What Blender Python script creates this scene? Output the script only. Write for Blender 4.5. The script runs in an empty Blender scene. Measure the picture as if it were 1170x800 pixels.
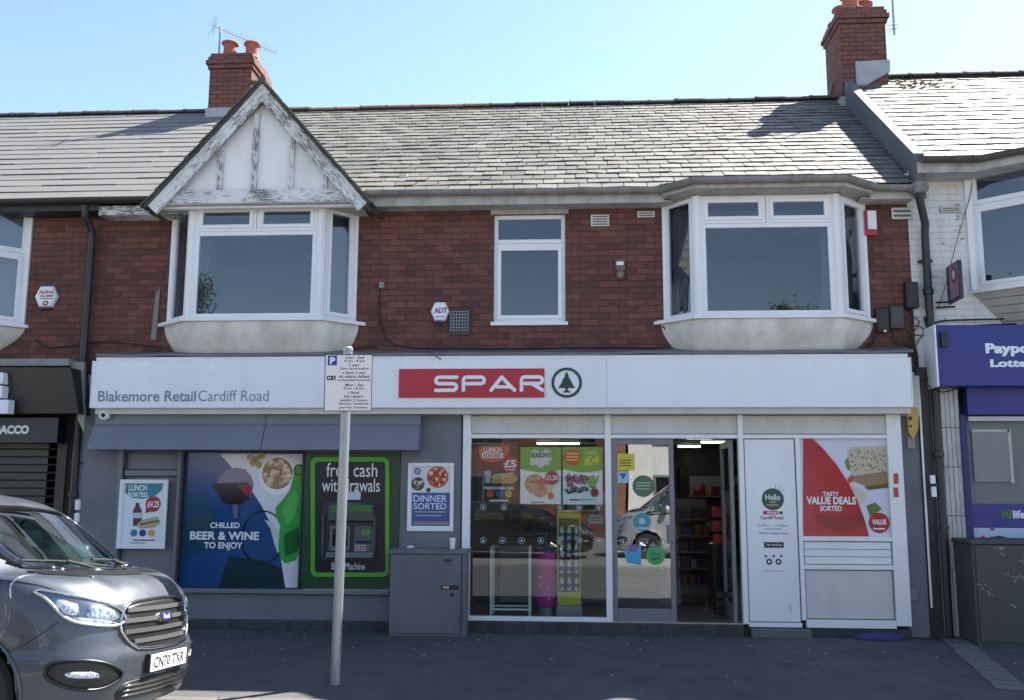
import bpy, bmesh, math, random
from mathutils import Vector, Matrix
random.seed(7)
sc = bpy.context.scene
R = math.radians
COL = sc.collection

# ------------------------------------------------------------------ camera
CAM = Vector((0, -11.25, 1.6)); FPX = 1080.0
_th, _ps, _ro = R(8.5), R(3.7), .0045
_f = Vector((-math.sin(_ps)*math.cos(_th), math.cos(_ps)*math.cos(_th), math.sin(_th)))
_r0 = Vector((math.cos(_ps), math.sin(_ps), 0)); _u0 = _r0.cross(_f)
_r = _r0*math.cos(_ro) + _u0*math.sin(_ro); _u = _u0*math.cos(_ro) - _r0*math.sin(_ro)
cd = bpy.data.cameras.new('camera'); cam = bpy.data.objects.new('camera', cd); COL.objects.link(cam)
cd.sensor_width = 36; cd.lens = 36*FPX/1170; cd.clip_end = 2000; cd.clip_start = .05
cam.matrix_world = Matrix(((_r.x, _u.x, -_f.x, CAM.x), (_r.y, _u.y, -_f.y, CAM.y), (_r.z, _u.z, -_f.z, CAM.z), (0, 0, 0, 1)))
sc.camera = cam

# ------------------------------------------------------------------ light
S = Vector((.63, .60, 1.0)).normalized()
w = bpy.data.worlds.new('World'); sc.world = w; w.use_nodes = True
nt = w.node_tree; bg = nt.nodes['Background']
sky = nt.nodes.new('ShaderNodeTexSky'); sky.sky_type = 'NISHITA'; sky.sun_disc = False
sky.sun_elevation = math.asin(S.z); sky.sun_rotation = math.atan2(S.x, S.y)
sky.air_density = 1.0; sky.dust_density = .35; sky.ozone_density = 1.0
nt.links.new(sky.outputs[0], bg.inputs[0]); bg.inputs[1].default_value = .078
sd = bpy.data.lights.new('sun', 'SUN'); sun = bpy.data.objects.new('sun', sd); COL.objects.link(sun)
sd.energy = 5.0; sd.angle = R(.55); sd.color = (1, .95, .87)
sun.rotation_euler = S.to_track_quat('Z', 'Y').to_euler()
sc.view_settings.view_transform = 'Standard'; sc.view_settings.look = 'None'
sc.view_settings.gamma = 1; sc.view_settings.exposure = 1.9
try:
    sc.cycles.max_bounces = 8; sc.cycles.transparent_max_bounces = 12
except Exception: pass

# ------------------------------------------------------------------ helpers
def at(px, py, Y=0.0):            # where the sight line through a photo pixel meets the plane at depth Y
    d = _f + _r*((px-585)/FPX) - _u*((py-400)/FPX)
    return CAM + d*((Y-CAM.y)/d.y)
def rect(x0, y0, x1, y1, Y=0.0):  # an upright rectangle at depth Y -> x0, x1, z0, z1
    a, b, c, d = at(x0, y0, Y), at(x1, y0, Y), at(x0, y1, Y), at(x1, y1, Y)
    return ((a.x+c.x)/2, (b.x+d.x)/2, (c.z+d.z)/2, (a.z+b.z)/2)
def lin(c):
    c /= 255.0
    return c/12.92 if c <= .04045 else ((c+.055)/1.055)**2.4
def rgb(r, g, b): return (lin(r), lin(g), lin(b), 1)

class MB:
    def __init__(s): s.v = []; s.f = []; s.c = {}
    def face(s, pts, col=None):
        i = len(s.v); s.v += [tuple(p) for p in pts]; s.f.append(tuple(range(i, i+len(pts))))
        if col is not None: s.c[len(s.f)-1] = col
        return s
    def box(s, x0, x1, y0, y1, z0, z1):
        if x0 > x1: x0, x1 = x1, x0
        if y0 > y1: y0, y1 = y1, y0
        if z0 > z1: z0, z1 = z1, z0
        i = len(s.v)
        s.v += [(x0,y0,z0),(x1,y0,z0),(x1,y1,z0),(x0,y1,z0),(x0,y0,z1),(x1,y0,z1),(x1,y1,z1),(x0,y1,z1)]
        s.f += [tuple(i+k for k in q) for q in ((0,3,2,1),(4,5,6,7),(0,1,5,4),(1,2,6,5),(2,3,7,6),(3,0,4,7))]
        return s
    def hexa(s, p):                # 8 corners, bottom four then top four
        i = len(s.v); s.v += [tuple(q) for q in p]
        s.f += [tuple(i+k for k in q) for q in ((0,3,2,1),(4,5,6,7),(0,1,5,4),(1,2,6,5),(2,3,7,6),(3,0,4,7))]
        return s
    def prism(s, pts, y0, y1):     # pts (x,z) polygon extruded along y
        n = len(pts); i = len(s.v)
        s.v += [(x, y0, z) for x, z in pts] + [(x, y1, z) for x, z in pts]
        s.f.append(tuple(i+k for k in range(n))); s.f.append(tuple(i+n+k for k in reversed(range(n))))
        for k in range(n): s.f.append((i+k, i+n+k, i+n+(k+1) % n, i+(k+1) % n))
        return s
    def zprism(s, pts, z0, z1):    # pts (x,y) polygon extruded upward
        n = len(pts); i = len(s.v)
        s.v += [(x, y, z0) for x, y in pts] + [(x, y, z1) for x, y in pts]
        s.f.append(tuple(i+k for k in reversed(range(n)))); s.f.append(tuple(i+n+k for k in range(n)))
        for k in range(n): s.f.append((i+k, i+(k+1) % n, i+n+(k+1) % n, i+n+k))
        return s
    def loft(s, rings, closed=True, cap=True):
        n = len(rings[0]); i = len(s.v)
        for r in rings: s.v += [tuple(p) for p in r]
        for a in range(len(rings)-1):
            for k in range(n if closed else n-1):
                k2 = (k+1) % n
                s.f.append((i+a*n+k, i+a*n+k2, i+(a+1)*n+k2, i+(a+1)*n+k))
        if cap:
            s.f.append(tuple(i+k for k in reversed(range(n))))
            s.f.append(tuple(i+(len(rings)-1)*n+k for k in range(n)))
        return s
    def tube(s, pts, r, n=8, closed=False):
        pts = [Vector(p) for p in pts]; rings = []
        m = len(pts)
        prev = None
        for k, p in enumerate(pts):
            if closed: d = pts[(k+1) % m]-pts[k-1]
            else: d = pts[min(k+1, m-1)]-pts[max(k-1, 0)]
            if d.length < 1e-9: d = Vector((0, 0, 1))
            d.normalize()
            if prev is None:
                a = d.cross(Vector((0, 0, 1)))
                if a.length < .1: a = d.cross(Vector((0, 1, 0)))
            else: a = prev - d*prev.dot(d)
            a.normalize(); prev = a; b = d.cross(a)
            rr = r[k] if isinstance(r, (list, tuple)) else r
            rings.append([p + (a*math.cos(t) + b*math.sin(t))*rr for t in [2*math.pi*q/n for q in range(n)]])
        if closed: rings.append(rings[0])
        s.loft(rings, cap=not closed); return s
    def lathe(s, c, prof, n=20):   # prof list of (r,z), around vertical axis at c
        rings = [[(c[0]+r*math.cos(2*math.pi*k/n), c[1]+r*math.sin(2*math.pi*k/n), c[2]+z) for k in range(n)] for r, z in prof]
        s.loft(rings); return s
    def disc(s, x, z, r, y0, y1, n=28, rz=None):
        rz = rz or r
        s.prism([(x+r*math.cos(2*math.pi*k/n), z+rz*math.sin(2*math.pi*k/n)) for k in range(n)], y0, y1); return s
    def build(s, name, mat, parent=None, bevel=0, smooth=False, local=False):
        me = bpy.data.meshes.new(name); me.from_pydata(s.v, [], s.f)
        if s.c:
            at_ = me.color_attributes.new('tone', 'FLOAT_COLOR', 'CORNER')
            for p in me.polygons:
                c = s.c.get(p.index, .5)
                for li in p.loop_indices: at_.data[li].color = (c, c, c, 1)
        me.validate(); me.materials.append(mat)
        o = bpy.data.objects.new(name, me); COL.objects.link(o)
        if parent is None:
            if not local:
                xs = [v[0] for v in s.v]; ys = [v[1] for v in s.v]; zs = [v[2] for v in s.v]
                loc = Vector(((min(xs)+max(xs))/2, (min(ys)+max(ys))/2, min(zs)))
                me.transform(Matrix.Translation(-loc)); o.location = loc
        else:
            o.parent = parent
            if not local: me.transform(Matrix.Translation(-worldloc(parent)))
        bm = bmesh.new(); bm.from_mesh(me); bmesh.ops.recalc_face_normals(bm, faces=bm.faces)
        bm.to_mesh(me); bm.free()
        if smooth: me.shade_smooth()
        if smooth == 'auto':
            me.shade_smooth()
            try: me.set_sharp_from_angle(angle=R(35))
            except Exception: pass
        if bevel:
            b = o.modifiers.new('bevel', 'BEVEL'); b.width = bevel; b.segments = 2; b.limit_method = 'ANGLE'
        return o
def worldloc(o):
    v = Vector((0, 0, 0))
    while o: v += o.location; o = o.parent
    return v
def tag(o, label=None, cat=None, group=None, kind=None):
    if label: o['label'] = label
    if cat: o['category'] = cat
    if group: o['group'] = group
    if kind: o['kind'] = kind
    return o
def empty(name, loc, label=None, cat=None, group=None):
    o = bpy.data.objects.new(name, None); COL.objects.link(o); o.location = loc
    o.empty_display_size = .1
    return tag(o, label, cat, group)
def kids(o): return [c for c in bpy.data.objects if c.parent == o]
def copy_tree(o, parent=None):
    c = o.copy(); COL.objects.link(c); c.parent = parent
    for ch in kids(o): copy_tree(ch, c)
    return c

def word(text, x0, z0, x1, z1, Y, mat, parent, name='lettering', bold=0, fit=True, shear=0, up=(0, 0, 1), right=(1, 0, 0), ext=.001, align='CENTER', spacing=1.0, angle=0):
    """letters standing upright at depth Y, fitted in the rectangle (x0..x1, z0..z1)"""
    cu = bpy.data.curves.new('t', 'FONT'); cu.body = text; cu.size = 1; cu.offset = bold; cu.shear = shear; cu.resolution_u = 3
    cu.align_x = align; cu.space_character = spacing; cu.space_line = .85
    to = bpy.data.objects.new('t', cu); COL.objects.link(to)
    dg = bpy.context.evaluated_depsgraph_get(); me = bpy.data.meshes.new_from_object(to.evaluated_get(dg))
    bpy.data.objects.remove(to); bpy.data.curves.remove(cu)
    xs = [v.co.x for v in me.vertices]; ys = [v.co.y for v in me.vertices]
    if not xs: return None
    ax, bx, ay, by = min(xs), max(xs), min(ys), max(ys)
    sx = (x1-x0)/max(bx-ax, 1e-6); sz = (z1-z0)/max(by-ay, 1e-6)
    if not fit: sx = sz = min(sx, sz)
    cx, cz = (x0+x1)/2, (z0+z1)/2
    off = worldloc(parent) if parent else Vector((0, 0, 0))
    ca, sa = math.cos(angle), math.sin(angle)
    for v in me.vertices:
        a = (v.co.x-(ax+bx)/2)*sx; b = (v.co.y-(ay+by)/2)*sz
        a, b = a*ca-b*sa, a*sa+b*ca
        v.co = Vector((cx+a, Y, cz+b)) - off
    me.name = name; me.materials.clear(); me.materials.append(mat)
    o = bpy.data.objects.new(name, me); COL.objects.link(o); o.parent = parent
    return o
def pword(text, px0, py0, px1, py1, Y, mat, parent, **k):   # the same, with the rectangle given in photo pixels
    x0, x1, z0, z1 = rect(px0, py0, px1, py1, Y)
    return word(text, x0, z0, x1, z1, Y, mat, parent, **k)

# ------------------------------------------------------------------ materials
class N:
    def __init__(s, name):
        s.m = bpy.data.materials.new(name); s.m.use_nodes = True; s.t = s.m.node_tree; s.t.nodes.clear()
        s.out = s.n('OutputMaterial')
    def n(s, kind, **k):
        x = s.t.nodes.new('ShaderNode'+kind)
        for a, b in k.items():
            if a in x.inputs.keys(): x.inputs[a].default_value = b
            else: setattr(x, a, b)
        return x
    def l(s, a, b): s.t.links.new(a, b)
    def noise(s, vec, scale, detail=4, rough=.6, dist=0):
        x = s.n('TexNoise'); x.inputs['Scale'].default_value = scale; x.inputs['Detail'].default_value = detail
        x.inputs['Roughness'].default_value = rough; x.inputs['Distortion'].default_value = dist
        if vec is not None: s.l(vec, x.inputs['Vector'])
        return x.outputs['Fac']
    def ramp(s, fac, stops):
        x = s.n('ValToRGB'); e = x.color_ramp.elements
        while len(e) > 1: e.remove(e[-1])
        e[0].position, e[0].color = stops[0][0], stops[0][1]
        for p, c in stops[1:]:
            q = e.new(p); q.color = c
        s.l(fac, x.inputs[0]); return x.outputs[0]
    def mix(s, fac, a, b, mode='MIX'):
        x = s.n('MixRGB'); x.blend_type = mode
        for sock, val in ((x.inputs[0], fac), (x.inputs[1], a), (x.inputs[2], b)):
            if hasattr(val, 'links'): s.l(val, sock)
            else: sock.default_value = val
        return x.outputs[0]
    def math(s, op, a, b=0):
        x = s.n('Math'); x.operation = op
        for sock, val in ((x.inputs[0], a), (x.inputs[1], b)):
            if hasattr(val, 'links'): s.l(val, sock)
            else: sock.default_value = val
        return x.outputs[0]
    def pos(s): return s.n('NewGeometry').outputs['Position']
    def obj(s): return s.n('TexCoord').outputs['Object']
    def scale(s, vec, v):
        x = s.n('Mapping'); x.inputs['Scale'].default_value = v; s.l(vec, x.inputs['Vector']); return x.outputs[0]
    def finish(s, color, rough=.6, metal=0, bump=None, bs=.3, bd=.01, spec=.5, coat=0, emis=None, es=0):
        p = s.n('BsdfPrincipled')
        for sock, val in ((p.inputs['Base Color'], color), (p.inputs['Roughness'], rough)):
            if hasattr(val, 'links'): s.l(val, sock)
            else: sock.default_value = val
        p.inputs['Metallic'].default_value = metal; p.inputs['Specular IOR Level'].default_value = spec
        p.inputs['Coat Weight'].default_value = coat; p.inputs['Coat Roughness'].default_value = .04
        if emis: p.inputs['Emission Color'].default_value = emis; p.inputs['Emission Strength'].default_value = es
        if bump is not None:
            b = s.n('Bump'); b.inputs['Strength'].default_value = bs; b.inputs['Distance'].default_value = bd
            s.l(bump, b.inputs['Height']); s.l(b.outputs[0], p.inputs['Normal'])
        s.l(p.outputs[0], s.out.inputs[0]); return s.m
def g(v, t=(1, 1, 1)): return (v*t[0], v*t[1], v*t[2], 1)

_pc = {}
def paint(name, c, rough=.45, dirt=.18, dirtcol=(.16, .14, .11, 1), scale=2.2, metal=0, spec=.5, bump=.08):
    """painted or plastic surface with uneven wear, streaks and small chips"""
    if name in _pc: return _pc[name]
    k = N(name); p = k.obj()
    n1 = k.noise(k.scale(p, (scale, scale, scale*.35)), 1.6, 6, .65)
    n2 = k.noise(p, 38, 3, .6)
    a = k.math('MULTIPLY', k.ramp(n1, [(.42, g(0)), (.75, g(1))]), dirt)
    base = k.mix(a, c, dirtcol)
    base = k.mix(k.math('MULTIPLY', k.ramp(n2, [(.55, g(0)), (.8, g(1))]), dirt*.6), base, dirtcol)
    rg = k.ramp(n1, [(.3, g(max(rough-.08, .02))), (.7, g(min(rough+.15, 1)))])
    m = k.finish(base, rg, metal, k.noise(p, 9, 5), bump, .01, spec); _pc[name] = m; return m
def plain(name, c, rough=.5, metal=0, spec=.5, coat=0):
    if name in _pc: return _pc[name]
    k = N(name); p = k.obj()
    base = k.mix(k.math('MULTIPLY', k.noise(p, 14, 4), .22), c, (c[0]*.6, c[1]*.6, c[2]*.6, 1))
    m = k.finish(base, rough, metal, None, spec=spec, coat=coat); _pc[name] = m; return m
def ink(r, g_, b, rough=.35):
    return plain('print_%d_%d_%d' % (r, g_, b), rgb(r, g_, b), rough)

def brick(name, c1, c2, mortar, bw=.225, bh=.078, ms=.012, dirt=.35, seed=0, soot=True):
    k = N(name); p = k.pos()
    sx = k.n('SeparateXYZ'); k.l(p, sx.inputs[0])
    cb = k.n('CombineXYZ'); k.l(k.math('ADD', k.math('ADD', sx.outputs[0], sx.outputs[1]), seed), cb.inputs[0]); k.l(sx.outputs[2], cb.inputs[1])
    # slightly wavy courses
    wv = k.n('VectorMath'); wv.operation = 'ADD'
    nz = k.n('TexNoise'); nz.inputs['Scale'].default_value = 2.0; k.l(p, nz.inputs['Vector'])
    sc_ = k.n('VectorMath'); sc_.operation = 'SCALE'; sc_.inputs['Scale'].default_value = .018; k.l(nz.outputs['Color'], sc_.inputs[0])
    k.l(cb.outputs[0], wv.inputs[0]); k.l(sc_.outputs[0], wv.inputs[1])
    b = k.n('TexBrick'); k.l(wv.outputs[0], b.inputs['Vector'])
    b.inputs['Scale'].default_value = 1; b.inputs['Brick Width'].default_value = bw; b.inputs['Row Height'].default_value = bh
    b.inputs['Mortar Size'].default_value = ms*.5; b.inputs['Mortar Smooth'].default_value = .25; b.inputs['Bias'].default_value = -.1
    b.inputs['Color1'].default_value = c1; b.inputs['Color2'].default_value = c2; b.inputs['Mortar'].default_value = mortar
    col = b.outputs['Color']
    n1 = k.noise(p, 1.1, 6, .7); n2 = k.noise(p, 45, 3, .7); n3 = k.noise(p, 5.5, 5, .65)
    col = k.mix(k.math('MULTIPLY', k.ramp(n3, [(.45, g(0)), (.72, g(1))]), dirt*.8), col, (.35*c1[0]+.012, .4*c1[1]+.01, .4*c1[2]+.01, 1))
    col = k.mix(k.math('MULTIPLY', k.ramp(n1, [(.42, g(0)), (.7, g(1))]), dirt), col, (.30*c1[0]+.01, .5*c1[1]+.008, .6*c1[2]+.01, 1))
    col = k.mix(k.math('MULTIPLY', k.ramp(n2, [(.62, g(0)), (.75, g(1))]), .3), col, (c1[0]*1.7, c1[1]*1.9, c1[2]*1.9, 1))
    n4 = k.noise(cb.outputs[0], 2.4, 5, .6, .3)
    col = k.mix(k.math('MULTIPLY', k.ramp(n4, [(.5, g(0)), (.7, g(1))]), .24), col, (c1[0]*1.35, c1[1]*1.6, c1[2]*1.6, 1))
    n5 = k.noise(k.scale(p, (6, 6, .5)), 1.2, 5, .7)
    col = k.mix(k.math('MULTIPLY', k.ramp(n5, [(.55, g(0)), (.75, g(1))]), .35), col, g(.02))
    hgt = k.math('ADD', k.math('MULTIPLY', b.outputs['Fac'], -1), k.math('MULTIPLY', n2, .3))
    return k.finish(col, .85, 0, hgt, .6, .008, .25)

M = {}
M['brick'] = brick('red_brown_brick', rgb(122, 77, 67), rgb(88, 58, 53), rgb(68, 57, 53), dirt=.45)
M['chimney_brick'] = brick('chimney_brick', rgb(122, 80, 72), rgb(102, 67, 62), rgb(62, 48, 45), .225, .078, .014, .2, .1)
M['far_brick'] = brick('opposite_brick', rgb(140, 90, 70), rgb(110, 72, 60), rgb(120, 110, 100))
M['white_brick'] = brick('white_painted_brick', rgb(214, 212, 206), rgb(226, 224, 218), rgb(172, 168, 160), .225, .078, .008, .12, .05)
def peeled_white_brick():
    k = N('white_painted_brick_chipped'); p = k.pos()
    sx = k.n('SeparateXYZ'); k.l(p, sx.inputs[0]); cb = k.n('CombineXYZ'); k.l(sx.outputs[0], cb.inputs[0]); k.l(sx.outputs[2], cb.inputs[1])
    b = k.n('TexBrick'); k.l(cb.outputs[0], b.inputs['Vector']); b.inputs['Scale'].default_value = 1
    b.inputs['Brick Width'].default_value = .225; b.inputs['Row Height'].default_value = .078; b.inputs['Mortar Size'].default_value = .004
    b.inputs['Mortar Smooth'].default_value = .6
    b.inputs['Color1'].default_value = g(.68, (1, .98, .95)); b.inputs['Color2'].default_value = g(.74, (1, .98, .96)); b.inputs['Mortar'].default_value = g(.52, (1, .97, .92))
    n = k.noise(k.scale(p, (1, 1, 1.9)), 9, 5, .75); n1 = k.noise(p, 1.2, 4)
    chip = k.ramp(k.math('ADD', n, k.math('MULTIPLY', n1, .2)), [(.735, g(0)), (.76, g(1))])
    col = k.mix(chip, b.outputs['Color'], rgb(80, 50, 44))
    col = k.mix(k.math('MULTIPLY', k.ramp(k.noise(k.scale(p, (1, 1, .3)), 3.5, 5), [(.5, g(0)), (.8, g(1))]), .35), col, rgb(120, 112, 100))
    h = k.math('ADD', k.math('MULTIPLY', b.outputs['Fac'], -1), k.math('MULTIPLY', chip, -.6))
    return k.finish(col, .7, 0, h, .6, .006, .3)
M['white_brick'] = peeled_white_brick()

def slate(name, dark, light, tint=(1, 1, 1), rough=.42, lichen=.25):
    k = N(name); p = k.pos()
    a = k.n('Attribute'); a.attribute_name = 'tone'
    col = k.ramp(a.outputs['Fac'], [(0, g(dark, tint)), (.55, g((dark+light)/2, tint)), (1, g(light, tint))])
    n = k.noise(k.scale(p, (1, 1.3, 1.3)), 11, 6, .7); n2 = k.noise(p, 1.3, 5, .6); n3 = k.noise(p, 34, 3, .7)
    col = k.mix(k.math('MULTIPLY', k.ramp(n, [(.5, g(0)), (.75, g(1))]), .3), col, g(light*1.2, (1, .98, .92)))
    col = k.mix(k.math('MULTIPLY', k.ramp(n2, [(.45, g(0)), (.7, g(1))]), lichen), col, rgb(128, 118, 88))
    col = k.mix(k.math('MULTIPLY', k.ramp(n3, [(.6, g(0)), (.72, g(1))]), .4), col, g(dark*.5))
    return k.finish(col, k.ramp(n, [(.3, g(rough-.1)), (.7, g(rough+.18))]), 0, k.math('ADD', n, n3), .35, .006, .22)
M['slate'] = slate('weathered_slate', .10, .20, (1, .95, .85), .62)
M['slate_light'] = slate('pale_slate', .085, .135, (1, .97, .88), .62, .2)
M['roof_tile'] = slate('smooth_roof_tile', .165, .195, (1, .96, .91), .62, .06)

def peeling(name, amount=.5):
    k = N(name); p = k.obj()
    n = k.noise(k.scale(p, (2.6, 10, 20)), 3.4, 8, .8, .3); n2 = k.noise(k.scale(p, (5, 30, 60)), 3, 4)
    n0 = k.noise(p, 2.5, 3)
    m = k.ramp(k.math('ADD', n, k.math('MULTIPLY', k.math('SUBTRACT', n0, .5), .35)), [(amount, g(0)), (amount+.025, g(1))])
    wood = k.ramp(n2, [(.3, rgb(84, 78, 74)), (.7, rgb(142, 134, 126))])
    wht = k.ramp(n0, [(.3, rgb(222, 222, 220)), (.8, rgb(196, 194, 188))])
    col = k.mix(m, wht, wood)
    return k.finish(col, .75, 0, k.math('SUBTRACT', n2, m), .5, .006, .3)
M['peel'] = peeling('flaking_white_paint', .53); M['peel_light'] = peeling('slightly_flaking_white_paint', .58); M['peel_heavy'] = peeling('heavily_flaking_paint', .50)

def asphalt(name, lo, hi, spots=True):
    k = N(name); p = k.pos()
    n1 = k.noise(p, .55, 6, .65); n2 = k.noise(p, 140, 2, .8); n3 = k.noise(p, 3.2, 6, .7)
    col = k.ramp(n1, [(.3, g(lo, (1, 1, 1.02))), (.7, g(hi, (1, 1, 1)))])
    col = k.mix(k.math('MULTIPLY', k.ramp(n2, [(.5, g(0)), (.75, g(1))]), .5), col, g(hi*2.4))
    col = k.mix(k.math('MULTIPLY', k.ramp(n3, [(.5, g(0)), (.62, g(1))]), .35), col, g(lo*.6))
    if spots:
        v = k.n('TexVoronoi'); v.inputs['Scale'].default_value = 3.6; v.inputs['Randomness'].default_value = 1; k.l(p, v.inputs['Vector'])
        d = k.math('ADD', v.outputs['Distance'], k.math('MULTIPLY', k.noise(p, 40, 2), .05))
        col = k.mix(k.math('MULTIPLY', k.ramp(d, [(.055, g(1)), (.075, g(0))]), .55), col, g(.22))
    return k.finish(col, .85, 0, k.math('ADD', n2, k.math('MULTIPLY', n3, .5)), .5, .006, .3)
M['asphalt'] = asphalt('pavement_asphalt', .055, .092); M['road'] = asphalt('road_asphalt', .10, .14, False)
M['kerb'] = paint('kerb_stone', g(.10, (1, .98, .94)), .85, .4)
M['white_frame'] = paint('white_window_plastic', g(.80, (1, 1, 1.0)), .32, .10, scale=1.2)
M['white_panel'] = paint('white_sign_panel', g(.80, (.98, 1, 1.02)), .28, .11, scale=.8, bump=.03)
M['cream'] = paint('off_white_board', g(.60, (1, .985, .93)), .5, .25)
M['render'] = paint('stained_render', g(.74, (1, .975, .9)), .8, .5, (.2, .17, .12, 1), 1.8)
M['render_panel'] = paint('gable_panel', g(.78, (1, .995, .97)), .75, .2, (.3, .29, .26, 1), 1.5)
M['grey'] = paint('blue_grey_masonry_paint', g(.175, (.93, 1, 1.12)), .55, .35, (.05, .052, .06, 1), 1.6)
M['grey_metal'] = paint('blue_grey_shutter_box', g(.18, (.95, 1, 1.16)), .4, .15, (.07, .07, .08, 1), 1)
M['grey_alu'] = paint('grey_aluminium', g(.19, (.95, 1, 1.1)), .38, .12, metal=.2)
M['cab'] = paint('grey_cabinet_paint', g(.15, (.95, 1, 1.1)), .55, .4, (.05, .05, .055, 1), 2.5)
M['cab_dark'] = paint('dark_cabinet_paint', g(.05, (1, 1, 1.06)), .5, .35, (.12, .12, .12, 1), 3)
M['plinth'] = paint('dirty_plinth', g(.06, (1, 1, 1.0)), .9, .7, (.02, .02, .018, 1), 5, bump=.6)
M['lead'] = paint('lead_flashing', g(.13, (.95, 1, 1.1)), .55, .35, (.3, .3, .3, 1), 3)
M['lead_light'] = paint('pale_lead_flashing', g(.36, (.96, 1, 1.05)), .55, .35, (.15, .15, .15, 1), 6)
M['gutter'] = paint('old_cast_gutter', g(.24, (1, .98, .92)), .75, .65, (.06, .055, .05, 1), 4, bump=.4)
M['fascia_wood'] = paint('weathered_fascia_board', g(.45, (1, .98, .92)), .75, .5, (.1, .09, .08, 1), 4, bump=.3)
M['black'] = paint('black_plastic', g(.018), .45, .2, (.06, .06, .06, 1))
M['black_pipe'] = paint('black_cast_pipe', g(.02, (1, 1, 1.1)), .4, .3, (.07, .07, .07, 1), 3)
M['brown'] = paint('dark_brown_board', g(.02, (1.25, 1, .95)), .6, .3)
M['blk_sign'] = paint('black_sign_panel', g(.020), .38, .1)
M['terracotta'] = paint('terracotta_pot', rgb(158, 92, 72), .8, .5, (.08, .06, .05, 1), 4)
M['mortar'] = paint('mossy_flaunching', g(.22, (1, .92, .72)), .95, .6, rgb(110, 96, 40), 7, bump=.7)
M['moss'] = paint('moss', rgb(96, 84, 34), 1, .5, rgb(60, 56, 26), 9, bump=.8)
M['ridge'] = paint('ridge_tile_dark', g(.06, (1.0, .95, .95)), .85, .5, (.2, .18, .15, 1), 5, bump=.4)
M['ridge_light'] = paint('ridge_tile_clay', rgb(150, 122, 100), .85, .5, (.1, .09, .08, 1), 5, bump=.4)
M['blue_sign'] = paint('blue_sign_panel', rgb(36, 42, 122), .35, .12, (.08, .07, .2, 1), 1.2)
M['blue_paint'] = paint('blue_frame_paint', rgb(34, 38, 100), .45, .2, (.05, .05, .1, 1), 2)
M['galv'] = paint('galvanised_steel', g(.36, (.97, 1, 1.0)), .38, .25, (.2, .2, .19, 1), 3, metal=.55)
M['steel'] = plain('brushed_steel', g(.5), .3, .9)
M['cable'] = plain('black_cable', g(.015), .6)
M['cable_brown'] = plain('brown_cable', rgb(90, 70, 58), .6)
M['wood_grey'] = paint('bare_grey_batten', g(.2, (1, .97, .93)), .8, .4)
M['yellow'] = paint('faded_yellow_plastic', rgb(188, 160, 84), .5, .35, rgb(120, 96, 50), 4)
M['red'] = ink(180, 38, 52); M['dkgreen'] = ink(22, 62, 50); M['white'] = ink(232, 234, 236); M['ink_black'] = ink(24, 24, 28)
M['lettering_grey'] = ink(120, 132, 150)
M['tile_white'] = paint('old_white_tile', g(.52, (1, .99, .94)), .4, .45, (.12, .1, .08, 1), 3)
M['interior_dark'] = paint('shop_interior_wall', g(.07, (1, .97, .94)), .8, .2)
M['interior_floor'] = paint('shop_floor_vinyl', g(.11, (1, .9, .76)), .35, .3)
M['shelf'] = plain('shelf_metal', g(.22), .45, .2)
def glass(name, refl, tint=(1, 1, 1), rough=0.0):
    k = N(name); fr = k.n('Fresnel'); fr.inputs[0].default_value = 1.5
    fac = k.math('MINIMUM', k.math('ADD', k.math('MULTIPLY', fr.outputs[0], 2.1), refl), 1)
    fac = k.math('MULTIPLY', fac, k.math('SUBTRACT', 1, k.n('NewGeometry').outputs['Backfacing']))
    tr = k.n('BsdfTransparent'); tr.inputs[0].default_value = (*tint, 1)
    gl = k.n('BsdfGlossy'); gl.inputs['Roughness'].default_value = rough; gl.inputs[0].default_value = (.95, .97, 1, 1)
    b = k.n('Bump'); b.inputs['Strength'].default_value = .03; b.inputs['Distance'].default_value = .05
    k.l(k.noise(k.pos(), .8, 1), b.inputs['Height']); k.l(b.outputs[0], gl.inputs['Normal'])
    mx = k.n('MixShader'); k.l(fac, mx.inputs[0]); k.l(tr.outputs[0], mx.inputs[1]); k.l(gl.outputs[0], mx.inputs[2])
    k.l(mx.outputs[0], k.out.inputs[0]); return k.m
M['glass'] = glass('shop_glass', .0, (.9, .93, .91))
M['door_glass'] = glass('door_glass', .16, (.85, .88, .86))
M['up_glass'] = glass('upstairs_glass', .02, (.80, .86, .92))
M['van_glass'] = glass('vehicle_glass', .05, (.78, .90, .83))
M['print_film'] = None

# ================================================================== SETTING
GZ = 0.0
ys = -3.60   # kerb line of the near pavement
tag(MB().box(-60, 60, ys-.12, 14, -.5, 0).build('pavement', M['asphalt']), kind='structure')
tag(MB().box(-400, 400, -400, 400, -.9, -.52).build('ground', M['road']), kind='structure')
tag(MB().box(-60, 60, -11.0, ys-.12, -.5, -.12).build('road', M['road']), kind='structure')
kb = MB()
for i in range(-40, 40): kb.box(i*.92+.004, i*.92+.914, ys-.25, ys-.118, -.3, .004)
tag(kb.build('kerb', M['kerb'], bevel=.012), kind='structure')
tag(MB().box(-60, 60, -30, -11.0, -.5, -.06).build('far_pavement', paint('pale_concrete', g(.26, (1, .98, .93)), .85, .35)), kind='structure')

# ================================================================== MAIN BUILDING
XL, XR = -5.99, 4.02          # party lines of the brick shop building
X_ = lambda px, py=400, Y=0: at(px, py, Y).x
Z_ = lambda py, px=600, Y=0: at(px, py, Y).z
B = empty('brick_shop_building', (-1, 4, 0), 'red brown brick building with a white gable, two bay windows and a white shop front', 'building')
ZE = 5.17                      # eaves
YR, ZR = 4.2, 8.15
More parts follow.
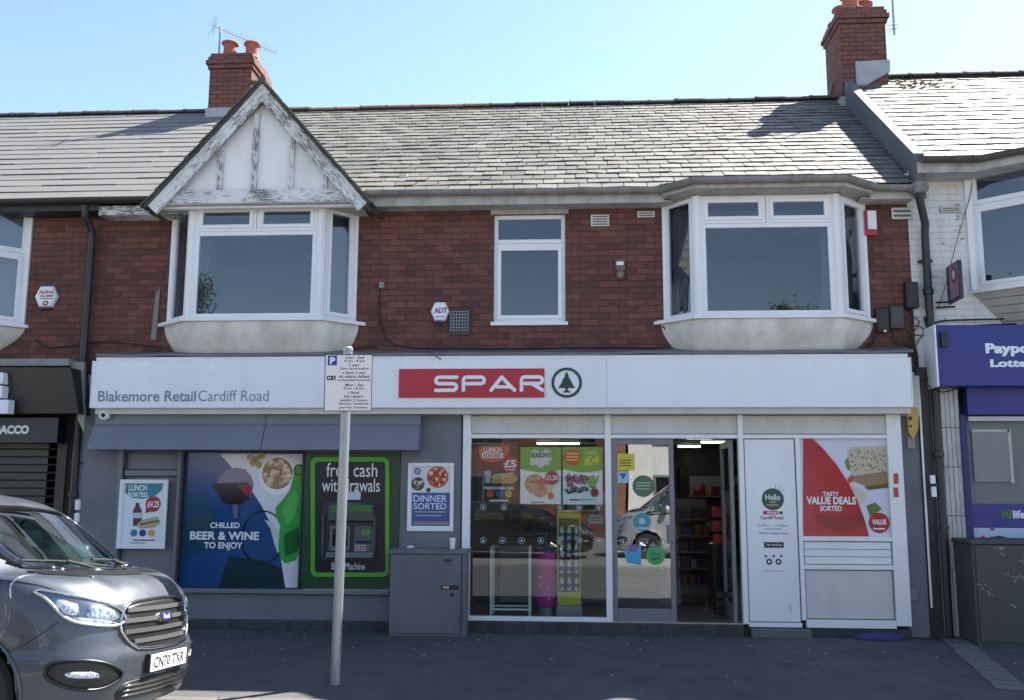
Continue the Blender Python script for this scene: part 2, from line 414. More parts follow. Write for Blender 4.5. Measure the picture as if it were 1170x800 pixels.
# openings of the upper wall
def wall_with_holes(mb, x0, x1, z0, z1, holes, y0, y1):
    xs = sorted({x0, x1, *[h[0] for h in holes], *[h[1] for h in holes]})
    for a, b in zip(xs, xs[1:]):
        if b <= x0 or a >= x1: continue
        cuts = sorted([(h[2], h[3]) for h in holes if h[0] <= a+1e-6 and h[1] >= b-1e-6])
        z = z0
        for c, d in cuts:
            if c > z: mb.box(a, b, y0, y1, z, c)
            z = d
        if z < z1: mb.box(a, b, y0, y1, z, z1)
x0, x1, z0, z1 = rect(564, 245, 646, 369)
MWIN = (x0, x1, z0, z1)
DB = .36
LB = dict(l=X_(196, 300), fl=X_(218, 300, -DB), fr=X_(366, 300, -DB), r=X_(408, 300), zs=Z_(363, 300, -DB), zt=Z_(235, 300, -DB))
RB = dict(l=X_(758, 300), fl=X_(797, 300, -DB), fr=X_(957, 300, -DB), r=X_(990, 300), zs=Z_(360, 870, -DB), zt=Z_(224, 870, -DB))
wall = MB()
holes = [MWIN, (LB['l']+.0, LB['r']-.0, LB['zs'], LB['zt']), (RB['l']+.0, RB['r']-.0, RB['zs'], RB['zt'])]
wall_with_holes(wall, XL, XR, 3.0, ZE+.05, holes, 0, .24)
wall.build('upper_wall', M['brick'], B)
MB().box(XL, XR, .002, .24, 2.52, 2.999).build('blocking_lintel', M['cream'], B)  # added with the facing below to block tube light above the transom
MB().box(X_(527, 600)+.01, XR, -.058, .0, 2.49, 2.95).build('blocking_facing', M['cream'], B)
wb = MB(); wb.box(XL, XL+.2, .24, 8.2, 0, ZE); wb.box(XR-.2, XR, .24, 8.4, 0, ZE); wb.box(XL, XR, 8.2, 8.4, 2.9, ZE)
wb.build('rear_wall', M['brick'], B)
# upstairs rooms: dim plaster walls that show behind the glass
rm = MB(); rm.box(XL+.2, XR-.2, 3.2, 3.3, 3.05, 5.6); rm.box(XL+.2, XR-.2, .24, 3.2, 2.96, 3.04); rm.box(XL+.2, XR-.2, .26, 3.3, 5.12, 5.16)
for xx in (-2.2, .6): rm.box(xx, xx+.1, .26, 3.2, 3.05, 5.6)
for D_ in (LB, RB):
    rm.box(D_['l']+.002, D_['l']+.02, .06, 1.4, D_['zs'], D_['zt']); rm.box(D_['r']-.02, D_['r']-.002, .06, 1.4, D_['zs'], D_['zt'])
rm.build('upstairs_room_wall', paint('dim_plaster', g(.55, (1, .98, .93)), .8, .2), B)

class Pl:                      # a vertical plane through two plan points
    def __init__(s, p0, p1):
        s.o = Vector((p0[0], p0[1], 0)); e = Vector((p1[0], p1[1], 0))-s.o; s.L = e.length; s.d = e.normalized(); s.n = Vector((s.d.y, -s.d.x, 0))
    def p(s, a, n, z): q = s.o+s.d*a+s.n*n; return (q.x, q.y, z)
    def box(s, mb, a0, a1, n0, n1, z0, z1):
        mb.hexa([s.p(a0, n1, z0), s.p(a1, n1, z0), s.p(a1, n0, z0), s.p(a0, n0, z0), s.p(a0, n1, z1), s.p(a1, n1, z1), s.p(a1, n0, z1), s.p(a0, n0, z1)])
def casement(P, a0, a1, z0, z1, mb, gb, fw=.055, t=.05, inset=0, sash=True):
    """one framed light: outer frame, raised sash bead, pane"""
    def ring(a0, a1, z0, z1, w, n0, n1):
        P.box(mb, a0, a0+w, n0, n1, z0, z1); P.box(mb, a1-w, a1, n0, n1, z0, z1)
        P.box(mb, a0+w, a1-w, n0, n1, z0, z0+w); P.box(mb, a0+w, a1-w, n0, n1, z1-w, z1)
    ring(a0, a1, z0, z1, fw, inset-.03, inset+.02)
    k = fw
    if sash:
        ring(a0+fw*.75, a1-fw*.75, z0+fw*.75, z1-fw*.75, .045, inset-.02, inset+.036); k = fw*.75+.045
    gs = MB()
    P.box(gb, a0+k, a1-k, inset-.008, inset+.002, z0+k, z1-k)
def bay(name, D, dy, root, label=None):
    pts = [(D['l'], .02), (D['fl'], -dy), (D['fr'], -dy), (D['r'], .02)]
    par = MB()
    fr = MB(); zs, zt = D['zs'], D['zt']
    panes = []
    Pf = Pl(pts[1], pts[2]); Ps = Pl(pts[0], pts[1]); Pe = Pl(pts[2], pts[3])
    h = zt-zs; zsp = zs+h*.765
    def pane(P, a0, a1, z0, z1, fw=.05, sash=False):
        gb = MB(); casement(P, a0, a1, z0, z1, fr, gb, fw, sash=sash); panes.append(gb)
    mid = Pf.L/2
    pane(Pf, .05, Pf.L-.05, zs, zsp-.0)
    pane(Pf, .05, mid-.003, zsp+.002, zt, .05, True); pane(Pf, mid+.003, Pf.L-.05, zsp+.002, zt, .05, True)
    pane(Ps, .05, Ps.L-.05, zs, zt, .05, False); pane(Pe, .05, Pe.L-.05, zs, zt, .05, True)
    for p in (pts[1], pts[2]): # corner posts
        fr.zprism([(p[0]+.062*math.cos(t), p[1]+.01+.062*math.sin(t)) for t in [k*math.pi/4+.39 for k in range(8)]], zs, zt+.004)
    fr.box(pts[0][0]-.01, pts[0][0]+.05, -.03, .05, zs, zt); fr.box(pts[3][0]-.05, pts[3][0]+.01, -.03, .05, zs, zt)
    f = fr.build('window_frame', M['white_frame'], root, bevel=.004)
    for gb in panes: gb.build('window_pane', M['up_glass'], f)
    # dark rubber gasket round the panes is the shadow gap; sill board
    o = .07
    sill = [(pts[0][0]-.13, .0), (pts[0][0]-.10, -.04), (pts[1][0]-.06, pts[1][1]-o), (pts[2][0]+.06, pts[2][1]-o), (pts[3][0]+.10, -.04), (pts[3][0]+.13, .0)]
    MB().zprism(sill, zs-.045, zs-.002).build('window_sill', M['white_frame'], root, bevel=.004)
    # head boards over the window
    return pts
def apron(pts, zt, zb, xbl, xbr, root, ybot=-.16):
    rings = []
    top = [(pts[0][0]-.04, 0), (pts[1][0]-.02, pts[1][1]-.03), (pts[2][0]+.02, pts[2][1]-.03), (pts[3][0]+.04, 0)]
    bot = [(xbl, 0), (xbl+.14, ybot), (xbr-.14, ybot), (xbr, 0)]
    def dense(q):
        out = []
        for a, b in zip(q, q[1:]):
            for k in range(8): t = k/8; out.append(Vector((a[0]*(1-t)+b[0]*t, a[1]*(1-t)+b[1]*t, 0)))
        out.append(Vector((*q[-1], 0)))
        for _ in range(1):      # soften corners
            out = [out[0]]+[(out[i-1]+out[i]*2+out[i+1])/4 for i in range(1, len(out)-1)]+[out[-1]]
        return out
    a, b = dense(top), dense(bot)
    for k in range(15):
        t = k/14; e = 1-math.cos(t*math.pi/2) if t < 1 else 1
        e = .5*e + .5*(t**1.6)
        z = zt+(zb-zt)*t
        rings.append([(p.x*(1-e)+q.x*e, p.y*(1-e)+q.y*e, z) for p, q in zip(a, b)])
    mb = MB(); mb.loft(rings); mb.build('curved_apron', M['render'], root, smooth='auto')

# left (gabled) bay
b1 = empty('bay_window', (LB['fl']-0, -.2, LB['zs'])); b1.parent = B; b1.location -= B.location
pl = bay('l', LB, DB, b1)
apron(pl, LB['zs']-.046, Z_(409, 300, -.15), X_(207, 400), X_(391, 400), b1)
b2 = empty('bay_window', (RB['fl'], -.2, RB['zs'])); b2.parent = B; b2.location -= B.location
pr = bay('r', RB, DB, b2)
def added_curtain(pa, pb, z0, z1, root, m):
    P_ = Pl(pa, pb); n = 26; k = MB(); f_ = []
    for i in range(n+1): f_.append((P_.L*i/n, -.10-.018*math.sin(i*1.7)-.008*math.sin(i*3.1)))
    k.loft([[P_.p(a, b, z) for a, b in f_]+[P_.p(a, b-.006, z) for a, b in reversed(f_)] for z in (z0+.02, z1-.02)])
    k.build('added_curtain', m, root, smooth='auto')
dc = paint('added_grey_curtain', g(.16, (1, .99, .96)), .9, .3)  # added cloth, makes the side panes read grey instead of black
for q_, r_, D_ in ((pl, b1, LB), (pr, b2, RB)):
    added_curtain((q_[0][0]+.03, .08), (q_[1][0]+.08, q_[1][1]+.10), D_['zs'], D_['zt'], r_, dc)
    added_curtain((q_[2][0]-.08, q_[2][1]+.10), (q_[3][0]-.03, .08), D_['zs'], D_['zt'], r_, dc)
apron(pr, RB['zs']-.046, Z_(406, 870, -.15), X_(779, 400), X_(968, 400), b2)
# middle window
b3 = empty('window', ((MWIN[0]+MWIN[1])/2, 0, MWIN[2])); b3.parent = B; b3.location -= B.location
P = Pl((MWIN[0], .06), (MWIN[1], .06)); fr = MB(); W = P.L; H = MWIN[3]-MWIN[2]; g1, g2 = MB(), MB()
casement(P, 0, W, MWIN[2]+.01, MWIN[2]+H*.735, fr, g1, .06, sash=True); casement(P, 0, W, MWIN[2]+H*.737, MWIN[3], fr, g2, .05, sash=False)
f3 = fr.build('window_frame', M['white_frame'], b3, bevel=.004); g1.build('window_pane', M['up_glass'], f3); g2.build('window_pane', M['up_glass'], f3)
MB().box(MWIN[0]-.03, MWIN[1]+.03, -.05, .12, MWIN[2]-.035, MWIN[2]+.008).build('window_sill', M['white_frame'], b3, bevel=.005)
MB().box(MWIN[0]-.04, MWIN[1]+.04, -.012, .1, MWIN[3]+.002, MWIN[3]+.085).build('window_head', M['fascia_wood'], b3, bevel=.005)

# ---- roofs
def slates(name, mat, parent, xl, xr, e0, e1, rows, wdt, tone=(.5, .25), lift=.012, seed=1, jag=.004, broken=True, keep=None, gap=.010):
    """rows of separate slates from the eave line e0=(y,z) to the ridge e1=(y,z); xl, xr functions of t"""
    rnd = random.Random(seed); mb = MB()
    d = Vector((0, e1[0]-e0[0], e1[1]-e0[1])); L = d.length; d.normalize(); n = Vector((0, -d.z, d.y))
    o = Vector((0, e0[0], e0[1])); rh = L/rows
    band = {}
    for j in range(rows):
        t0 = j*rh; t1 = (j+1)*rh+rh*.25
        x = xl(j/rows)-(wdt/2 if j % 2 else 0); xe = xr(j/rows)
        while x < xe:
            ww = wdt*(1+rnd.uniform(-.06, .06)); a = max(x, xl(j/rows)); b = min(x+ww-gap, xe)
            if b-a > .02 and (keep is None or keep((a+b)/2, j/rows)):
                c = min(1, max(0, rnd.gauss(*tone)))
                if broken and rnd.random() < .03: c = 1
                la = lift*rnd.uniform(.75, 1.5); lb = lift*rnd.uniform(.75, 1.5); dr = rnd.uniform(-jag, jag)
                if broken and rnd.random() < .03: dr -= .02
                cut = rnd.uniform(.01, .05) if broken and rnd.random() < .08 else 0
                p = lambda X, T, h: Vector((X, 0, 0))+o+d*T+n*h
                A, Bq = p(a, t0+dr+cut, la), p(b, t0+dr, lb); C_, D_ = p(b, min(t1, L), .001), p(a, min(t1, L), .001)
                A2, B2 = p(a, t0+dr+cut, la-.010), p(b, t0+dr, lb-.010)
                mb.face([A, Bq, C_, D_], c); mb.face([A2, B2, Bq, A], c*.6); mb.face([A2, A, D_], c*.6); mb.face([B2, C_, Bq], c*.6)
            x += ww
    under = MB()
    for k in (-.012,):
        a0, a1 = xl(0), xr(0); c0, c1 = xl(1), xr(1)
        q = lambda X, T, h: Vector((X, 0, 0))+o+d*T+n*h
        under.hexa([q(a0, 0, -.06), q(a1, 0, -.06), q(c1, L, -.06), q(c0, L, -.06), q(a0, 0, k), q(a1, 0, k), q(c1, L, k), q(c0, L, k)])
    r_ = under.build('roof', M['lead'], parent)
    s_ = mb.build('slates', mat, r_)
    return r_
XG = at(290, 97, -.6).x       # gable centre
GZ_AP = 6.44
xrr = lambda t: XR-.02+.56*t
# middle slated roof
slates('slates', M['slate'], B, lambda t: -4.95, xrr, (-.28, ZE+.03), (YR, ZR), 24, .265, (.45, .23), .016, 3, .006)
# new smooth tiled roof over the left part, up to the gable
rear = MB(); rear.hexa([(XL, YR, ZR-.06), (XR, YR, ZR-.06), (XR, 8.5, 5.1), (XL, 8.5, 5.1), (XL, YR, ZR-.01), (XR, YR, ZR-.01), (XR, 8.5, 5.16), (XL, 8.5, 5.16)])
rear.build('rear_roof', M['lead'], B)
# ridge tiles
def ridge(name, xa, xb, z, mat, parent, y=YR, step=.45, seed=0, r=.085):
    rnd = random.Random(seed); mb = MB(); x = xa
    while x < xb:
        e = min(x+step-.008, xb); dz = rnd.uniform(-.008, .012); n = 8
        rr = [[(X, y+(r+q)*1.25*math.cos(math.pi*k/n), z+dz-.03+(r+q)*math.sin(math.pi*k/n)*.9) for k in range(n+1)] for X, q in ((x, .008), (x+.05, .008), (x+.052, 0), (e, 0))]
        mb.loft(rr, closed=True); x += step
    return mb.build(name, mat, parent, smooth=False)
ridge('ridge_tiles', -5.44, X_(560, 122, YR), ZR+.02, M['ridge_light'], B, seed=2)
ridge('ridge_tiles', X_(560, 122, YR)+.002, XR+.5, ZR+.02, M['ridge'], B, seed=3)

# ---- gutter and eaves boards (middle)
def gutter(pts, r, name, mat, parent, joints=True):
    rings = []; P_ = [Vector(p) for p in pts]
    for k, p in enumerate(P_):
        d = (P_[min(k+1, len(P_)-1)]-P_[max(k-1, 0)]); d.z = 0; d.normalize(); nrm = Vector((d.y, -d.x, 0))
        ring = [p+nrm*(r*math.cos(t))+Vector((0, 0, r*math.sin(t))) for t in [math.pi+math.pi*q/10 for q in range(11)]]
        ring += [p+nrm*((r-.012)*math.cos(t))+Vector((0, 0, (r-.012)*math.sin(t))) for t in [2*math.pi-math.pi*q/10 for q in range(11)]]
        rings.append(ring)
    mb = MB(); mb.loft(rings)
    if joints:
        for a, b in zip(P_, P_[1:]):
            n = max(1, int((b-a).length/1.8))
            for k in range(1, n+1):
                c = a+(b-a)*(k/(n+.5)); d = (b-a).normalized(); nrm = Vector((d.y, -d.x, 0)); rr = []
                for s_ in (-.04, .04):
                    rr.append([c+d*s_+nrm*((r+.008)*math.cos(t))+Vector((0, 0, (r+.008)*math.sin(t))) for t in [math.pi+math.pi*q/10 for q in range(11)]])
                mb.loft(rr)
    return mb.build(name, mat, parent, smooth='auto')
gx0 = X_(418, 236, -.3)
RBo = .10
gp = [(gx0, -.33, ZE+.02), (pr[0][0]-.05, -.33, ZE+.0), (pr[1][0]-.08, -.66, ZE+.0), (pr[2][0]+.08, -.66, ZE+.0), (pr[3][0]+.05, -.33, ZE-.01), (XR+.12, -.33, ZE-.03)]
gutter(gp, .062, 'gutter', M['gutter'], B)
fb = MB(); fb.box(gx0-.1, pr[0][0], -.262, -.236, ZE-.15, ZE-.015); fb.box(gx0-.1, pr[0][0]+.1, -.235, -.002, ZE-.14, ZE-.115)
fb.build('fascia_board', M['fascia_wood'], B, bevel=.004); fb = MB()
fb.box(pr[3][0], XR+.02, -.262, -.236, ZE-.15, ZE-.015); fb.box(pr[3][0]-.1, XR, -.235, -.002, ZE-.14, ZE-.115)
fb.build('fascia_board', M['fascia_wood'], B, bevel=.004)
# skirt roof, soffit and board over the right bay
sk = MB(); rnd = random.Random(5)
top = [(pr[0][0]-.1, -.26), (pr[1][0]-.0, -.26), (pr[2][0]+.0, -.26), (pr[3][0]+.1, -.26)]
out = [(pr[0][0]-.02, -.34), (pr[1][0]-.06, -.64), (pr[2][0]+.06, -.64), (pr[3][0]+.02, -.34)]
for i in range(3):
    n = 8 if i == 1 else 2
    for k in range(n):
        for row in range(2):
            a, b = k/n, (k+1)/n-.01
            lo, hi = 1-row*.5, .5-row*.5
            L2 = lambda t, s_: Vector((0, 0, 0))+Vector(((top[i][0]*(1-t)+top[i+1][0]*t)*(1-s_)+(out[i][0]*(1-t)+out[i+1][0]*t)*s_, (top[i][1]*(1-t)+top[i+1][1]*t)*(1-s_)+(out[i][1]*(1-t)+out[i+1][1]*t)*s_, ZE+.075-.05*s_))
            c = rnd.uniform(.4, 1); h = Vector((0, 0, .012))
            q = [L2(a, lo)+h, L2(b, lo)+h, L2(b, hi), L2(a, hi)]; sk.face(q, c)
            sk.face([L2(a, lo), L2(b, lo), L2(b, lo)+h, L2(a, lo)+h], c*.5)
sk.build('bay_roof_slates', M['slate_light'], B)
bd = MB(); o2 = [(p[0]*1.0, p[1]) for p in out]
inner = [(pr[0][0], .0), (pr[1][0], -DB), (pr[2][0], -DB), (pr[3][0], 0)]
rings = [[(a[0], a[1]+.02, ZE-.02) for a in out]+[(top[3][0], .1, ZE-.02), (top[0][0], .1, ZE-.02)], [(a[0], a[1]+.02, ZE-.10) for a in out]+[(top[3][0], .1, ZE-.10), (top[0][0], .1, ZE-.10)]]
bd.loft(rings)
rings = [[(a[0], a[1], RB['zt']+.006) for a in inner]+[(inner[3][0], .15, RB['zt']+.006), (inner[0][0], .15, RB['zt']+.006)], [(a[0], a[1]-.03, ZE-.102) for a in inner]+[(inner[3][0], .15, ZE-.102), (inner[0][0], .15, ZE-.102)]]
bd.loft(rings); bd.build('bay_eaves_board', M['fascia_wood'], B)

# ---- gable over the left bay
GB = empty('gable', (XG, -.5, 5.0)); GB.parent = B; GB.location -= B.location
YG = -.62
gl, gr_ = at(170, 232, YG), at(420, 236, YG)
HW = (gr_.x-gl.x)/2; XG = (gl.x+gr_.x)/2; ZB = (gl.z+gr_.z)/2; ZA = at(290, 97, YG).z
sl = math.atan2(ZA-ZB, HW)
def rafter(px, side, name, mat, y0, y1, wdt, parent, ext=0, drop=0):
    """a sloping board of the gable as a part with its own axis along the grain"""
    L = math.hypot(HW, ZA-ZB)+ext
    me = MB().box(0, L, y0, y1, -wdt-drop, -drop)
    o = me.build(name, mat, None, bevel=.006, local=True)
    o.parent = parent
    ang = sl if side < 0 else math.pi-sl
    M4 = Matrix.Translation(Vector((XG+side*HW, 0, ZB))-worldloc(parent)) @ Matrix.Rotation(-ang, 4, 'Y')
    if side > 0:
        M4 = Matrix.Translation(Vector((XG+side*HW, 0, ZB))-worldloc(parent)) @ Matrix.Rotation(-ang, 4, 'Y') @ Matrix.Scale(-1, 4, (0, 0, 1))
    o.matrix_local = M4
    return o
rafter(0, -1, 'barge_board', M['peel'], YG-.03, YG+.012, .15, GB, ext=.02)
rafter(0, 1, 'barge_board', M['peel_heavy'], YG-.026, YG+.008, .15, GB, ext=.02)
# gable cheeks: infill panel and battens
ip = MB(); q = .1
ip.prism([(XG-HW+.12, ZB-.005), (XG+HW-.12, ZB-.005), (XG, ZA-.17)], YG+.10, YG+.16)
ip.build('infill_panel', M['render_panel'], GB)
zb0, zb1 = at(290, 232, YG+.05).z, at(290, 217, YG+.05).z
bb = MB().box(-HW+.17, HW-.17, YG+.03, YG+.098, zb0, zb1).build('tie_beam', M['peel'], None, bevel=.006, local=True)
bb.parent = GB; bb.location = Vector((XG, 0, 0))-worldloc(GB)
for px, wd in ((212, 7), (252, 8), (291, 8), (333, 7), (372, 6)):
    xx = at(px, 190, YG+.08).x; hh = ZA-.24-abs(xx-XG)*math.tan(sl)
    L = hh-zb1
    o = MB().box(0, L, -.035, .0, -wd*.0045, wd*.0045).build('batten', M['peel'] if px in (252, 291) else M['peel_light'], None, bevel=.004, local=True)
    o.parent = GB; o.matrix_local = Matrix.Translation(Vector((xx, YG+.098, zb1+.002))-worldloc(GB)) @ Matrix.Rotation(-math.pi/2, 4, 'Y')
# gable roof slabs with slates, running back into the main roof
for side in (-1, 1):
    rs = MB(); rnd = random.Random(8+side)
    L = math.hypot(HW+.025, (ZA-ZB)*(HW+.025)/HW); rows = 8; depth = 2.6
    e = Vector((-side*math.cos(sl), 0, math.sin(sl))); n = Vector((side*math.sin(sl), 0, math.cos(sl)))
    o = Vector((XG+side*(HW+.025), 0, ZB-.025*(ZA-ZB)/HW))+n*.002
    base = MB(); c0 = o; c1 = o+e*L
    base.hexa([c0+Vector((0, YG-.05, 0)), c0+Vector((0, depth, 0)), c1+Vector((0, depth, 0)), c1+Vector((0, YG-.05, 0)), c0+Vector((0, YG-.05, 0))+n*.03, c0+Vector((0, depth, 0))+n*.03, c1+Vector((0, depth, 0))+n*.03, c1+Vector((0, YG-.05, 0))+n*.03])
    rf = base.build('gable_roof', M['ridge'], GB)
    for j in range(rows):
        y = YG-.08
        while y < depth:
            a, b = y, y+.24; c = rnd.uniform(.2, .7); dr = rnd.uniform(-.015, .015)
            p = lambda Y, T, h: o+e*T+n*(h+.03)+Vector((0, Y, 0))
            t0, t1 = j*L/rows-.02+dr, min(L, (j+1)*L/rows+.03)
            A, B_, C_, D_ = p(a, t0, .02), p(b, t0, .02), p(b, t1, .002), p(a, t1, .002)
            rs.face([A, B_, C_, D_], c); A2, B2 = p(a, t0, .003), p(b, t0, .003); D2 = p(a, t1, -.004)
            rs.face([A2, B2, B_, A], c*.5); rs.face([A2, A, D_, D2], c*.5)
            y += .246
    rs.build('slates', M['slate'], rf)
mm = MB(); mm.tube([(XG, YG-.04, ZA+.045), (XG, 1.2, ZA+.045), (XG, 2.7, ZA+.045)], [.05, .05, .05], 8)
mm.build('gable_ridge', M['ridge'], GB)
mo = MB(); rnd = random.Random(4)
for k in range(16):
    c = Vector((XG-.10+rnd.gauss(0, .05), YG-.02+rnd.uniform(0, .25), ZA+.02+rnd.gauss(0, .035))); r = rnd.uniform(.02, .05)
    mo.lathe((c.x, c.y, c.z-r), [(r*.5, 0), (r, r*.6), (r*.9, r*1.3), (r*.3, r*1.9)], 7)
mo.build('moss_clump', M['moss'], GB)
# soffit, cheeks and boards joining gable to bay
sf = MB(); sf.box(XG-HW+.12, XG+HW-.12, YG+.03, .02, zb0-.016, zb0-.004)
sf.box(pl[0][0]-.02, pl[3][0]+.02, -.36, .02, LB['zt']+.003, zb0-.0165)
sf.prism([(pl[0][0]-.2, LB['zt']+.003), (pl[0][0]-.022, LB['zt']+.003), (pl[0][0]-.022, zb0-.0165), (XG-HW+.2, zb0-.0165)], -.2, 0)
sf.prism([(pl[3][0]+.022, LB['zt']+.003), (pl[3][0]+.03, LB['zt']+.003), (XG+HW-.15, zb0-.0165), (pl[3][0]+.022, zb0-.0165)], -.2, 0)
rings = [[(a[0], a[1]-.02, z) for a in pl]+[(pl[3][0], -.01, z), (pl[0][0], -.01, z)] for z in (LB['zt']+.004, zb0-.018)]
sf.loft(rings)
sf.build('gable_soffit', M['fascia_wood'], GB)
# eaves right of the left pipe, black and peeling, left of the gable
eb = MB().box(XL+.15, XG-HW+.25, -.30, -.02, ZE-.22, ZE-.10).build('eaves_board', M['peel_heavy'], B, bevel=.01)

# ---- chimneys
def chimney(xa, xb, ya, yb, zb, zt, parent, pots, name='chimney'):
    body = MB(); body.box(xa, xb, ya, yb, zb, zt-.30)
    z = zt-.30
    for k, (o_, h) in enumerate(((.03, .075), (.06, .075), (.03, .075), (.0, .07))):
        body.box(xa-o_, xb+o_, ya-o_, yb+o_, z+.001, z+h); z += h
    c = body.build(name, M['chimney_brick'], parent, bevel=.006)
    fl = MB(); rnd = random.Random(int(xa*10)); nx = 9
    for i in range(22):
        x = rnd.uniform(xa+.04, xb-.04); y = rnd.uniform(ya+.04, yb-.04); r = rnd.uniform(.05, .1)
        fl.lathe((x, y, z-.01), [(r*1.2, 0), (r, r*.35), (r*.5, r*.55), (.01, r*.6)], 7)
    fl.build('mortar_bed', M['mortar'], c)
    for px_, py_, h, r in pots:
        MB().lathe((px_, py_, z-.01), [(r*1.02, 0), (r*.92, h*.25), (r*.86, h*.6), (r*.9, h*.80), (r*1.16, h*.86), (r*1.18, h*.93), (r*1.02, h), (r*.8, h), (r*.78, h*.3)], 22).build('chimney_pot', M['terracotta'], c, smooth='auto')
    return c, z
cl0, cl1 = at(237, 100, 3.85), at(297, 100, 3.85)
cL, zL = chimney(-6.24, -5.50, 3.85, 4.70, 7.6, 9.10, B, [(-5.98, 4.05, .30, .125), (-5.62, 4.15, .33, .125)])
cR, zR_ = chimney(4.44, 5.18, 3.75, 4.65, 7.6, 9.58, B, [(4.70, 3.98, .36, .15), (5.0, 4.3, .36, .15), (4.68, 4.45, .36, .13)])
lf = MB(); lf.box(-6.27, -5.47, 3.82, 4.3, 7.7, 8.09); lf.build('flashing', M['lead_light'], cL)
lf = MB(); lf.box(4.40, 4.62, 3.715, 4.3, 7.55, 8.0)
lf.prism([(4.66, 8.10), (5.21, 8.42), (5.21, 8.62), (4.66, 8.60)], 3.72, 4.2); lf.build('flashing', M['lead_light'], cR)

# =========== party wall and parapet flashing between the main roof and the higher right roof
W2 = empty('white_brick_building', (6, 4, 0), 'white painted brick building cut off by the right edge', 'building')
W2X = XR
pz = MB()
pz.hexa([(4.02, -.3, 5.0), (4.14, -.3, 5.0), (4.66, 4.2, 8.0), (4.52, 4.2, 8.0), (4.02, -.3, 5.56), (4.14, -.3, 5.56), (4.66, 4.2, 8.58), (4.52, 4.2, 8.58)])
pz.build('party_parapet', paint('parapet_lead', g(.085, (.97, 1, 1.05)), .7, .4, (.3, .3, .3, 1), 7), W2)
W2r = slates('slates', M['slate_light'], W2, lambda t: 4.08+.50*t, lambda t: 12.0, (-.32, 5.50), (YR, 8.50), 19, .31, (.55, .22), .016, 9, .004)
rr = MB(); rr.hexa([(4.4, YR, 8.44), (12, YR, 8.44), (12, 8.5, 5.4), (4.4, 8.5, 5.4), (4.4, YR, 8.49), (12, YR, 8.49), (12, 8.5, 5.46), (4.4, 8.5, 5.46)]); rr.build('rear_roof', M['lead'], W2)
ridge('ridge_tiles', 5.2, 12, 8.53, M['ridge'], W2, seed=5)
# mossy debris near the chimney
mo = MB(); rnd = random.Random(14); dd = Vector((0, YR+.32, 3.0)).normalized()
for k in range(90):
    t = rnd.uniform(.80, .995); x = rnd.gauss(5.55, .28)
    if x < 5.25: x = 5.25+rnd.random()*.4
    y = -.32+t*(YR+.32); z = 5.5+t*3.0+.02; r = rnd.uniform(.012, .035)
    mo.lathe((x, y, z-.01), [(r, 0), (r*.9, r*.4), (r*.3, r*.8)], 6)
tag(mo.build('moss_debris', M['moss'], W2), kind='stuff')
wz = MB()
# bay window of the right building (angled side visible)
rb0 = at(1113, 260, 0); rb1 = at(1172, 260, -.55)
RBW = (at(1113, 330, 0).x, Z_(330, 1113, 0), Z_(190, 1113, 0))
wall_with_holes(wz, XR, 12, 3.0, 5.42, [(RBW[0]+.05, 7.5, RBW[1]-.0, RBW[2]+.12)], .003, .24)
wz.build('upper_wall', M['white_brick'], W2)
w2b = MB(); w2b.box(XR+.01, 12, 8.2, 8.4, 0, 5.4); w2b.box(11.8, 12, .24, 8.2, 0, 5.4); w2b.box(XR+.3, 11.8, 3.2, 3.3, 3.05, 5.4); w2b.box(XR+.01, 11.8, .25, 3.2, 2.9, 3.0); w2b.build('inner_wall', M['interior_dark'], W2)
b4 = empty('bay_window', (RBW[0], 0, RBW[1])); b4.parent = W2; b4.location -= W2.location
RB2 = dict(l=RBW[0], fl=RBW[0]+.62, fr=RBW[0]+2.4, r=RBW[0]+3.0, zs=RBW[1]-.02, zt=RBW[2]+.02)
p4 = [(RB2['l'], .02), (RB2['fl'], -.5), (RB2['fr'], -.5), (RB2['r'], .02)]
frm = MB(); pns = []
P4 = Pl(p4[0], p4[1]); P5 = Pl(p4[1], p4[2])
hh = RB2['zt']-RB2['zs']; zm = RB2['zs']+hh*.66
for Pq in (P4, P5, Pl(p4[2], p4[3])):
    for a in ((RB2['zs'], zm), (zm+.003, RB2['zt'])):
        gb = MB(); casement(Pq, .05, Pq.L-.05, a[0], a[1], frm, gb, .06, sash=(a[0] == RB2['zs'])); pns.append(gb)
for p in p4[1:3]: frm.box(p[0]-.05, p[0]+.05, p[1]-.05, p[1]+.05, RB2['zs'], RB2['zt'])
frm.box(p4[0][0]-.04, p4[0][0]+.05, -.03, .05, RB2['zs'], RB2['zt'])
ff = frm.build('window_frame', M['white_frame'], b4, bevel=.004)
for gb in pns: gb.build('window_pane', M['up_glass'], ff)
# tile hung base under that bay: sloping cream boards
ab = MB()
for k in range(7):
    t0, t1 = k/7, (k+1)/7; zt_, zb_ = RB2['zs']-.03-t0*.62, RB2['zs']-.03-t1*.62+.006
    f_ = lambda t, e: [(p4[0][0]-.03+t*.55, -.002), (p4[1][0]+.02+t*.18, -.5+t*.40-e), (p4[2][0], -.5+t*.40-e), (p4[3][0], -.002)]
    ab.loft([[(a, b, zt_) for a, b in f_(t0, .0)], [(a, b, zb_) for a, b in f_(t1-.01, .03)]])
ab.build('boarded_apron', paint('cream_boards', g(.42, (1, .95, .86)), .7, .45, (.15, .12, .09, 1), 2), b4)
MB().zprism([(p4[0][0]-.08, -.001), (p4[1][0]-.03, -.58), (p4[2][0]+.05, -.58), (p4[3][0], -.001)], RB2['zs']-.04, RB2['zs']-.004).build('window_sill', M['white_frame'], b4)
ge = [(XR+.05, -.40, 5.47), (RBW[0]-.05, -.40, 5.46), (RBW[0]+.55, -.86, 5.44), (RBW[0]+2.6, -.86, 5.44), (12, -.40, 5.44)]
gutter(ge, .062, 'gutter', M['ridge'], W2, False)
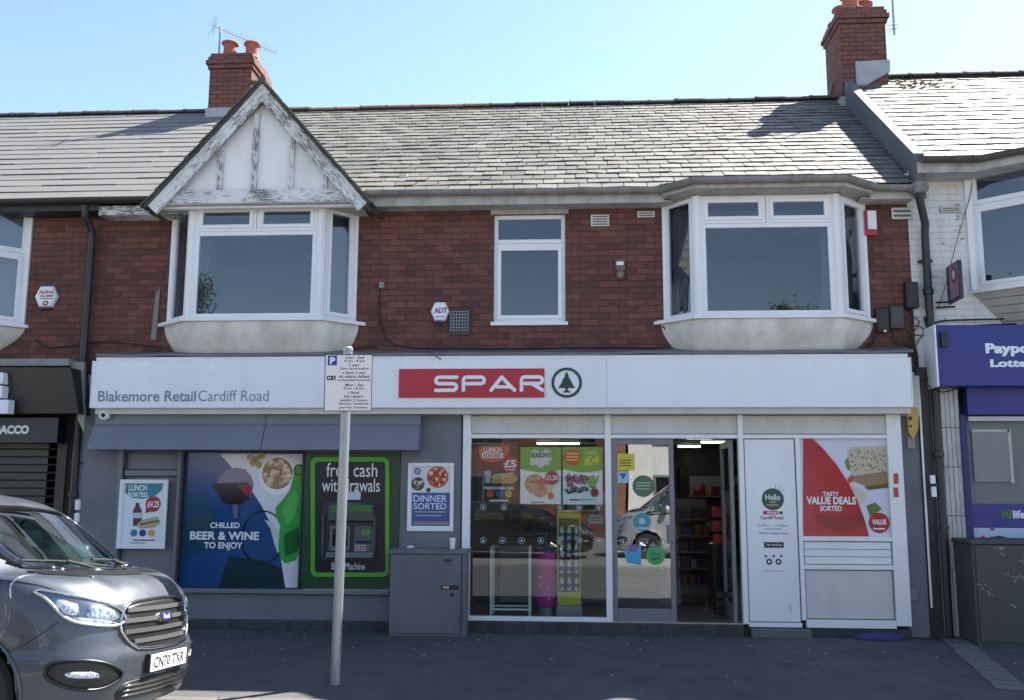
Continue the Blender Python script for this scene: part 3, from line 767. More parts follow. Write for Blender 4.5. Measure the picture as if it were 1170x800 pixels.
eb = MB(); eb.loft([[(XR+.03, .02, z), (XR+.03, -.33, z), (RBW[0]-.05, -.33, z), (RBW[0]+.55, -.79, z), (RBW[0]+2.6, -.79, z), (RBW[0]+2.6, .02, z)] for z in (5.31, 5.44)])
eb.build('eaves_board', M['fascia_wood'], W2)
es = MB(); es.face([(RBW[0]-.05, -.33, 5.50), (RBW[0]+.55, -.82, 5.46), (RBW[0]+2.6, -.82, 5.46), (12, -.30, 5.51), (RBW[0]-.05, -.30, 5.51)], .7); es.face([(RBW[0]-.05, -.33, 5.48), (RBW[0]+2.6, -.33, 5.48), (RBW[0]+2.6, -.82, 5.44), (RBW[0]+.55, -.82, 5.44)], .6)
es.build('bay_roof', M['slate_light'], W2)

# =========== LEFT BUILDING
L2 = empty('dark_brick_building', (-9, 4, 0), 'brick building with a smooth tiled roof, cut off by the left edge', 'building')
lw = MB()
lx0, lx1, lz0, lz1 = rect(-60, 243, 33, 372)
wall_with_holes(lw, -13, XL-.001, 2.9, ZE+.05, [(-13, lx1-.08, lz0, lz1)], 0, .24); lw.build('upper_wall', M['brick'], L2)
slates('slates', M['roof_tile'], L2, lambda t: -14, lambda t: -4.97, (-.30, ZE+.0), (YR, ZR+.02), 18, .33*3, (.5, .12), .013, 21, .0, False, gap=.001)
ridge('ridge_tiles', -14, -6.27, ZR+.03, M['ridge'], L2, seed=9)
rr = MB(); rr.hexa([(-14, YR, ZR-.04), (XL, YR, ZR-.04), (XL, 8.5, 5.1), (-14, 8.5, 5.1), (-14, YR, ZR+.01), (XL, YR, ZR+.01), (XL, 8.5, 5.16), (-14, 8.5, 5.16)]); rr.build('rear_roof', M['lead'], L2)
b5 = empty('bay_window', (lx1, 0, lz0)); b5.parent = L2; b5.location -= L2.location
p5 = [(lx1-2.6, .02), (lx1-2.2, -.4), (lx1-.42, -.4), (lx1-.03, .02)]
frm = MB(); pns = []
for Pq in (Pl(p5[1], p5[2]), Pl(p5[2], p5[3])):
    zm = lz0+(lz1-lz0)*.62
    for a in ((lz0+.0, zm), (zm+.003, lz1)):
        gb = MB(); casement(Pq, .03, Pq.L-.03, a[0], a[1], frm, gb, .06, sash=(a[0] == lz0)); pns.append(gb)
frm.box(p5[2][0]-.04, p5[2][0]+.04, -.44, -.36, lz0, lz1); frm.box(lx1-.06, lx1+.01, -.03, .05, lz0, lz1)
ff = frm.build('window_frame', M['white_frame'], b5, bevel=.004)
for gb in pns: gb.build('window_pane', M['up_glass'], ff)
bl = MB().box(lx1-2.5, lx1-.1, .12, .15, lz0, lz1).build('vertical_blind', paint('net_blind', g(.35, (1, 1, .95)), .8, .2), b5)
MB().zprism([(lx1-2.7, 0), (lx1-2.2, -.47), (lx1-.40, -.47), (lx1+.06, -.04), (lx1+.06, 0)], lz0-.04, lz0-.003).build('window_sill', M['white_frame'], b5)
apron(p5, lz0-.042, lz0-.32, lx1-2.3, lx1-.3, b5)
gutter([(-13, -.36, ZE-.02), (XG-HW+.12, -.36, ZE-.03)], .058, 'gutter', M['black'], L2)
eb = MB().box(-13, XL+.15, -.3, -.003, ZE-.16, ZE-.05).build('eaves_board', M['black'], L2)
lw = MB(); lw.box(XL-.42, XL-.002, .0, .24, -.1, 3.0); lw.box(-13, XL-.42, .5, .6, 0, 2.9); lw.build('shopfront_pier', brick('sooty_brick', rgb(66, 44, 38), rgb(52, 38, 34), rgb(40, 34, 30)), L2)
lo = MB(); lo.box(-13, XL-.001, -.14, -.001, 2.98, 3.06); lo.box(-13, XL-.2, -.22, -.001, 2.86, 2.979); lo.build('lead_ledge', M['lead'], L2)

# =========== GROUND FLOOR of the main building
YF = -.34                       # face of the long white sign board
# masonry behind and around
gw = MB()
ZF0, ZF1 = Z_(465, 500, YF), Z_(411, 500, YF)
xg0, xg1 = XL+.02, X_(527, 600)
wy = -.06
lwx0, lwx1, lwz0, lwz1 = rect(207, 517, 349, 672, wy)
ax0, ax1, az0, az1 = rect(346, 517, 456, 672, wy)
zsill = lwz0
# pier and wall pieces of painted masonry (left half)
px_l = X_(130, 600, wy)
gw.box(XL+.0, px_l, wy, .24, 0.10, 2.7)                                   # left pier
gw.box(px_l, lwx0, wy+.10, .24, .10, 2.7)                                  # recessed by blocked door
gw.box(lwx0, X_(456, 600, wy), wy, .24, .10, zsill-.06)                    # under the sill
gw.box(X_(456, 600, wy)+.001, xg1-.001, wy, .24, .0, 2.75)                 # right pier
gw.box(lwx0, X_(456, 600, wy), wy, .24, lwz1+.003, 2.75)
gw.build('painted_wall', M['grey'], B, bevel=.006)
MB().box(lwx0-.03, X_(447, 600, wy), wy-.06, wy+.02, zsill-.055, zsill-.005).build('shop_sill', M['grey_metal'], B, bevel=.006)
pt = MB(); pt.box(XL, xg1, wy-.035, wy+.1, -.05, .105); pt.build('plinth', M['plinth'], B, bevel=.02)
# blocked door: panels of the old door
dm = MB(); zt5 = Z_(541, 170, wy)
dm.box(px_l+.08, lwx0-.10, wy+.075, wy+.098, zt5+.05, Z_(516, 170, wy)-.02)
for a, b in ((px_l, px_l+.06), (lwx0-.08, lwx0-.002)): dm.box(a, b, wy-.0, wy+.099, .11, 2.62)
dm.box(px_l+.082, lwx0-.082, wy+.02, wy+.099, zt5-.03, zt5+.04)
dm.box(px_l+.08, lwx0-.10, wy+.075, wy+.098, .14, zt5-.04)
dm.build('blocked_door', M['grey_metal'], B, bevel=.006)
# shutter housing: upright box with a sloping hood
hx0, hx1 = X_(107, 500, -.2), X_(480, 500, -.2)
zh0, zh1, zh2 = Z_(514, 300, -.36), Z_(486, 300, -.2), Z_(473, 300, -.12)
hb = MB()
for a, b in ((hx0, X_(303, 500, -.2)-.004), (X_(303, 500, -.2)+.004, hx1)):
    hb.loft([[(x, -.07, zh0), (x, -.36, zh0), (x, -.22, zh1), (x, -.20, zh1+.01), (x, -.20, zh2), (x, -.07, zh2)] for x in (a, b)])
hb.build('shutter_hood', M['grey_metal'], B, bevel=.006)
# cream soffit board, fascia board carrier, lead flashing
xf0, xf1 = X_(105, 440, YF), X_(1041, 435, YF)
so = MB(); so.box(xf0+.03, xf1, YF+.06, -.061, Z_(473, 500, YF+.06), ZF0-.002)
so.build('soffit_board', M['cream'], B, bevel=.004)
cp = MB(); cp.box(xf0, xf1+.0, YF+.06, -.001, ZF1+.001, ZF1+.055); cp.build('sign_coping', M['white_frame'], B, bevel=.004)
fl = MB(); n = 22
for k in range(n):
    a = xf0+(xf1-xf0+.06)*k/n; b = xf0+(xf1-xf0+.06)*(k+1)/n; w_ = [random.Random(k+i).uniform(-.008, .012) for i in (0, 1)]
    y_, y2 = YF+.04, -.002; zb_, zt_ = ZF1+.057, Z_(400, 600, 0)
    fl.hexa([(a, y_, zb_+w_[0]), (b, y_, zb_+w_[1]), (b, y2, zt_-.03), (a, y2, zt_-.03), (a, y_, zb_+.03+w_[0]), (b, y_, zb_+.03+w_[1]), (b, y2, zt_+.012*(k % 3 == 0)), (a, y2, zt_)])
fl.build('lead_flashing', M['lead'], B)
# --- white shop front (right half)
SY = -.10
def fr_box(mb, a, b, c, d, y0, y1):
    x0, x1, z0, z1 = rect(a, b, c, d, SY); mb.box(x0, x1, y0, y1, z0, z1)
def prect(a, b, c, d, Y=SY): return rect(a, b, c, d, Y)
SF = empty('shop_front', (X_(780, 600), SY, .1)); SF.parent = B; SF.location -= B.location
xA = prect(528, 500, 537, 700)[0:2]; xB = prect(692, 500, 699, 700)[0:2]; xC = prect(846, 500, 852, 700)[0:2]; xD = prect(912, 500, 917, 700)[0:2]; xE = prect(1018, 500, 1035, 700)[0:2]
zT, zU1, zU0 = Z_(472, 780, SY), Z_(496.5, 780, SY), Z_(501, 780, SY)
zW0, zW1 = Z_(703, 780, SY), Z_(707.5, 780, SY)
zb_ = .13
sfm = MB()
for a, b in (xA, xB, xC, (xE[0], xE[1])): sfm.box(a, b, SY-.02, SY+.08, zb_ if (a, b) != xB else zb_, zT)
sfm.box(xD[0], xD[1], SY-.015, SY+.07, zb_+.05, zU0)
for a, b in ((xA[1], xB[0]), (xB[1], xC[0]), (xC[1], xE[0])):
    sfm.box(a, b, SY-.012, SY+.07, zU0, zU1); sfm.box(a, b, SY-.010, SY+.07, zT-.02, zT)
sfm.box(xA[1], xB[0], SY-.018, SY+.08, zb_, zb_+.05); sfm.box(xC[1], xD[0], SY-.016, SY+.07, zb_-.03, zb_+.02); sfm.box(xD[1], xE[0], SY-.016, SY+.07, zb_-.03, zb_+.06)
r6 = Z_(613, 960, SY), Z_(618.5, 960, SY), Z_(645.5, 960, SY), Z_(651, 960, SY)
sfm.box(xD[1], xE[0], SY-.014, SY+.07, r6[1], r6[0]); sfm.box(xD[1], xE[0], SY-.014, SY+.07, r6[3], r6[2])
sfm.build('frame', M['white_frame'], SF, bevel=.005)
pn = MB()
for a, b in ((xA[1], xB[0]), (xB[1], xC[0]), (xC[1], xE[0])): pn.box(a-.001, b+.001, SY+.005, SY+.03, zU1+.008, zT-.03)
pn.build('transom_panel', M['cream'], SF, bevel=.008)
MB().box(xC[1]+.012, xD[0]-.012, SY+.0, SY+.03, zb_+.03, zU0-.01).build('white_panel', M['white_panel'], SF, bevel=.004)
lp = MB(); lp.box(xD[1]+.012, xE[0]-.012, SY+.012, SY+.04, zb_+.07, r6[3]-.01); lp.build('lower_panel', M['cream'], SF, bevel=.006)
sp = MB(); zz = r6[2]+.006; hh = (r6[1]-r6[2]-.012)/3
for k in range(3): sp.box(xD[1]+.012, xE[0]-.012, SY+.006, SY+.04, zz+k*hh+.002, zz+(k+1)*hh-.003)
sp.build('slatted_panel', M['white_frame'], SF, bevel=.004)
pln = MB(); pln.box(xg1, xC[0]-.0, SY-.05, .2, -.05, zb_-.004); pln.box(xC[0]+.001, xE[1], SY+.0, .2, -.05, zb_-.035); pln.build('stone_step', M['plinth'], SF, bevel=.015)
blk = MB(); blk.box(X_(857, 710, SY), X_(925, 710, SY), SY-.10, SY-.001, -.03, .09); blk.build('step_block', paint('grey_block', g(.12, (1, 1, 1.08)), .8, .4), SF, bevel=.01)
win = MB().box(xA[1]+.0, xB[0]-.0, SY+.02, SY+.03, zb_+.052, zU0-.002); win.build('window_pane', M['glass'], SF)
# right pier of painted brick
rp = MB(); rp.box(xE[1]+.001, XR+.10, -.02, .24, -.05, 2.9); rp.build('painted_pier', M['grey'], B, bevel=.006)
# sliding door: left leaf closed, right leaf folded inward
DY = SY+.03
dx0, dx1, dz0, dz1 = rect(699, 501.5, 771, 706, DY)
gx0_, gx1_, gz0_, gz1_ = rect(705, 508, 765.5, 695.5, DY)
dz0 = zb_
D1 = MB(); D1.box(dx0, gx0_, DY-.02, DY+.03, dz0, dz1); D1.box(gx1_, dx1, DY-.02, DY+.03, dz0, dz1); D1.box(gx0_, gx1_, DY-.02, DY+.03, dz0, gz0_); D1.box(gx0_, gx1_, DY-.02, DY+.03, gz1_, dz1)
d1 = D1.build('door', M['grey_alu'], SF, bevel=.005)
MB().box(gx0_-.0, gx1_+.0, DY-.0, DY+.01, gz0_, gz1_).build('door_glass', M['door_glass'], d1)
MB().box(X_(762, 610, DY), X_(770, 610, DY), DY-.05, DY-.021, Z_(621, 765, DY), Z_(600, 765, DY)).build('lock', M['grey_alu'], d1, bevel=.004)
D2 = MB(); hx = xC[0]-.045; dl = .70
def leaf(mb, y0, y1, z0, z1, t=.045): mb.box(hx-t, hx, y0, y1, z0, z1)
leaf(D2, DY+.05, DY+.14, dz0, dz1-.01); leaf(D2, DY+dl-.02, DY+dl+.07, dz0, dz1-.01); leaf(D2, DY+.14, DY+dl-.02, dz0, dz0+.18); leaf(D2, DY+.14, DY+dl-.02, dz1-.1, dz1-.01)
d2 = D2.build('door', M['grey_alu'], SF, bevel=.004)
MB().box(hx-.028, hx-.018, DY+.14, DY+dl-.02, dz0+.18, dz1-.1).build('door_glass', M['door_glass'], d2)
MB().box(dx0, xC[0], DY-.04, DY+.06, dz1, zU0).build('door_header', M['grey_alu'], SF)
MB().box(dx0, xC[0]-.0, DY-.05, DY+.3, zb_-.003, zb_+.012).build('threshold', M['steel'], SF)
# --- shop room
IX0, IX1, IY = xA[0]+.02, 3.75, 11.0
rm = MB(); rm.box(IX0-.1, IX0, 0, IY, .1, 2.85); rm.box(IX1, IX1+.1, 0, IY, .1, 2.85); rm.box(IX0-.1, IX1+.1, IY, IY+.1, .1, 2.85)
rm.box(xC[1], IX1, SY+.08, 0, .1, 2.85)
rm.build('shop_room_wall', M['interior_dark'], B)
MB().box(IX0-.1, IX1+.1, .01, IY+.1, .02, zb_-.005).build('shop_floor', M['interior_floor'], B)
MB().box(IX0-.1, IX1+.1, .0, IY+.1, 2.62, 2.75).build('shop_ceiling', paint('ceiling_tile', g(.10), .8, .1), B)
em = N('lit_tube'); em_e = em.n('Emission'); em_e.inputs[0].default_value = (1, .96, .9, 1); em_e.inputs[1].default_value = 5; em.l(em_e.outputs[0], em.out.inputs[0]); M['tube'] = em.m
for i, (x, y, L_) in enumerate(((-.2, 5.6, .9), (.2, 2.2, .9), (2.3, 6.2, .5), (2.75, 7.6, .5), (2.5, 9.4, .5), (-.3, 8.2, .9))):
    lt = empty('ceiling_light', (x, y, 2.56), ['lit strip light halfway back behind the shop window', 'lit strip light nearest the glass behind the shop window', 'lit strip light highest in the open doorway', 'lit strip light in the middle of the shop seen through the doorway', 'lit strip light at the back seen through the doorway', 'lit strip light at the back behind the shop window'][i], 'ceiling light', 'strip lights in the shop')
    MB().box(x-L_/2, x+L_/2, y-.06, y+.06, 2.585, 2.618).build('housing', M['white_frame'], lt)
    MB().box(x-L_/2+.02, x+L_/2-.02, y-.035, y+.035, 2.555, 2.584).build('tube', M['tube'], lt)

# ================================================================== SIGNS AND FIXTURES ON THE MAIN BUILDING
def flat(px, Y, mat, parent, name='print', t=.0015):   # flat printed or cut shape, outline in photo pixels, at depth Y
    pts = []
    for x, y in px: p = at(x, y, Y); pts.append((p.x, p.z))
    return MB().prism(pts, Y-t, Y).build(name, mat, parent)
def frect(x0, y0, x1, y1, Y, mat, parent, name='print', t=.0015, bevel=0):
    a, b, c, d = rect(x0, y0, x1, y1, Y)
    return MB().box(a, b, Y-t, Y, c, d).build(name, mat, parent, bevel=bevel)
def fdisc(x, y, r, Y, mat, parent, name='print', t=.0015, ry=None, n=28):
    p = at(x, y, Y); s_ = (Y-CAM.y)/FPX*1.01
    return MB().disc(p.x, p.z, r*s_, Y-t, Y, n, (ry or r)*s_).build(name, mat, parent)
def ring_(x, y, r, wpx, Y, mat, parent, name='print', t=.002, ry=None):
    p = at(x, y, Y); s_ = (Y-CAM.y)/FPX*1.01; n = 40; rz = (ry or r)*s_; r *= s_; wpx *= s_
    o = lambda k, rr, rzz, yy: (p.x+rr*math.cos(2*math.pi*k/n), yy, p.z+rzz*math.sin(2*math.pi*k/n))
    rings = [[o(k, r, rz, Y), o(k, r, rz, Y-t), o(k, r-wpx, rz-wpx, Y-t), o(k, r-wpx, rz-wpx, Y)] for k in range(n+1)]
    return MB().loft(rings, cap=False).build(name, mat, parent)
_sk = [0]
def stroke(mb, pts, wd, Y, t=.003, cap=True):         # rounded stroke in the (x,z) plane
    for a, b in zip(pts, pts[1:]):
        _sk[0] = (_sk[0]+1) % 11; t_ = t+.00012*_sk[0]
        d = Vector((b[0]-a[0], b[1]-a[1])); 
        if d.length < 1e-6: continue
        n = Vector((-d.y, d.x)).normalized()*wd/2
        mb.prism([(a[0]+n.x, a[1]+n.y), (a[0]-n.x, a[1]-n.y), (b[0]-n.x, b[1]-n.y), (b[0]+n.x, b[1]+n.y)], Y-t_, Y)
    for k, a in enumerate(pts):
        mb.disc(a[0], a[1], wd/2, Y-t-.0015-.00007*(k % 3), Y, 14)

# ---- long white sign board
sg = empty('shop_sign', (-1, YF, ZF0), 'long white sign board with a red panel and round green fir tree emblem', 'shop sign')
s1 = MB(); xs_ = [xf0, X_(693, 440, YF), xf1]
for a, b in zip(xs_, xs_[1:]): s1.box(a+.001, b-.001, YF, YF+.055, ZF0, ZF1)
s1.build('board', M['white_panel'], sg, bevel=.003)
e1 = MB(); e1.box(xf0-.012, xf0, YF-.004, YF+.06, ZF0-.006, ZF1+.004); e1.box(xf0, xf1, YF-.004, YF+.06, ZF0-.008, ZF0-.001); e1.box(xf1, xf1+.012, YF-.004, YF+.06, ZF0-.006, ZF1+.004)
e1.build('trim', M['white_frame'], sg)
YL = YF-.002
pword('Blakemore Retail', 112, 446.5, 224, 459, YL, M['lettering_grey'], sg, bold=.018)
pword('Cardiff Road', 226.5, 446, 307, 458.5, YL, M['lettering_grey'], sg, bold=.0)
rb_ = frect(456, 421.5, 622, 454.5, YF-.004, M['red'], sg, 'red_panel', .012)
# the word in rounded strokes
YS = YF-.0165
sx0, sx1, sz0, sz1 = rect(496, 429, 619, 448, YS)
H_ = sz1-sz0; wd = H_*.21; lm = MB(); h2 = wd/2
def arc(cx, cz, r, a0, a1, n=8, rz=None): return [(cx+r*math.cos(R(a0+(a1-a0)*k/n)), cz+(rz or r)*math.sin(R(a0+(a1-a0)*k/n))) for k in range(n+1)]
LW = (sx1-sx0-.0)/4.42; gap = LW*.14
zt_, zb2 = sz1-h2, sz0+h2; zm_ = (zt_+zb2)/2; rr_ = (zt_-zm_)/2*.98
x = sx0
stroke(lm, [(x+LW-h2, zt_)]+arc(x+rr_+h2, zt_-rr_, rr_, 90, 270)+arc(x+LW-rr_-h2, zm_-rr_, rr_, 90, -90)+[(x+h2, zb2)], wd, YS)
x += LW+gap
stroke(lm, [(x+h2, zb2)]+[(x+h2, zt_-rr_)]+arc(x+h2+rr_*.9, zt_-rr_, rr_*.9, 180, 90, 5, rr_)+arc(x+LW-rr_-h2, zt_-rr_, rr_, 90, -90)+[(x+h2+rr_, zm_)], wd, YS)
x += LW+gap
stroke(lm, [(x+h2, zb2), (x+LW/2, zt_), (x+LW*1.1-h2, zb2)], wd, YS); stroke(lm, [(x+LW*.28, zb2+H_*.2), (x+LW*.84, zb2+H_*.2)], wd*.9, YS)
x += LW*1.1+gap
stroke(lm, [(x+h2, zb2)]+[(x+h2, zt_-rr_)]+arc(x+h2+rr_*.9, zt_-rr_, rr_*.9, 180, 90, 5, rr_)+arc(x+LW-rr_-h2, zt_-rr_, rr_, 90, -90)+[(x+h2+rr_, zm_)], wd, YS)
stroke(lm, [(x+LW*.5, zm_), (x+LW-h2, zb2)], wd, YS)
lm.build('raised_letters', M['white'], rb_)
fdisc(647.5, 437.3, 16.6, YF-.002, M['white'], sg, 'emblem', .002)
ring_(647.5, 437.3, 17.2, 3.0, YF-.0045, M['dkgreen'], sg, 'emblem_ring', .008)
pc = at(647.5, 437.3, YF); u_ = 1/98.5
tr = [(0, 13), (2.6, 7), (2, 7.0), (5.6, 1.2), (4.6, 1.4), (9.5, -6.2), (1.5, -6.2), (1.5, -9.2), (4.2, -10.6), (4.2, -11.4), (-4.2, -11.4), (-4.2, -10.6), (-1.5, -9.2), (-1.5, -6.2), (-9.5, -6.2), (-4.6, 1.4), (-5.6, 1.2), (-2, 7.0), (-2.6, 7)]
MB().prism([(pc.x+a*u_, pc.z+b*u_) for a, b in tr], YF-.012, YF-.0045).build('emblem_tree', M['dkgreen'], sg)

# ---- posters in frames
def poster_frame(px, Y, label, prints, fw=4.5):
    x0, y0, x1, y1 = px; a, b, c, d = rect(x0, y0, x1, y1, Y); w_ = fw*.0105
    t = empty('poster_frame', ((a+b)/2, Y, c), label, 'poster')
    mb = MB(); mb.box(a, a+w_, Y-.03, Y, c, d); mb.box(b-w_, b, Y-.03, Y, c, d); mb.box(a+w_, b-w_, Y-.03, Y, c, c+w_); mb.box(a+w_, b-w_, Y-.03, Y, d-w_, d)
    mb.build('frame', M['white_frame'], t, bevel=.004)
    MB().box(a+w_, b-w_, Y-.012, Y-.002, c+w_, d-w_).build('sheet', ink(226, 234, 240), t)
    prints(t, Y-.013)
    return t
TEAL, CRIM, NAVY = ink(40, 130, 150), ink(176, 34, 62), ink(34, 64, 120)
def pr1(t, Y):
    flat([(144, 552), (187, 551), (185, 560), (178, 566), (164, 570), (150, 569), (143, 563)], Y, TEAL, t)
    pword('LUNCH', 147, 554, 168, 561, Y-.003, M['white'], t, bold=.03); pword('SORTED.', 146, 562.5, 170, 568, Y-.003, M['white'], t, bold=.03)
    fdisc(175, 576, 9, Y, CRIM, t); flat([(167, 580), (173, 584), (166, 587)], Y-.0002, CRIM, t)
    pword('£4.25', 168.5, 572.5, 182, 580, Y-.003, M['white'], t, bold=.03)
    flat([(152, 592), (152, 583), (154.5, 579), (155, 574.5), (159, 574.5), (159.5, 579), (162, 583), (162, 601), (152, 601)], Y-.001, ink(90, 40, 70), t)
    frect(152.2, 586, 161.8, 592, Y-.003, ink(200, 205, 215), t)
    flat([(156, 600), (162, 594), (180, 590), (183, 597), (176, 603), (160, 604)], Y-.0025, ink(188, 168, 128), t); flat([(160, 598), (182, 594), (182, 596), (160, 600.5)], Y-.0045, ink(90, 110, 50), t)
    for x, c in ((153, TEAL), (163, NAVY), (173, ink(214, 160, 110))): fdisc(x, 609, 4, Y-.001, c, t)
    frect(152, 616.5, 177, 618, Y-.001, CRIM, t)
    frect(148, 620, 166, 621, Y-.001, ink(120, 120, 130), t)
pY = wy+.0
poster_frame((136, 548, 191, 627), pY, 'white framed lunch poster with a dark red price bubble on the blocked grey door', pr1)
def food_disc(x, y, r, Y, parent, base, bits, n, seed, br=1.2):
    fdisc(x, y, r, Y, base, parent); rnd = random.Random(seed)
    for k in range(n):
        a = rnd.uniform(0, 6.28); q = r*.8*math.sqrt(rnd.random())
        fdisc(x+q*math.cos(a), y+q*math.sin(a), br*rnd.uniform(.6, 1.3), Y-.0022-.0001*k, bits[k % len(bits)], parent, n=7)
def pr2(t, Y):
    frect(470.5, 533, 514.5, 563, Y+.0002, ink(214, 216, 220), t)
    frect(470.5, 563, 514.5, 601, Y, ink(62, 84, 150), t)
    food_disc(500, 545, 12.3, Y-.001, t, ink(190, 96, 70), [ink(150, 44, 44), ink(226, 200, 160), ink(168, 60, 50)], 36, 3, 1.7)
    food_disc(477.5, 553, 7.5, Y-.001, t, ink(60, 60, 62), [ink(190, 180, 150), ink(130, 120, 90), ink(220, 210, 190)], 20, 4, 1.4)
    fdisc(489.5, 560, 2.6, Y-.001, ink(50, 60, 60), t); fdisc(477, 538.5, 3.8, Y-.001, NAVY, t); fdisc(477, 538.5, 2.6, Y-.003, ink(150, 170, 200), t)
    pword('DINNER', 472.5, 566, 510.5, 573.5, Y-.002, M['white'], t, bold=.005); pword('SORTED', 472.5, 575, 510, 582, Y-.002, M['white'], t, bold=.005)
    frect(474, 584.5, 509, 585.5, Y-.002, ink(200, 190, 140), t); frect(476, 588.5, 504, 589.6, Y-.002, ink(180, 190, 220), t); frect(472, 596, 512, 599.5, Y-.002, ink(150, 130, 130), t)
poster_frame((466, 529, 518.5, 607), wy, 'white framed dinner poster with pizza and blue lower half on the grey pier', pr2, 4)

# ---- beer and wine window film
WY = wy+.03
wg = empty('window_graphic', ((lwx0+lwx1)/2, WY, lwz0), 'blue window film with wine glass, nuts and a green bottle beside the van', 'window graphic')
MB().box(lwx0, ax0-.012, WY+.02, WY+.05, lwz0, lwz1).build('film_base', ink(34, 74, 124, .12), wg)
fm = MB(); fm.box(lwx0-.03, lwx0, WY-.05, WY+.08, lwz0-.03, lwz1+.03); fm.box(lwx0, ax0-.02, WY-.05, WY+.08, lwz1, lwz1+.03); fm.box(ax0-.028, ax0-.002, WY-.05, WY+.08, lwz0-.03, lwz1+.03); fm.box(lwx0, ax0-.02, WY-.05, WY+.08, lwz0-.04, lwz0)
fm.build('frame', M['black'], wg)
Y = WY+.018
BLUE = ink(24, 62, 118, .12); DBL = ink(20, 46, 84, .12)
flat([(251, 519), (258, 526), (270, 540), (285, 557), (299, 578), (309, 598), (316, 618), (321, 640), (326, 671.5), (343, 671.5), (346, 519)], Y, ink(214, 216, 224, .12), wg, 'table_print')
flat([(210, 560), (238, 566), (246, 596), (210, 600)], Y-.0006, ink(30, 74, 104, .12), wg); 
flat([(209, 590), (244, 588), (250, 620), (207, 640)], Y-.0012, ink(36, 72, 92, .12), wg)
flat([(262, 636), (300, 640), (322, 650), (326, 671), (250, 671), (256, 650)], Y-.0006, ink(20, 50, 60, .12), wg)
# wine glass
flat([(247, 556), (250, 545), (258, 538), (270, 534), (280, 536), (287, 544), (290, 553), (287, 566), (280, 574), (268, 578), (258, 576), (252, 570)], Y-.0022, ink(120, 110, 138, .12), wg)
flat([(242, 554), (252, 552), (282, 551), (288, 557), (284, 570), (276, 576), (262, 577), (254, 574), (250, 566)], Y-.004, ink(34, 22, 40, .12), wg)
flat([(272, 553), (288, 556), (287, 563), (282, 568), (276, 560)], Y-.0058, ink(150, 24, 44, .12), wg)
flat([(266, 578), (272, 578), (271, 592), (267, 592)], Y-.004, ink(110, 110, 130, .12), wg)
# bowl of nuts
fdisc(317, 543, 21, Y-.0016, ink(236, 236, 240, .12), wg, ry=22); fdisc(317, 541, 18, Y-.0034, ink(150, 124, 96, .12), wg, ry=18)
rnd = random.Random(6); bits = [ink(214, 194, 160, .12), ink(190, 160, 124, .12), ink(228, 212, 184, .12)]
for k in range(34):
    a = rnd.uniform(0, 6.28); q = 16*math.sqrt(rnd.random()); fdisc(317+q*math.cos(a), 541+q*math.sin(a), rnd.uniform(2.6, 3.6), Y-.0054-.0001*k, bits[k % 3], wg, n=9, ry=rnd.uniform(1.8, 3))
for x, y in ((286, 522), (293, 524), (289, 529), (299, 521), (296, 531)): fdisc(x, y, 4, Y-.0034, ink(158, 140, 84, .12), wg, n=9)
# round plate rim and green bottle
ring_(300, 614, 25, 1.6, Y-.0034, ink(26, 34, 44, .12), wg, ry=30)
flat([(302, 594), (310, 596), (318, 606), (322, 622), (318, 634), (313, 620), (309, 604)], Y-.0028, ink(196, 204, 196, .12), wg)
bt = [(337, 534), (342, 531), (348, 531), (348, 600), (346, 622), (338, 640), (326, 644), (320, 638), (318, 626), (320, 600), (315, 590), (315, 580), (322, 572), (330, 562), (335, 546)]
flat([(min(x, 346), y) for x, y in bt], Y-.0045, ink(60, 156, 66, .1), wg)
flat([(322, 584), (330, 568), (338, 560), (341, 570), (336, 592), (328, 600)], Y-.0063, ink(84, 178, 84, .1), wg); flat([(324, 612), (340, 602), (345, 612), (340, 630), (326, 636)], Y-.0063, ink(24, 98, 44, .1), wg)
ring_(341, 537, 5.5, 1.4, Y-.0064, ink(16, 60, 30, .1), wg, ry=6.5)
pword('CHILLED', 240, 597, 274, 603.5, Y-.008, M['white'], wg, bold=.03); pword('BEER & WINE', 217, 607.5, 296, 617, Y-.008, M['white'], wg, bold=.03); pword('TO ENJOY', 233, 619.5, 277, 629, Y-.008, M['white'], wg, bold=.03)

# ---- cash machine with green surround
GREEN, DG, LG = ink(70, 150, 44), ink(28, 70, 44), ink(84, 170, 50)
am = empty('cash_machine', ((ax0+ax1)/2, wy, az0), 'cash machine set in a dark panel with a lime green rounded border', 'cash machine')
MB().box(ax0, ax1, wy-.012, wy+.06, az0, az1).build('surround', DG, am, bevel=.004)
def rrect(x0, y0, x1, y1, r, n=6):
    o = []
    for cx, cy, a in ((x1-r, y0+r, -90), (x1-r, y1-r, 0), (x0+r, y1-r, 90), (x0+r, y0+r, 180)):
        for k in range(n+1): t = R(a+90*k/n); o.append((cx+r*math.cos(t), cy+r*math.sin(t)))
    return o
flat(rrect(355.5, 522.5, 445, 659, 7), wy-.013, LG, am, 'green_border', .02)
flat(rrect(360, 527.5, 440, 654, 4), wy-.034, ink(22, 24, 30), am, 'dark_panel', .006)
Y = wy-.0405
pword('free cash', 373, 529, 431, 545, Y, M['white'], am); pword('withdrawals', 368, 547, 434, 562, Y, M['white'], am)
pword('Banc Machine', 379, 643, 417, 651, Y, M['white'], am)
frect(387, 562, 412, 571, Y, ink(200, 204, 208), am, 'notice', .003)
cm = MB(); a, b, c, d = rect(370, 573, 431, 641, wy)
cm.box(a, b, wy-.055, wy-.041, c, d); cm.build('fascia', ink(44, 48, 56), am, bevel=.006)
hd = MB(); a, b, c, d = rect(376, 574, 427, 597, wy-.1)
hd.loft([[(x, wy-.056, c), (x, wy-.13, c+.02), (x, wy-.14, d-.03), (x, wy-.07, d), (x, wy-.056, d)] for x in (a, b)]); hd.build('hood', ink(72, 80, 78), am, bevel=.004)
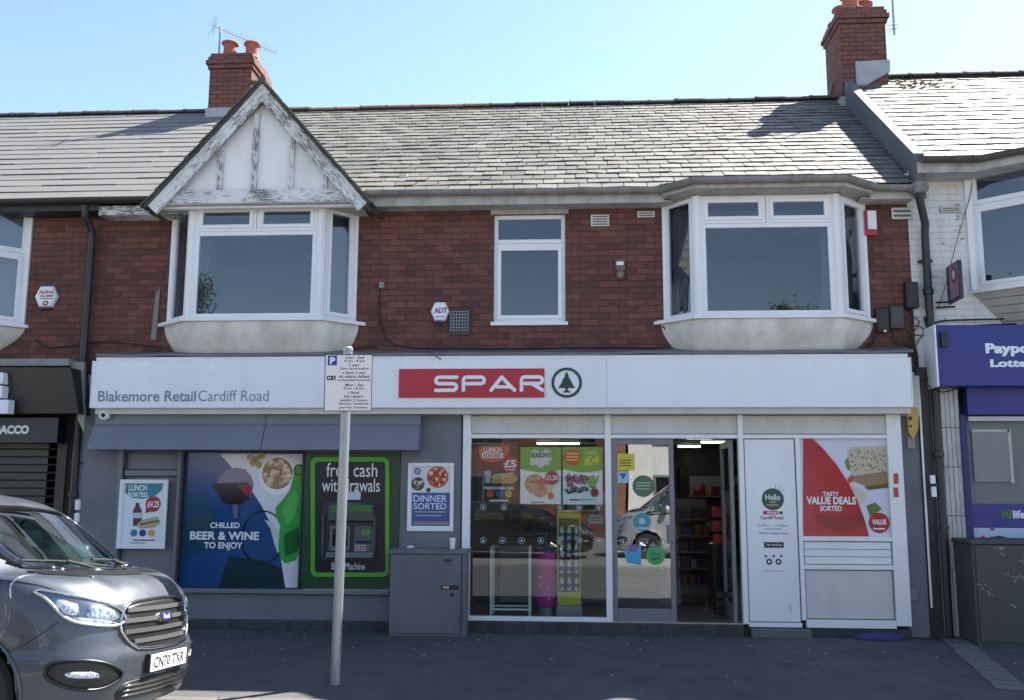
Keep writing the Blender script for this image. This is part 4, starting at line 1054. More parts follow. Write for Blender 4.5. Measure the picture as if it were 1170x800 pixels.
frect(378, 577, 425, 585, wy-.142, ink(52, 110, 50), am, 'green_band', .003)
sm = MB()
frect(377, 601, 400, 629, wy-.056, ink(96, 104, 112), am, 'screen_bezel', .02); frect(380, 604, 397, 624, wy-.077, ink(14, 18, 24, .1), am, 'screen', .002)
frect(405, 601, 426, 633, wy-.056, ink(80, 88, 94), am, 'card_panel', .012); frect(413, 605, 423, 612, wy-.069, ink(70, 140, 60), am, 'card_slot', .006); frect(407, 618, 424, 621, wy-.069, ink(20, 20, 24), am, 'note_slot', .003)
a, b, c, d = rect(374, 631, 427, 637, wy-.06)
MB().box(a, b, wy-.12, wy-.056, c, d).build('shelf', ink(104, 110, 116), am, bevel=.004)
a, b, c, d = rect(405, 622, 419, 630, wy-.07); kp = MB()
for i in range(4):
    for j in range(3): kp.box(a+(b-a)*i/4+.004, a+(b-a)*(i+1)/4-.004, wy-.076, wy-.068, c+(d-c)*j/3+.004, c+(d-c)*(j+1)/3-.004)
kp.build('keypad', M['steel'], am)
for sx_ in (371.5, 429.5): a = X_(sx_, 600, wy); MB().box(a-.012, a+.012, wy-.10, wy-.056, Z_(634, 400, wy), Z_(588, 400, wy)).build('side_cheek', ink(66, 70, 78), am, bevel=.003)

# ---- utility cabinets
def cabinet(px0, py0, px1, pxr, py1, yf, yb, mat, label, right=True):
    a, b, c, d = rect(px0, py0, px1, py1, yf); xr = X_(pxr, 680, yf)
    t = empty('utility_cabinet', ((a+b)/2, yf, 0), label, 'cabinet')
    MB().box(a, xr, yf, yb, -.02, d-.05).build('cabinet_body', mat, t, bevel=.008)
    MB().box(a-.02, xr+.02, yf-.02, yb, d-.049, d).build('lid', mat, t, bevel=.008)
    return t, a, b, c, d, xr
ct, a, b, c, d, xr = cabinet(445, 628, 527, 532, 727, -.45, -.07, M['cab'], 'grey steel utility cabinet standing below the dinner poster')
MB().box(a+.01, b-.005, -.466, -.4501, .03, d-.06).build('door', M['cab'], ct, bevel=.005)
MB().box(b-.001, b+.006, -.458, -.4501, .03, d-.06).build('door_seam', M['black'], ct)
frect(504, 669, 524, 673.5, -.467, ink(30, 30, 34), ct, 'lock_plate', .008); frect(506, 670, 513, 672.5, -.4755, M['steel'], ct, 'lock_label', .002); fdisc(517, 679, 2, -.467, M['black'], ct, 'padlock', .02)
frect(507, 639, 516, 641, -.467, M['black'], ct, 'handle', .012)
sc_ = MB(); rnd = random.Random(2)
for (x, y, n, s_) in ((479, 651, 9, 7), (485, 691, 5, 5), (469, 705, 3, 2.5), (530, 683, 4, 3)):
    for k in range(n):
        p = at(x+rnd.uniform(-s_, s_), y+rnd.uniform(-3, 3)*s_/7, -.468); q = rnd.uniform(.006, .02)
        stroke(sc_, [(p.x, p.z), (p.x+q*rnd.uniform(-1, 2), p.z+q*rnd.uniform(-.8, .8))], .004, -.4665, .0008)
tag(sc_.build('scratches', M['lead_light'], ct), kind='stuff')
cu = empty('paper_cup', tuple(at(517, 621, -.30)), 'small white cup left on the grey cabinet top near the shop window', 'cup')
z = d+.001; cu.location = (at(517, 621, -.3).x, -.3, z)
MB().lathe((cu.location.x, -.3, z), [(.026, 0), (.034, .105)], 16).build('cup_body', M['white'], cu, smooth='auto')
MB().lathe((cu.location.x, -.3, z+.105), [(.037, 0), (.037, .01), (.032, .018)], 16).build('cup_lid', M['white'], cu)
tag(MB().lathe((at(469, 626, -.25).x, -.25, z), [(.03, 0), (.045, .012), (.03, .026), (.01, .03)], 9).build('crumpled_paper', M['white'], None), 'small scrap of crumpled white paper on the grey cabinet top near its left end', 'litter')
ct2, a, b, c, d, xr = cabinet(1113, 617, 1200, 1230, 724, -.55, -.02, M['cab_dark'], 'dark graffiti-scratched utility cabinet at the right edge')
MB().box(a+.03, xr-.03, -.566, -.5501, .03, d-.06).build('door', M['cab_dark'], ct2, bevel=.006)
sc_ = MB(); rnd = random.Random(5)
for (x, y, n, s_) in ((1142, 631, 8, 5), (1123, 670, 4, 5), (1132, 677, 5, 4), (1165, 660, 8, 6), (1158, 692, 5, 3), (1168, 640, 6, 4), (1150, 655, 3, 3)):
    for k in range(n):
        p = at(x+rnd.uniform(-s_, s_), y+rnd.uniform(-s_, s_), -.568); q = rnd.uniform(.01, .03)
        stroke(sc_, [(p.x, p.z), (p.x+q*rnd.uniform(-1, 1), p.z+q*rnd.uniform(-1, 1))], .008, -.5665, .0008)
tag(sc_.build('scratches', M['lead_light'], ct2), kind='stuff')
# side of that cabinet
# ---- drainpipes
def pipe(name, pts, r, mat, label, collars=(), brackets=(), cat='drainpipe', foot=None):
    t = empty(name, tuple(pts[-1]), label, cat)
    MB().tube(pts, r, 12).build('pipe', mat, t, smooth='auto')
    for z in collars:
        mb = MB(); x, y = pts[-1][0], pts[-1][1]; mb.lathe((x, y, z), [(r+.003, 0), (r+.014, .01), (r+.014, .07), (r+.003, .08)], 14); mb.build('collar', mat, t, smooth='auto')
    for z in brackets:
        x, y = pts[-1][0], pts[-1][1]; MB().box(x-r-.03, x+r+.03, y+.01, 0.0 if y > -.2 else y+.03, z, z+.03).build('bracket', mat, t)
    return t
xp = X_(113, 240)-.02
ptl = pipe('drainpipe', [(xp+.0, -.30, ZE-.09), (xp, -.28, ZE-.22), (xp, -.10, ZE-.36), (xp, -.085, ZE-.5), (xp, -.085, 2.6), (xp, -.085, 0)], .045, M['black_pipe'], 'black drainpipe running down the wall left of the gabled bay', collars=(1.5,), brackets=(1.0, 1.9))
ptl.children
xq = X_(1051, 260)
pipe('drainpipe', [(XR+.02, -.33, ZE-.07), (XR+.03, -.32, ZE-.16), (xq+.02, -.12, ZE-.42), (xq+.02, -.09, ZE-.55), (xq+.02, -.09, 0.02)], .045, M['black_pipe'], 'black drainpipe with a bend at the top between red and white brick', collars=(3.9, 2.0), brackets=(4.3, 2.9, 1.2))
hp = MB(); hp.box(XR-.05, XR+.10, -.42, -.26, ZE-.12, ZE+.02); tag(hp.build('rainwater_hopper', M['gutter'], None, bevel=.02), 'small stained gutter outlet box above the bent black drainpipe', 'gutter outlet')
dk = MB(); dk.box(X_(1055, 600), X_(1078, 600)-.02, -.055, -.003, .0, 3.05); tag(dk.build('dark_board', M['brown'], None, bevel=.01), 'dark brown upright board beside the white tiled pilaster', 'board')
pipe('conduit', [(X_(1050, 480), -.05, 2.72), (X_(1050, 480), -.05, .33)], .014, M['white_frame'], 'thin white conduit down the grey pier right of the shop front', cat='conduit')
for i, (px, y0, y1, Yq) in enumerate(((89, 571, 583, -.19), (88, 586, 597, -.19), (1065.5, 543, 553, -.15), (1067, 556, 568, -.15))):
    a, b, c, d = rect(px-2.8, y0, px+2.8, y1, Yq)
    tag(MB().box(a, b, Yq-.02, Yq+.02, c, d).build('white_tag', M['white'], None, bevel=.01), ['upper white tag on the left black drainpipe', 'lower white tag on the left black drainpipe', 'upper white tag on the right black drainpipe', 'lower white tag on the right black drainpipe'][i], 'tag')

# ---- alarm boxes
def hexbox(px, py, rw, rh, label, depth=.07, base=True):
    p = at(px, py, -.02); t = empty('alarm_box', (p.x, -.02, p.z-rh*.0105), label, 'alarm box')
    u = .0104
    pts = [(-rw, 0), (-rw*.55, rh), (rw*.55, rh), (rw, 0), (rw*.55, -rh), (-rw*.55, -rh)]
    mb = MB(); mb.loft([[(p.x+a*u*f_, y, p.z+b*u*f_) for a, b in pts] for y, f_ in ((-.001, 1), (-depth*.6, 1), (-depth, .88))]); mb.build('cover', M['white_frame'], t, bevel=.004)
    if base: MB().box(p.x-rw*.45*u, p.x+rw*.45*u, -depth*.8, -.001, p.z-(rh+2.5)*u, p.z-rh*u).build('strobe', ink(40, 40, 60), t, bevel=.004)
    return t, p, u
t, p, u = hexbox(54, 339.5, 14, 13, 'hexagonal cream alarm box with red lettering on the brick near the left window')
Y = -.072; RED = ink(170, 40, 50)
pword('ALPHA', 44.5, 332, 61.5, 335.6, Y, RED, t, bold=.04); pword('ALARM', 45.5, 336.6, 60.5, 339.5, Y, RED, t, bold=.04); pword('0000 000000', 46, 340.5, 60, 342.2, Y, ink(90, 90, 100), t) if False else frect(46, 340.8, 60, 341.8, Y, ink(120, 110, 115), t)
fdisc(52, 346.5, 3.6, Y, RED, t, ry=3); fdisc(52, 346.5, 1.6, Y-.002, M['white'], t, ry=1.2)
t, p, u = hexbox(503, 356.5, 11, 11.2, 'hexagonal white alarm box with purple lettering beside the square vent')
pword('ADT', 496, 351.5, 511, 358, Y, ink(150, 90, 150), t, bold=.05); frect(497.5, 361.5, 508, 362.6, Y, ink(130, 130, 160), t)
tag(MB().tube([at(502, 369, -.03), at(498, 381, -.02), at(492, 397, -.1), at(490, 401, -.36), at(498, 407, -.37), at(504, 411, -.35)], .007, 6).build('thin_cable', M['cable_brown'], None), 'thin brown cable hanging from the white hexagonal alarm box', 'cable')
a, b, c, d = rect(988, 240, 1002, 269, -.05)
t = empty('alarm_box', ((a+b)/2, -.001, c), 'narrow red and white alarm box beside the flat-topped bay', 'alarm box')
MB().box(a, b, -.055, -.001, c, d).build('backplate', RED, t, bevel=.006); MB().box(a+.03, b-.01, -.075, -.056, c+.07, d-.012).build('cover', M['white_frame'], t, bevel=.006)

# ---- vents and wall fittings
def airbrick(px, label, mat=None, rows=4):
    a, b, c, d = rect(*px, 0); t = empty('air_brick', ((a+b)/2, 0, c), label, 'vent', 'air bricks under the eaves')
    mat = mat or M['cream']; mb = MB(); mb.box(a, b, -.012, -.001, c, d)
    mb.build('plate', paint('vent_back', g(.12), .8, .3), t)
    k = MB(); hh = (d-c)/(rows*2+1)
    for i in range(rows+1): k.box(a, b, -.026, -.0125, c+hh*2*i, c+hh*(2*i+1))
    k.box(a, a+.02, -.0255, -.0125, c, d); k.box(b-.02, b, -.0255, -.0125, c, d); k.build('louvres', mat, t)
airbrick((675, 246, 696, 259), 'stained white louvred air brick to the right of the middle window')
airbrick((728, 242, 748, 249), 'small air brick just left of the flat-topped bay', rows=2)
airbrick((1018, 238, 1042, 251), 'cream air brick at the right end of the red brick', rows=2)
airbrick((1074, 237, 1097, 243), 'faint air brick in the white painted brick', rows=2)
a, b, c, d = rect(513, 354, 538, 383, 0)
t = empty('extractor_vent', ((a+b)/2, 0, c), 'square dark extractor vent beside the white hexagonal alarm box', 'vent')
MB().box(a, b, -.03, -.001, c, d).build('vent_body', paint('dark_vent', g(.045, (.95, 1, 1.1)), .6, .3), t, bevel=.006)
k = MB()
for i in range(7): q = a+.03+(b-a-.06)*i/6; k.box(q-.003, q+.003, -.05, -.031, c+.05, d-.03)
for i in range(7): q = c+.05+(d-c-.08)*i/6; k.box(a+.03, b-.03, -.046, -.032, q-.003, q+.003)
k.build('grille', M['lead_light'], t)
t = empty('old_lamp_bracket', tuple(at(708, 318, 0)), 'rusty old lamp fitting with a round knob on the brick near the flat-topped bay', 'wall fitting')
frect(703, 297, 714, 310, -.001, paint('tarnished', g(.12, (1, .9, .7)), .6, .5), t, 'bracket_plate', .05, .008); frect(704.5, 299, 712.5, 303, -.053, M['white'], t, 'bracket_label', .004)
p = at(708.5, 315, 0); mb = MB()
mb.loft([[(p.x+r*math.cos(q*math.pi/9), y, p.z+r*math.sin(q*math.pi/9)) for q in range(18)] for y, r in ((-.001, .05), (-.05, .055), (-.08, .04), (-.085, .02))]); mb.build('round_knob', paint('brass_old', g(.2, (1, .8, .5)), .5, .5), t, smooth='auto')
t = empty('cable_insulator', tuple(at(437, 331, 0)), 'small white cable insulator on the brick right of the gabled bay', 'insulator')
p = at(437, 327, 0); MB().lathe((p.x, -.05, p.z-.04), [(.02, 0), (.035, .01), (.035, .03), (.02, .035), (.035, .045), (.03, .07), (.01, .08)], 12).build('ceramic_reel', paint('dirty_ceramic', g(.4), .4, .5), t, smooth='auto'); MB().box(p.x-.01, p.x+.01, -.05, -.001, p.z-.02, p.z).build('bracket', M['black'], t)
tag(MB().tube([at(434, 330, -.05), at(433.5, 350, -.012), at(435, 370, -.012), at(441, 387, -.012), at(450, 394, -.012), at(470, 397.5, -.012), at(560, 398.5, -.012), at(700, 397, -.012), at(770, 398, -.012)], .009, 6).build('thin_cable', M['cable'], None), 'black cable running from the white insulator along the foot of the brick', 'cable')
tag(MB().hexa([(*at(172, 389, -.02)[:2], at(172, 389, 0).z), (*at(178.5, 389, -.02)[:2], at(172, 389, 0).z), (*at(178.5, 389, -.001)[:2], at(172, 389, 0).z), (*at(172, 389, -.001)[:2], at(172, 389, 0).z), at(178, 334, -.02), at(183, 329, -.02), at(183, 329, -.001), at(178, 334, -.001)]).build('wooden_batten', M['wood_grey'], None, bevel=.003), 'bare grey wooden batten fixed upright on the brick left of the gabled bay', 'batten')
# cctv
p = at(122, 475, -.2)
t = empty('security_camera', (p.x, -.2, p.z), 'small white dome security camera below the left end of the sign board', 'security camera')
mb = MB(); mb.loft([[(p.x+r*1.1*math.cos(q*math.pi/10), y, p.z+r*math.sin(q*math.pi/10)) for q in range(20)] for y, r in ((-.2, .05), (-.225, .062), (-.27, .062), (-.29, .045))]); mb.build('housing', M['white_frame'], t, smooth='auto')
mb = MB(); mb.loft([[(p.x+r*math.cos(q*math.pi/8), y, p.z+r*math.sin(q*math.pi/8)) for q in range(16)] for y, r in ((-.2895, .028), (-.305, .022), (-.31, .008))]); mb.build('lens', ink(12, 12, 14, .1), t, smooth='auto')
# junction boxes and cable tangle on the right
for px, mat, label, dp in (((999, 352, 1013.5, 381), M['black'], 'black junction box with a tiny white label beside the flat-topped bay', .09), ((1014.5, 350.5, 1031, 376.5), paint('dark_grey_box', g(.05, (.95, 1, 1.1)), .5, .2), 'dark grey junction box between two black ones', .08), ((1031.5, 324, 1046.5, 354), M['black'], 'tall black cable splitter box on the white brick edge near the drainpipe', .12)):
    a, b, c, d = rect(*px, 0); t = empty('junction_box', ((a+b)/2, 0, c), label, 'junction box')
    MB().box(a, b, -dp, -.004, c, d).build('box_body', mat, t, bevel=.022); MB().box(a+.02, b-.02, -dp-.008, -dp-.0005, c+.04, d-.03).build('box_cover', mat, t, bevel=.004)
    if 'label' in label: frect(1010, 377, 1012.8, 379.5, -dp-.01, M['white'], t, 'label_dot', .002)
rnd = random.Random(11)
def cab(pts, r=.007, m=None, label='', dy=-.03):
    P3 = [at(x, y, dy if len(q) == 0 else q[0]) for x, y, *q in pts]
    # smooth
    out = []
    for i in range(len(P3)-1):
        p0, p1, p2, p3 = P3[max(i-1, 0)], P3[i], P3[i+1], P3[min(i+2, len(P3)-1)]
        for k in range(5):
            t = k/5; out.append(.5*((2*p1)+(p2-p0)*t+(2*p0-5*p1+4*p2-p3)*t*t+(3*p1-p0-3*p2+p3)*t**3))
    out.append(P3[-1]); return tag(MB().tube(out, r, 6).build('cable', m or M['cable'], None), label, 'cable')
cab([(1000, 377), (998, 390), (985, 399), (960, 404, -.2), (905, 407, -.2), (812, 406, -.2), (790, 405, -.19), (781, 396, -.05), (770, 386), (757, 373)], .009, None, 'black cable draped round the foot of the flat-topped bay')
cab([(1020, 377), (1024, 392), (1040, 396), (1046, 412), (1052, 440)], .009, None, 'black cable from the dark grey junction box to the drainpipe')
cab([(1027, 377), (1034, 384), (1045, 378), (1050, 368), (1042, 362), (1034, 369), (1040, 380), (1053, 384)], .008, M['cable_brown'], 'coiled grey brown cable beside the junction boxes')
cab([(1030, 384), (1038, 392), (1050, 388), (1056, 378), (1048, 372), (1037, 377)], .007, M['cable_brown'], 'second loop of brown cable under the tall splitter box')
cab([(1040, 354), (1043, 366), (1040, 384), (1047, 402), (1049, 430), (1047, 460)], .012, None, 'thick black cable dropping from the tall splitter box')
cab([(1056, 362), (1062, 378), (1080, 377), (1120, 372), (1175, 370)], .012, None, 'black cable running right above the blue sign', -.06)
cab([(1058, 350), (1064, 368), (1085, 366), (1170, 364)], .010, None, 'upper black cable on the white brick above the blue sign', -.03)
cab([(1111, 205), (1108, 225), (1092, 280), (1082, 320), (1072, 352)], .004, None, 'thin wire slanting down the white brick behind the hanging sign', -.04)
cab([(1060, 440), (1075, 448), (1095, 444), (1108, 441)], .007, None, 'black cable looping over the white tiled pilaster', -.14)
cab([(1000, 400, -.06), (1030, 404, -.1), (1043, 399, -.1), (1050, 390, -.1)], .007, None, 'black cable lying on the lead flashing at its right end')
cab([(40, 388), (55, 397), (90, 394), (118, 391), (160, 394), (190, 399, -.1), (210, 408, -.17), (300, 411, -.2), (380, 409, -.17), (395, 400, -.05), (430, 396)], .009, None, 'black cable sagging under the apron of the gabled bay')
# yellow alarm / bell unit and little box under it on the grey pier
t = empty('sounder_box', tuple(at(1041, 510, -.02)), 'faded yellow pointed alarm sounder under the right end of the sign board', 'alarm sounder')
flat([(1034, 465), (1047, 467), (1047, 490), (1041, 503), (1036, 494)], -.021, M['yellow'], t, 'sounder_case', .07); fdisc(1040, 478, 2.2, -.093, M['black'], t, 'sounder_hole', .003); fdisc(1040.5, 487, 1.6, -.093, M['black'], t, 'sounder_hole', .003)
frect(1036, 499, 1044, 513, -.021, paint('small_grey_box', g(.25), .5, .3), t, 'junction_case', .03)
tag(frect(1038, 674, 1047, 686, -.021, paint('pale_socket', g(.22), .5, .3), None, 'socket_box', .03, .004), 'small grey socket box low on the grey pier', 'socket box')
for i, (y0, y1) in enumerate(((541, 553), (557, 568))):
    tag(frect(1021, y0, 1026.5, y1, SY-.021, ink(176, 70, 50), None, 'red_reflector', .006, .002), ['upper', 'lower'][i]+' red strip on the white shop front frame right of the sandwich poster', 'reflector')
# blue sack on the step
t = MB(); p = at(1005, 724, -.25); rings = []
for z, f_ in ((-.005, 1), (.02, 1.03), (.045, .93), (.065, .66), (.072, .2)): rings.append([(p.x+.26*f_*math.cos(q*math.pi/14)*(1+.06*math.sin(5*q)), -.23+.11*f_*math.sin(q*math.pi/14), z) for q in range(28)])
t.loft(rings); tag(t.build('blue_sack', paint('faded_blue_cloth', rgb(58, 58, 112), .9, .5, rgb(60, 60, 76), 6), None, smooth=True), 'flattened blue sack lying against the foot of the shop front', 'sack')

# ---- TV aerials
def aerial(base, h, label, boom_dir, n, with_boom=True):
    t = empty('tv_aerial', tuple(base), label, 'aerial'); bx = Vector(base); top = bx+Vector((0, 0, h))
    MB().tube([bx, top], .018, 8).build('mast', M['galv'], t)
    if with_boom:
        bd_ = Vector(boom_dir); d = bd_.normalized(); sd_ = Vector((0, 0, 1)).cross(d).normalized(); up = d.cross(sd_)
        s0 = top+Vector((0, 0, -.03)); MB().tube([s0-d*.14, s0+bd_], .010, 6).build('boom', M['steel'], t)
        el = MB()
        for k in range(n):
            c = s0+bd_*((k+1.5)/(n+1)); el.tube([c-sd_*.07-up*.05, c+sd_*.07-up*.05], .004, 4); el.tube([c-sd_*.06+up*.05, c+sd_*.06+up*.05], .004, 4); el.tube([c-up*.05, c+up*.05], .003, 4)
        el.build('elements', M['steel'], t)
        rf_ = MB()
        for k in range(-2, 3): rf_.tube([s0-d*.1+up*k*.06-sd_*.16+d*abs(k)*-.02, s0-d*.1+up*k*.06+sd_*.16+d*abs(k)*-.02], .005, 5)
        rf_.tube([s0-d*.1-up*.15, s0-d*.1+up*.15], .006, 5); rf_.build('reflector', M['steel'], t)
    return t
pb = at(250, 64, 3.95); tp = at(251, 31, 3.95); pe = at(316, 59, 4.6)
aerial((pb.x, 3.95, pb.z-.1), tp.z-pb.z+.1, 'television aerial pointing right on the left chimney', (pe-tp), 15)
mb = at(1022, 40, 4.1); t = aerial((mb.x, 4.1, mb.z), 1.2, 'bare aerial mast fixed to the side of the right chimney', (0, 0, 0), 0, False)
br = MB()
for dz in (.1, .17): br.tube([(5.20, 4.1, mb.z+dz), (mb.x+.04, 4.1, mb.z+dz)], .008, 5); br.tube([(mb.x-.05, 4.06, mb.z+dz), (mb.x+.06, 4.06, mb.z+dz)], .008, 5)
br.build('wall_bracket', M['steel'], t)
aerial2 = aerial((-13.2, 4.3, 8.1), 1.2, 'distant aerial', (1, 0, .1), 8) if False else None

# ---- window posters and stickers, right-hand display
GY = SY+.005
t = empty('sandwich_poster', tuple(at(967, 612, SY)), 'large red poster with a sandwich filling the right shop window', 'poster')
a, b, c, d = rect(917, 501, 1018, 613, SY+.012); GY = SY+.030
MB().box(xD[1], xE[0], GY, GY+.03, r6[0], zU0).build('sheet', ink(208, 214, 226, .15), t)
CR = ink(176, 34, 50, .15); Y = GY-.001
flat([(917.5, 501), (928, 501), (940, 512), (956, 531), (970, 553), (980, 573), (988, 594), (993, 613), (917.5, 613)], Y, CR, t)
flat([(968, 515), (972, 511), (1017.5, 509), (1017.5, 538), (1000, 540), (975, 544), (972, 540), (970, 528)], Y-.0016, ink(196, 188, 166, .15), t, 'bread_print')
flat([(974, 544), (1017.5, 538), (1017.5, 552), (990, 556), (976, 550)], Y-.0018, ink(150, 128, 96, .15), t, 'filling_print'); flat([(988, 556), (1017.5, 552), (1017.5, 557), (992, 560)], Y-.0032, ink(96, 84, 64, .15), t)
flat([(972, 553), (985, 560), (992, 566), (984, 577), (978, 566)], Y-.003, ink(210, 200, 176, .15), t, 'bread_print')
flat([(965, 527), (969, 523), (972, 538), (968, 536)], Y-.0034, ink(110, 140, 70, .15), t); flat([(968, 548), (973, 542), (976, 549), (970, 553)], Y-.005, ink(196, 84, 60, .15), t)
flat([(990, 578), (1000, 574), (1008, 582), (994, 590)], Y-.0018, ink(96, 116, 64, .15), t)
flat([(930, 585), (960, 592), (985, 586), (989, 600), (960, 608), (936, 600)], Y-.0018, ink(140, 40, 44, .15), t)
rnd = random.Random(31); sd_ = [ink(90, 74, 56, .15), ink(160, 146, 118, .15), ink(60, 52, 44, .15)]
bitm = {0: MB(), 1: MB(), 2: MB()}
for k in range(150):
    x, y = rnd.uniform(971, 1016), rnd.uniform(513, 538); p = at(x, y, Y-.0035); bitm[k % 3].disc(p.x, p.z, rnd.uniform(.005, .011), Y-.0045, Y-.0033, 6, rnd.uniform(.004, .008))
for k in bitm: tag(bitm[k].build('seed_print', sd_[k], t), kind='stuff')
pword('TASTY', 940, 562, 958.5, 567, Y-.006, M['white'], t, bold=.03); pword('VALUE DEALS', 921.5, 567.5, 978, 576.5, Y-.006, M['white'], t, bold=.04); pword('SORTED', 937, 578, 962, 584, Y-.006, M['white'], t, bold=.03)
fdisc(1004.5, 597.5, 11, Y-.004, CR, t); pword('VALUE', 996.5, 593.5, 1012.5, 599.5, Y-.007, M['white'], t, bold=.04); frect(1000, 601, 1009, 602.5, Y-.007, NAVY, t); frect(998, 603.5, 1011, 605, Y-.007, M['white'], t)
t = empty('opening_hours_decal', tuple(at(883, 645, SY)), 'green round greeting decal with opening hours on the white panel', 'decal')
Y = SY-.001; fdisc(883, 570.5, 12, Y, ink(38, 78, 62), t)
for k, a_ in enumerate((40, 58, 76)): p = at(883, 570.5, Y); stroke_ = MB(); stroke(stroke_, [(p.x+.14*math.cos(R(a_)), p.z+.14*math.sin(R(a_))), (p.x+.175*math.cos(R(a_)), p.z+.175*math.sin(R(a_)))], .005, Y, .001); stroke_.build('print', ink(60, 110, 90), t)
pword('Hello', 874.5, 565, 891.5, 571.5, Y-.003, M['white'], t, bold=.02); pword('open', 879, 573, 887, 575, Y-.003, M['white'], t); frect(876, 576.5, 890, 577.8, Y-.003, ink(170, 180, 90), t)
frect(872, 584, 889.5, 588, Y, M['red'], t); pword('SPAR', 876.5, 584.8, 888.5, 587.2, Y-.002, M['white'], t, bold=.03); fdisc(892.5, 586, 1.8, Y, M['dkgreen'], t)
pword('Cardiff Road', 869, 589.5, 895, 593.5, Y, M['ink_black'], t, bold=.02)
pword('7:00am - 11:00pm', 866.5, 599, 900, 602.5, Y, ink(80, 90, 110), t, bold=.0); frect(873, 604, 893, 605, Y, ink(140, 150, 170), t)
pword('Thanks for keeping it local', 867, 608, 900, 611, Y, M['ink_black'], t, bold=.02)
frect(873, 619.5, 895.5, 626, Y, ink(40, 44, 52), t); pword('No smoking', 876, 621, 893, 624.5, Y-.002, M['white'], t)
for x in (875, 884, 892.5): fdisc(x, 635.5, 1.3, Y, M['ink_black'], t)
for x in (879, 889.5): fdisc(x, 642, 3.3, Y, ink(50, 54, 62), t); fdisc(x, 642, 1.4, Y-.002, M['white'], t)
frect(872, 652, 895, 652.8, Y, ink(150, 160, 180), t)
tag(MB().tube([at(902, 691, Y), at(904, 700, Y)], .003, 4).build('scratch', M['ink_black'], t))

# main window posters hang just behind the glass
PY = SY+.075
def wposter(px, label, name='window_poster'):
    a, b, c, d = rect(*px, PY); return empty(name, ((a+b)/2, PY, c), label, 'poster', 'posters inside the shop window')
t = wposter((547, 507, 592, 576), 'dark meal deal poster with orange lunch bubble at the left of the shop window')
frect(546, 505, 592, 576, PY+.004, ink(40, 38, 40), t, 'sheet', .003); Y = PY-.001
flat([(548, 509), (582, 508), (581, 519), (574, 526), (562, 529), (551, 526), (547, 518)], Y, ink(206, 92, 52), t)
pword('LUNCH', 552.5, 511, 573, 517, Y-.002, M['white'], t, bold=.03); frect(550.5, 517.5, 575, 523.5, Y-.0018, M['white'], t); pword('SORTED.', 552, 518.5, 574, 522.8, Y-.004, ink(150, 60, 40), t, bold=.03)
fdisc(583, 530.5, 9.3, Y-.002, CRIM, t); pword('£5', 576, 525.5, 590, 534.5, Y-.004, M['white'], t, bold=.04); frect(577, 536, 589, 537.5, Y-.004, ink(230, 180, 190), t)
flat([(553.5, 538), (561, 538), (560, 552), (554.5, 552)], Y, ink(170, 178, 190), t); flat([(560, 545), (566, 542), (590, 539), (591, 543), (564, 549)], Y-.0016, ink(200, 170, 130), t); flat([(561, 549), (590, 543), (592, 548), (586, 553), (562, 552)], Y-.003, ink(176, 156, 90), t); fdisc(590, 541, 3.4, Y-.004, NAVY, t)
pword('PREMIUM MEAL DEAL', 553.5, 556, 587.5, 559.5, Y, M['white'], t, bold=.03)
for x, c in ((560, ink(196, 80, 50)), (571, ink(40, 84, 170)), (581, ink(176, 168, 80))): fdisc(x, 564.5, 4, Y, c, t)
frect(559, 571, 581, 573, Y, ink(210, 210, 214), t)
def hanger(px, label):
    t = wposter(px, label); x0, y0, x1, y1 = px; frect(x0, y0, x1, y1, PY+.002, ink(240, 244, 248), t, 'sheet', .003)
    n = 10; top = [(x0, y0), (x1, y0)]; base = [(x1-(x1-x0)*k/n, y0+(y1-y0)*(.40+.05*math.sin(k/n*math.pi)-.02*k/n)) for k in range(n+1)]
    flat(top+base, PY-.002, ink(84, 176, 66), t, 'green_print'); return t
t = hanger((594.5, 511, 641, 576), 'green and white season poster with potatoes in the middle of the shop window'); Y = PY-.005
flat([(606, 516), (611, 513), (617.5, 517), (624, 513), (630, 516), (631, 524), (617.5, 536), (605, 524)], Y, ink(206, 214, 204), t); pword("SEASON'S", 606, 517, 630, 523, Y-.002, ink(36, 70, 40), t, bold=.04)
pword('BEST', 606, 524, 630, 531.5, Y-.003, M['white'], t, bold=.06)
food_disc(611, 553, 11, Y, t, ink(190, 150, 108), [ink(206, 160, 124), ink(170, 128, 88), ink(214, 176, 140)], 26, 8, 3.2); food_disc(617, 560, 8, Y-.003, t, ink(204, 150, 126), [ink(214, 160, 136), ink(190, 136, 110)], 12, 9, 3)
flat([(612, 549), (626, 546), (634, 550), (632, 554), (614, 553)], Y-.009, ink(204, 96, 84), t)
fdisc(631, 546, 7.6, Y-.012, CRIM, t); pword('£1.50', 624.5, 543, 637.5, 549, Y-.015, M['white'], t, bold=.04); flat([(624, 556), (632, 554), (632, 562), (626, 566)], Y-.004, ink(220, 210, 160), t); fdisc(629.5, 567, 3.6, Y-.004, ink(206, 120, 90), t); frect(606, 573.4, 622, 574.4, Y, CRIM, t)
t = hanger((643, 511, 688.5, 576.5), 'green and white fruit poster with grapes at the right of the shop window')
fdisc(654, 522.5, 9.6, Y, ink(206, 70, 40), t); 
for k in range(3): frect(647, 517.5+k*3.6, 661, 519.4+k*3.6, Y-.002, ink(236, 196, 80), t)
pword('2 FOR', 669, 515.5, 683, 519.5, Y, ink(206, 220, 50), t, bold=.04); pword('£4', 667.5, 520.5, 685, 531.5, Y, ink(206, 220, 50), t, bold=.05)
rnd = random.Random(12)
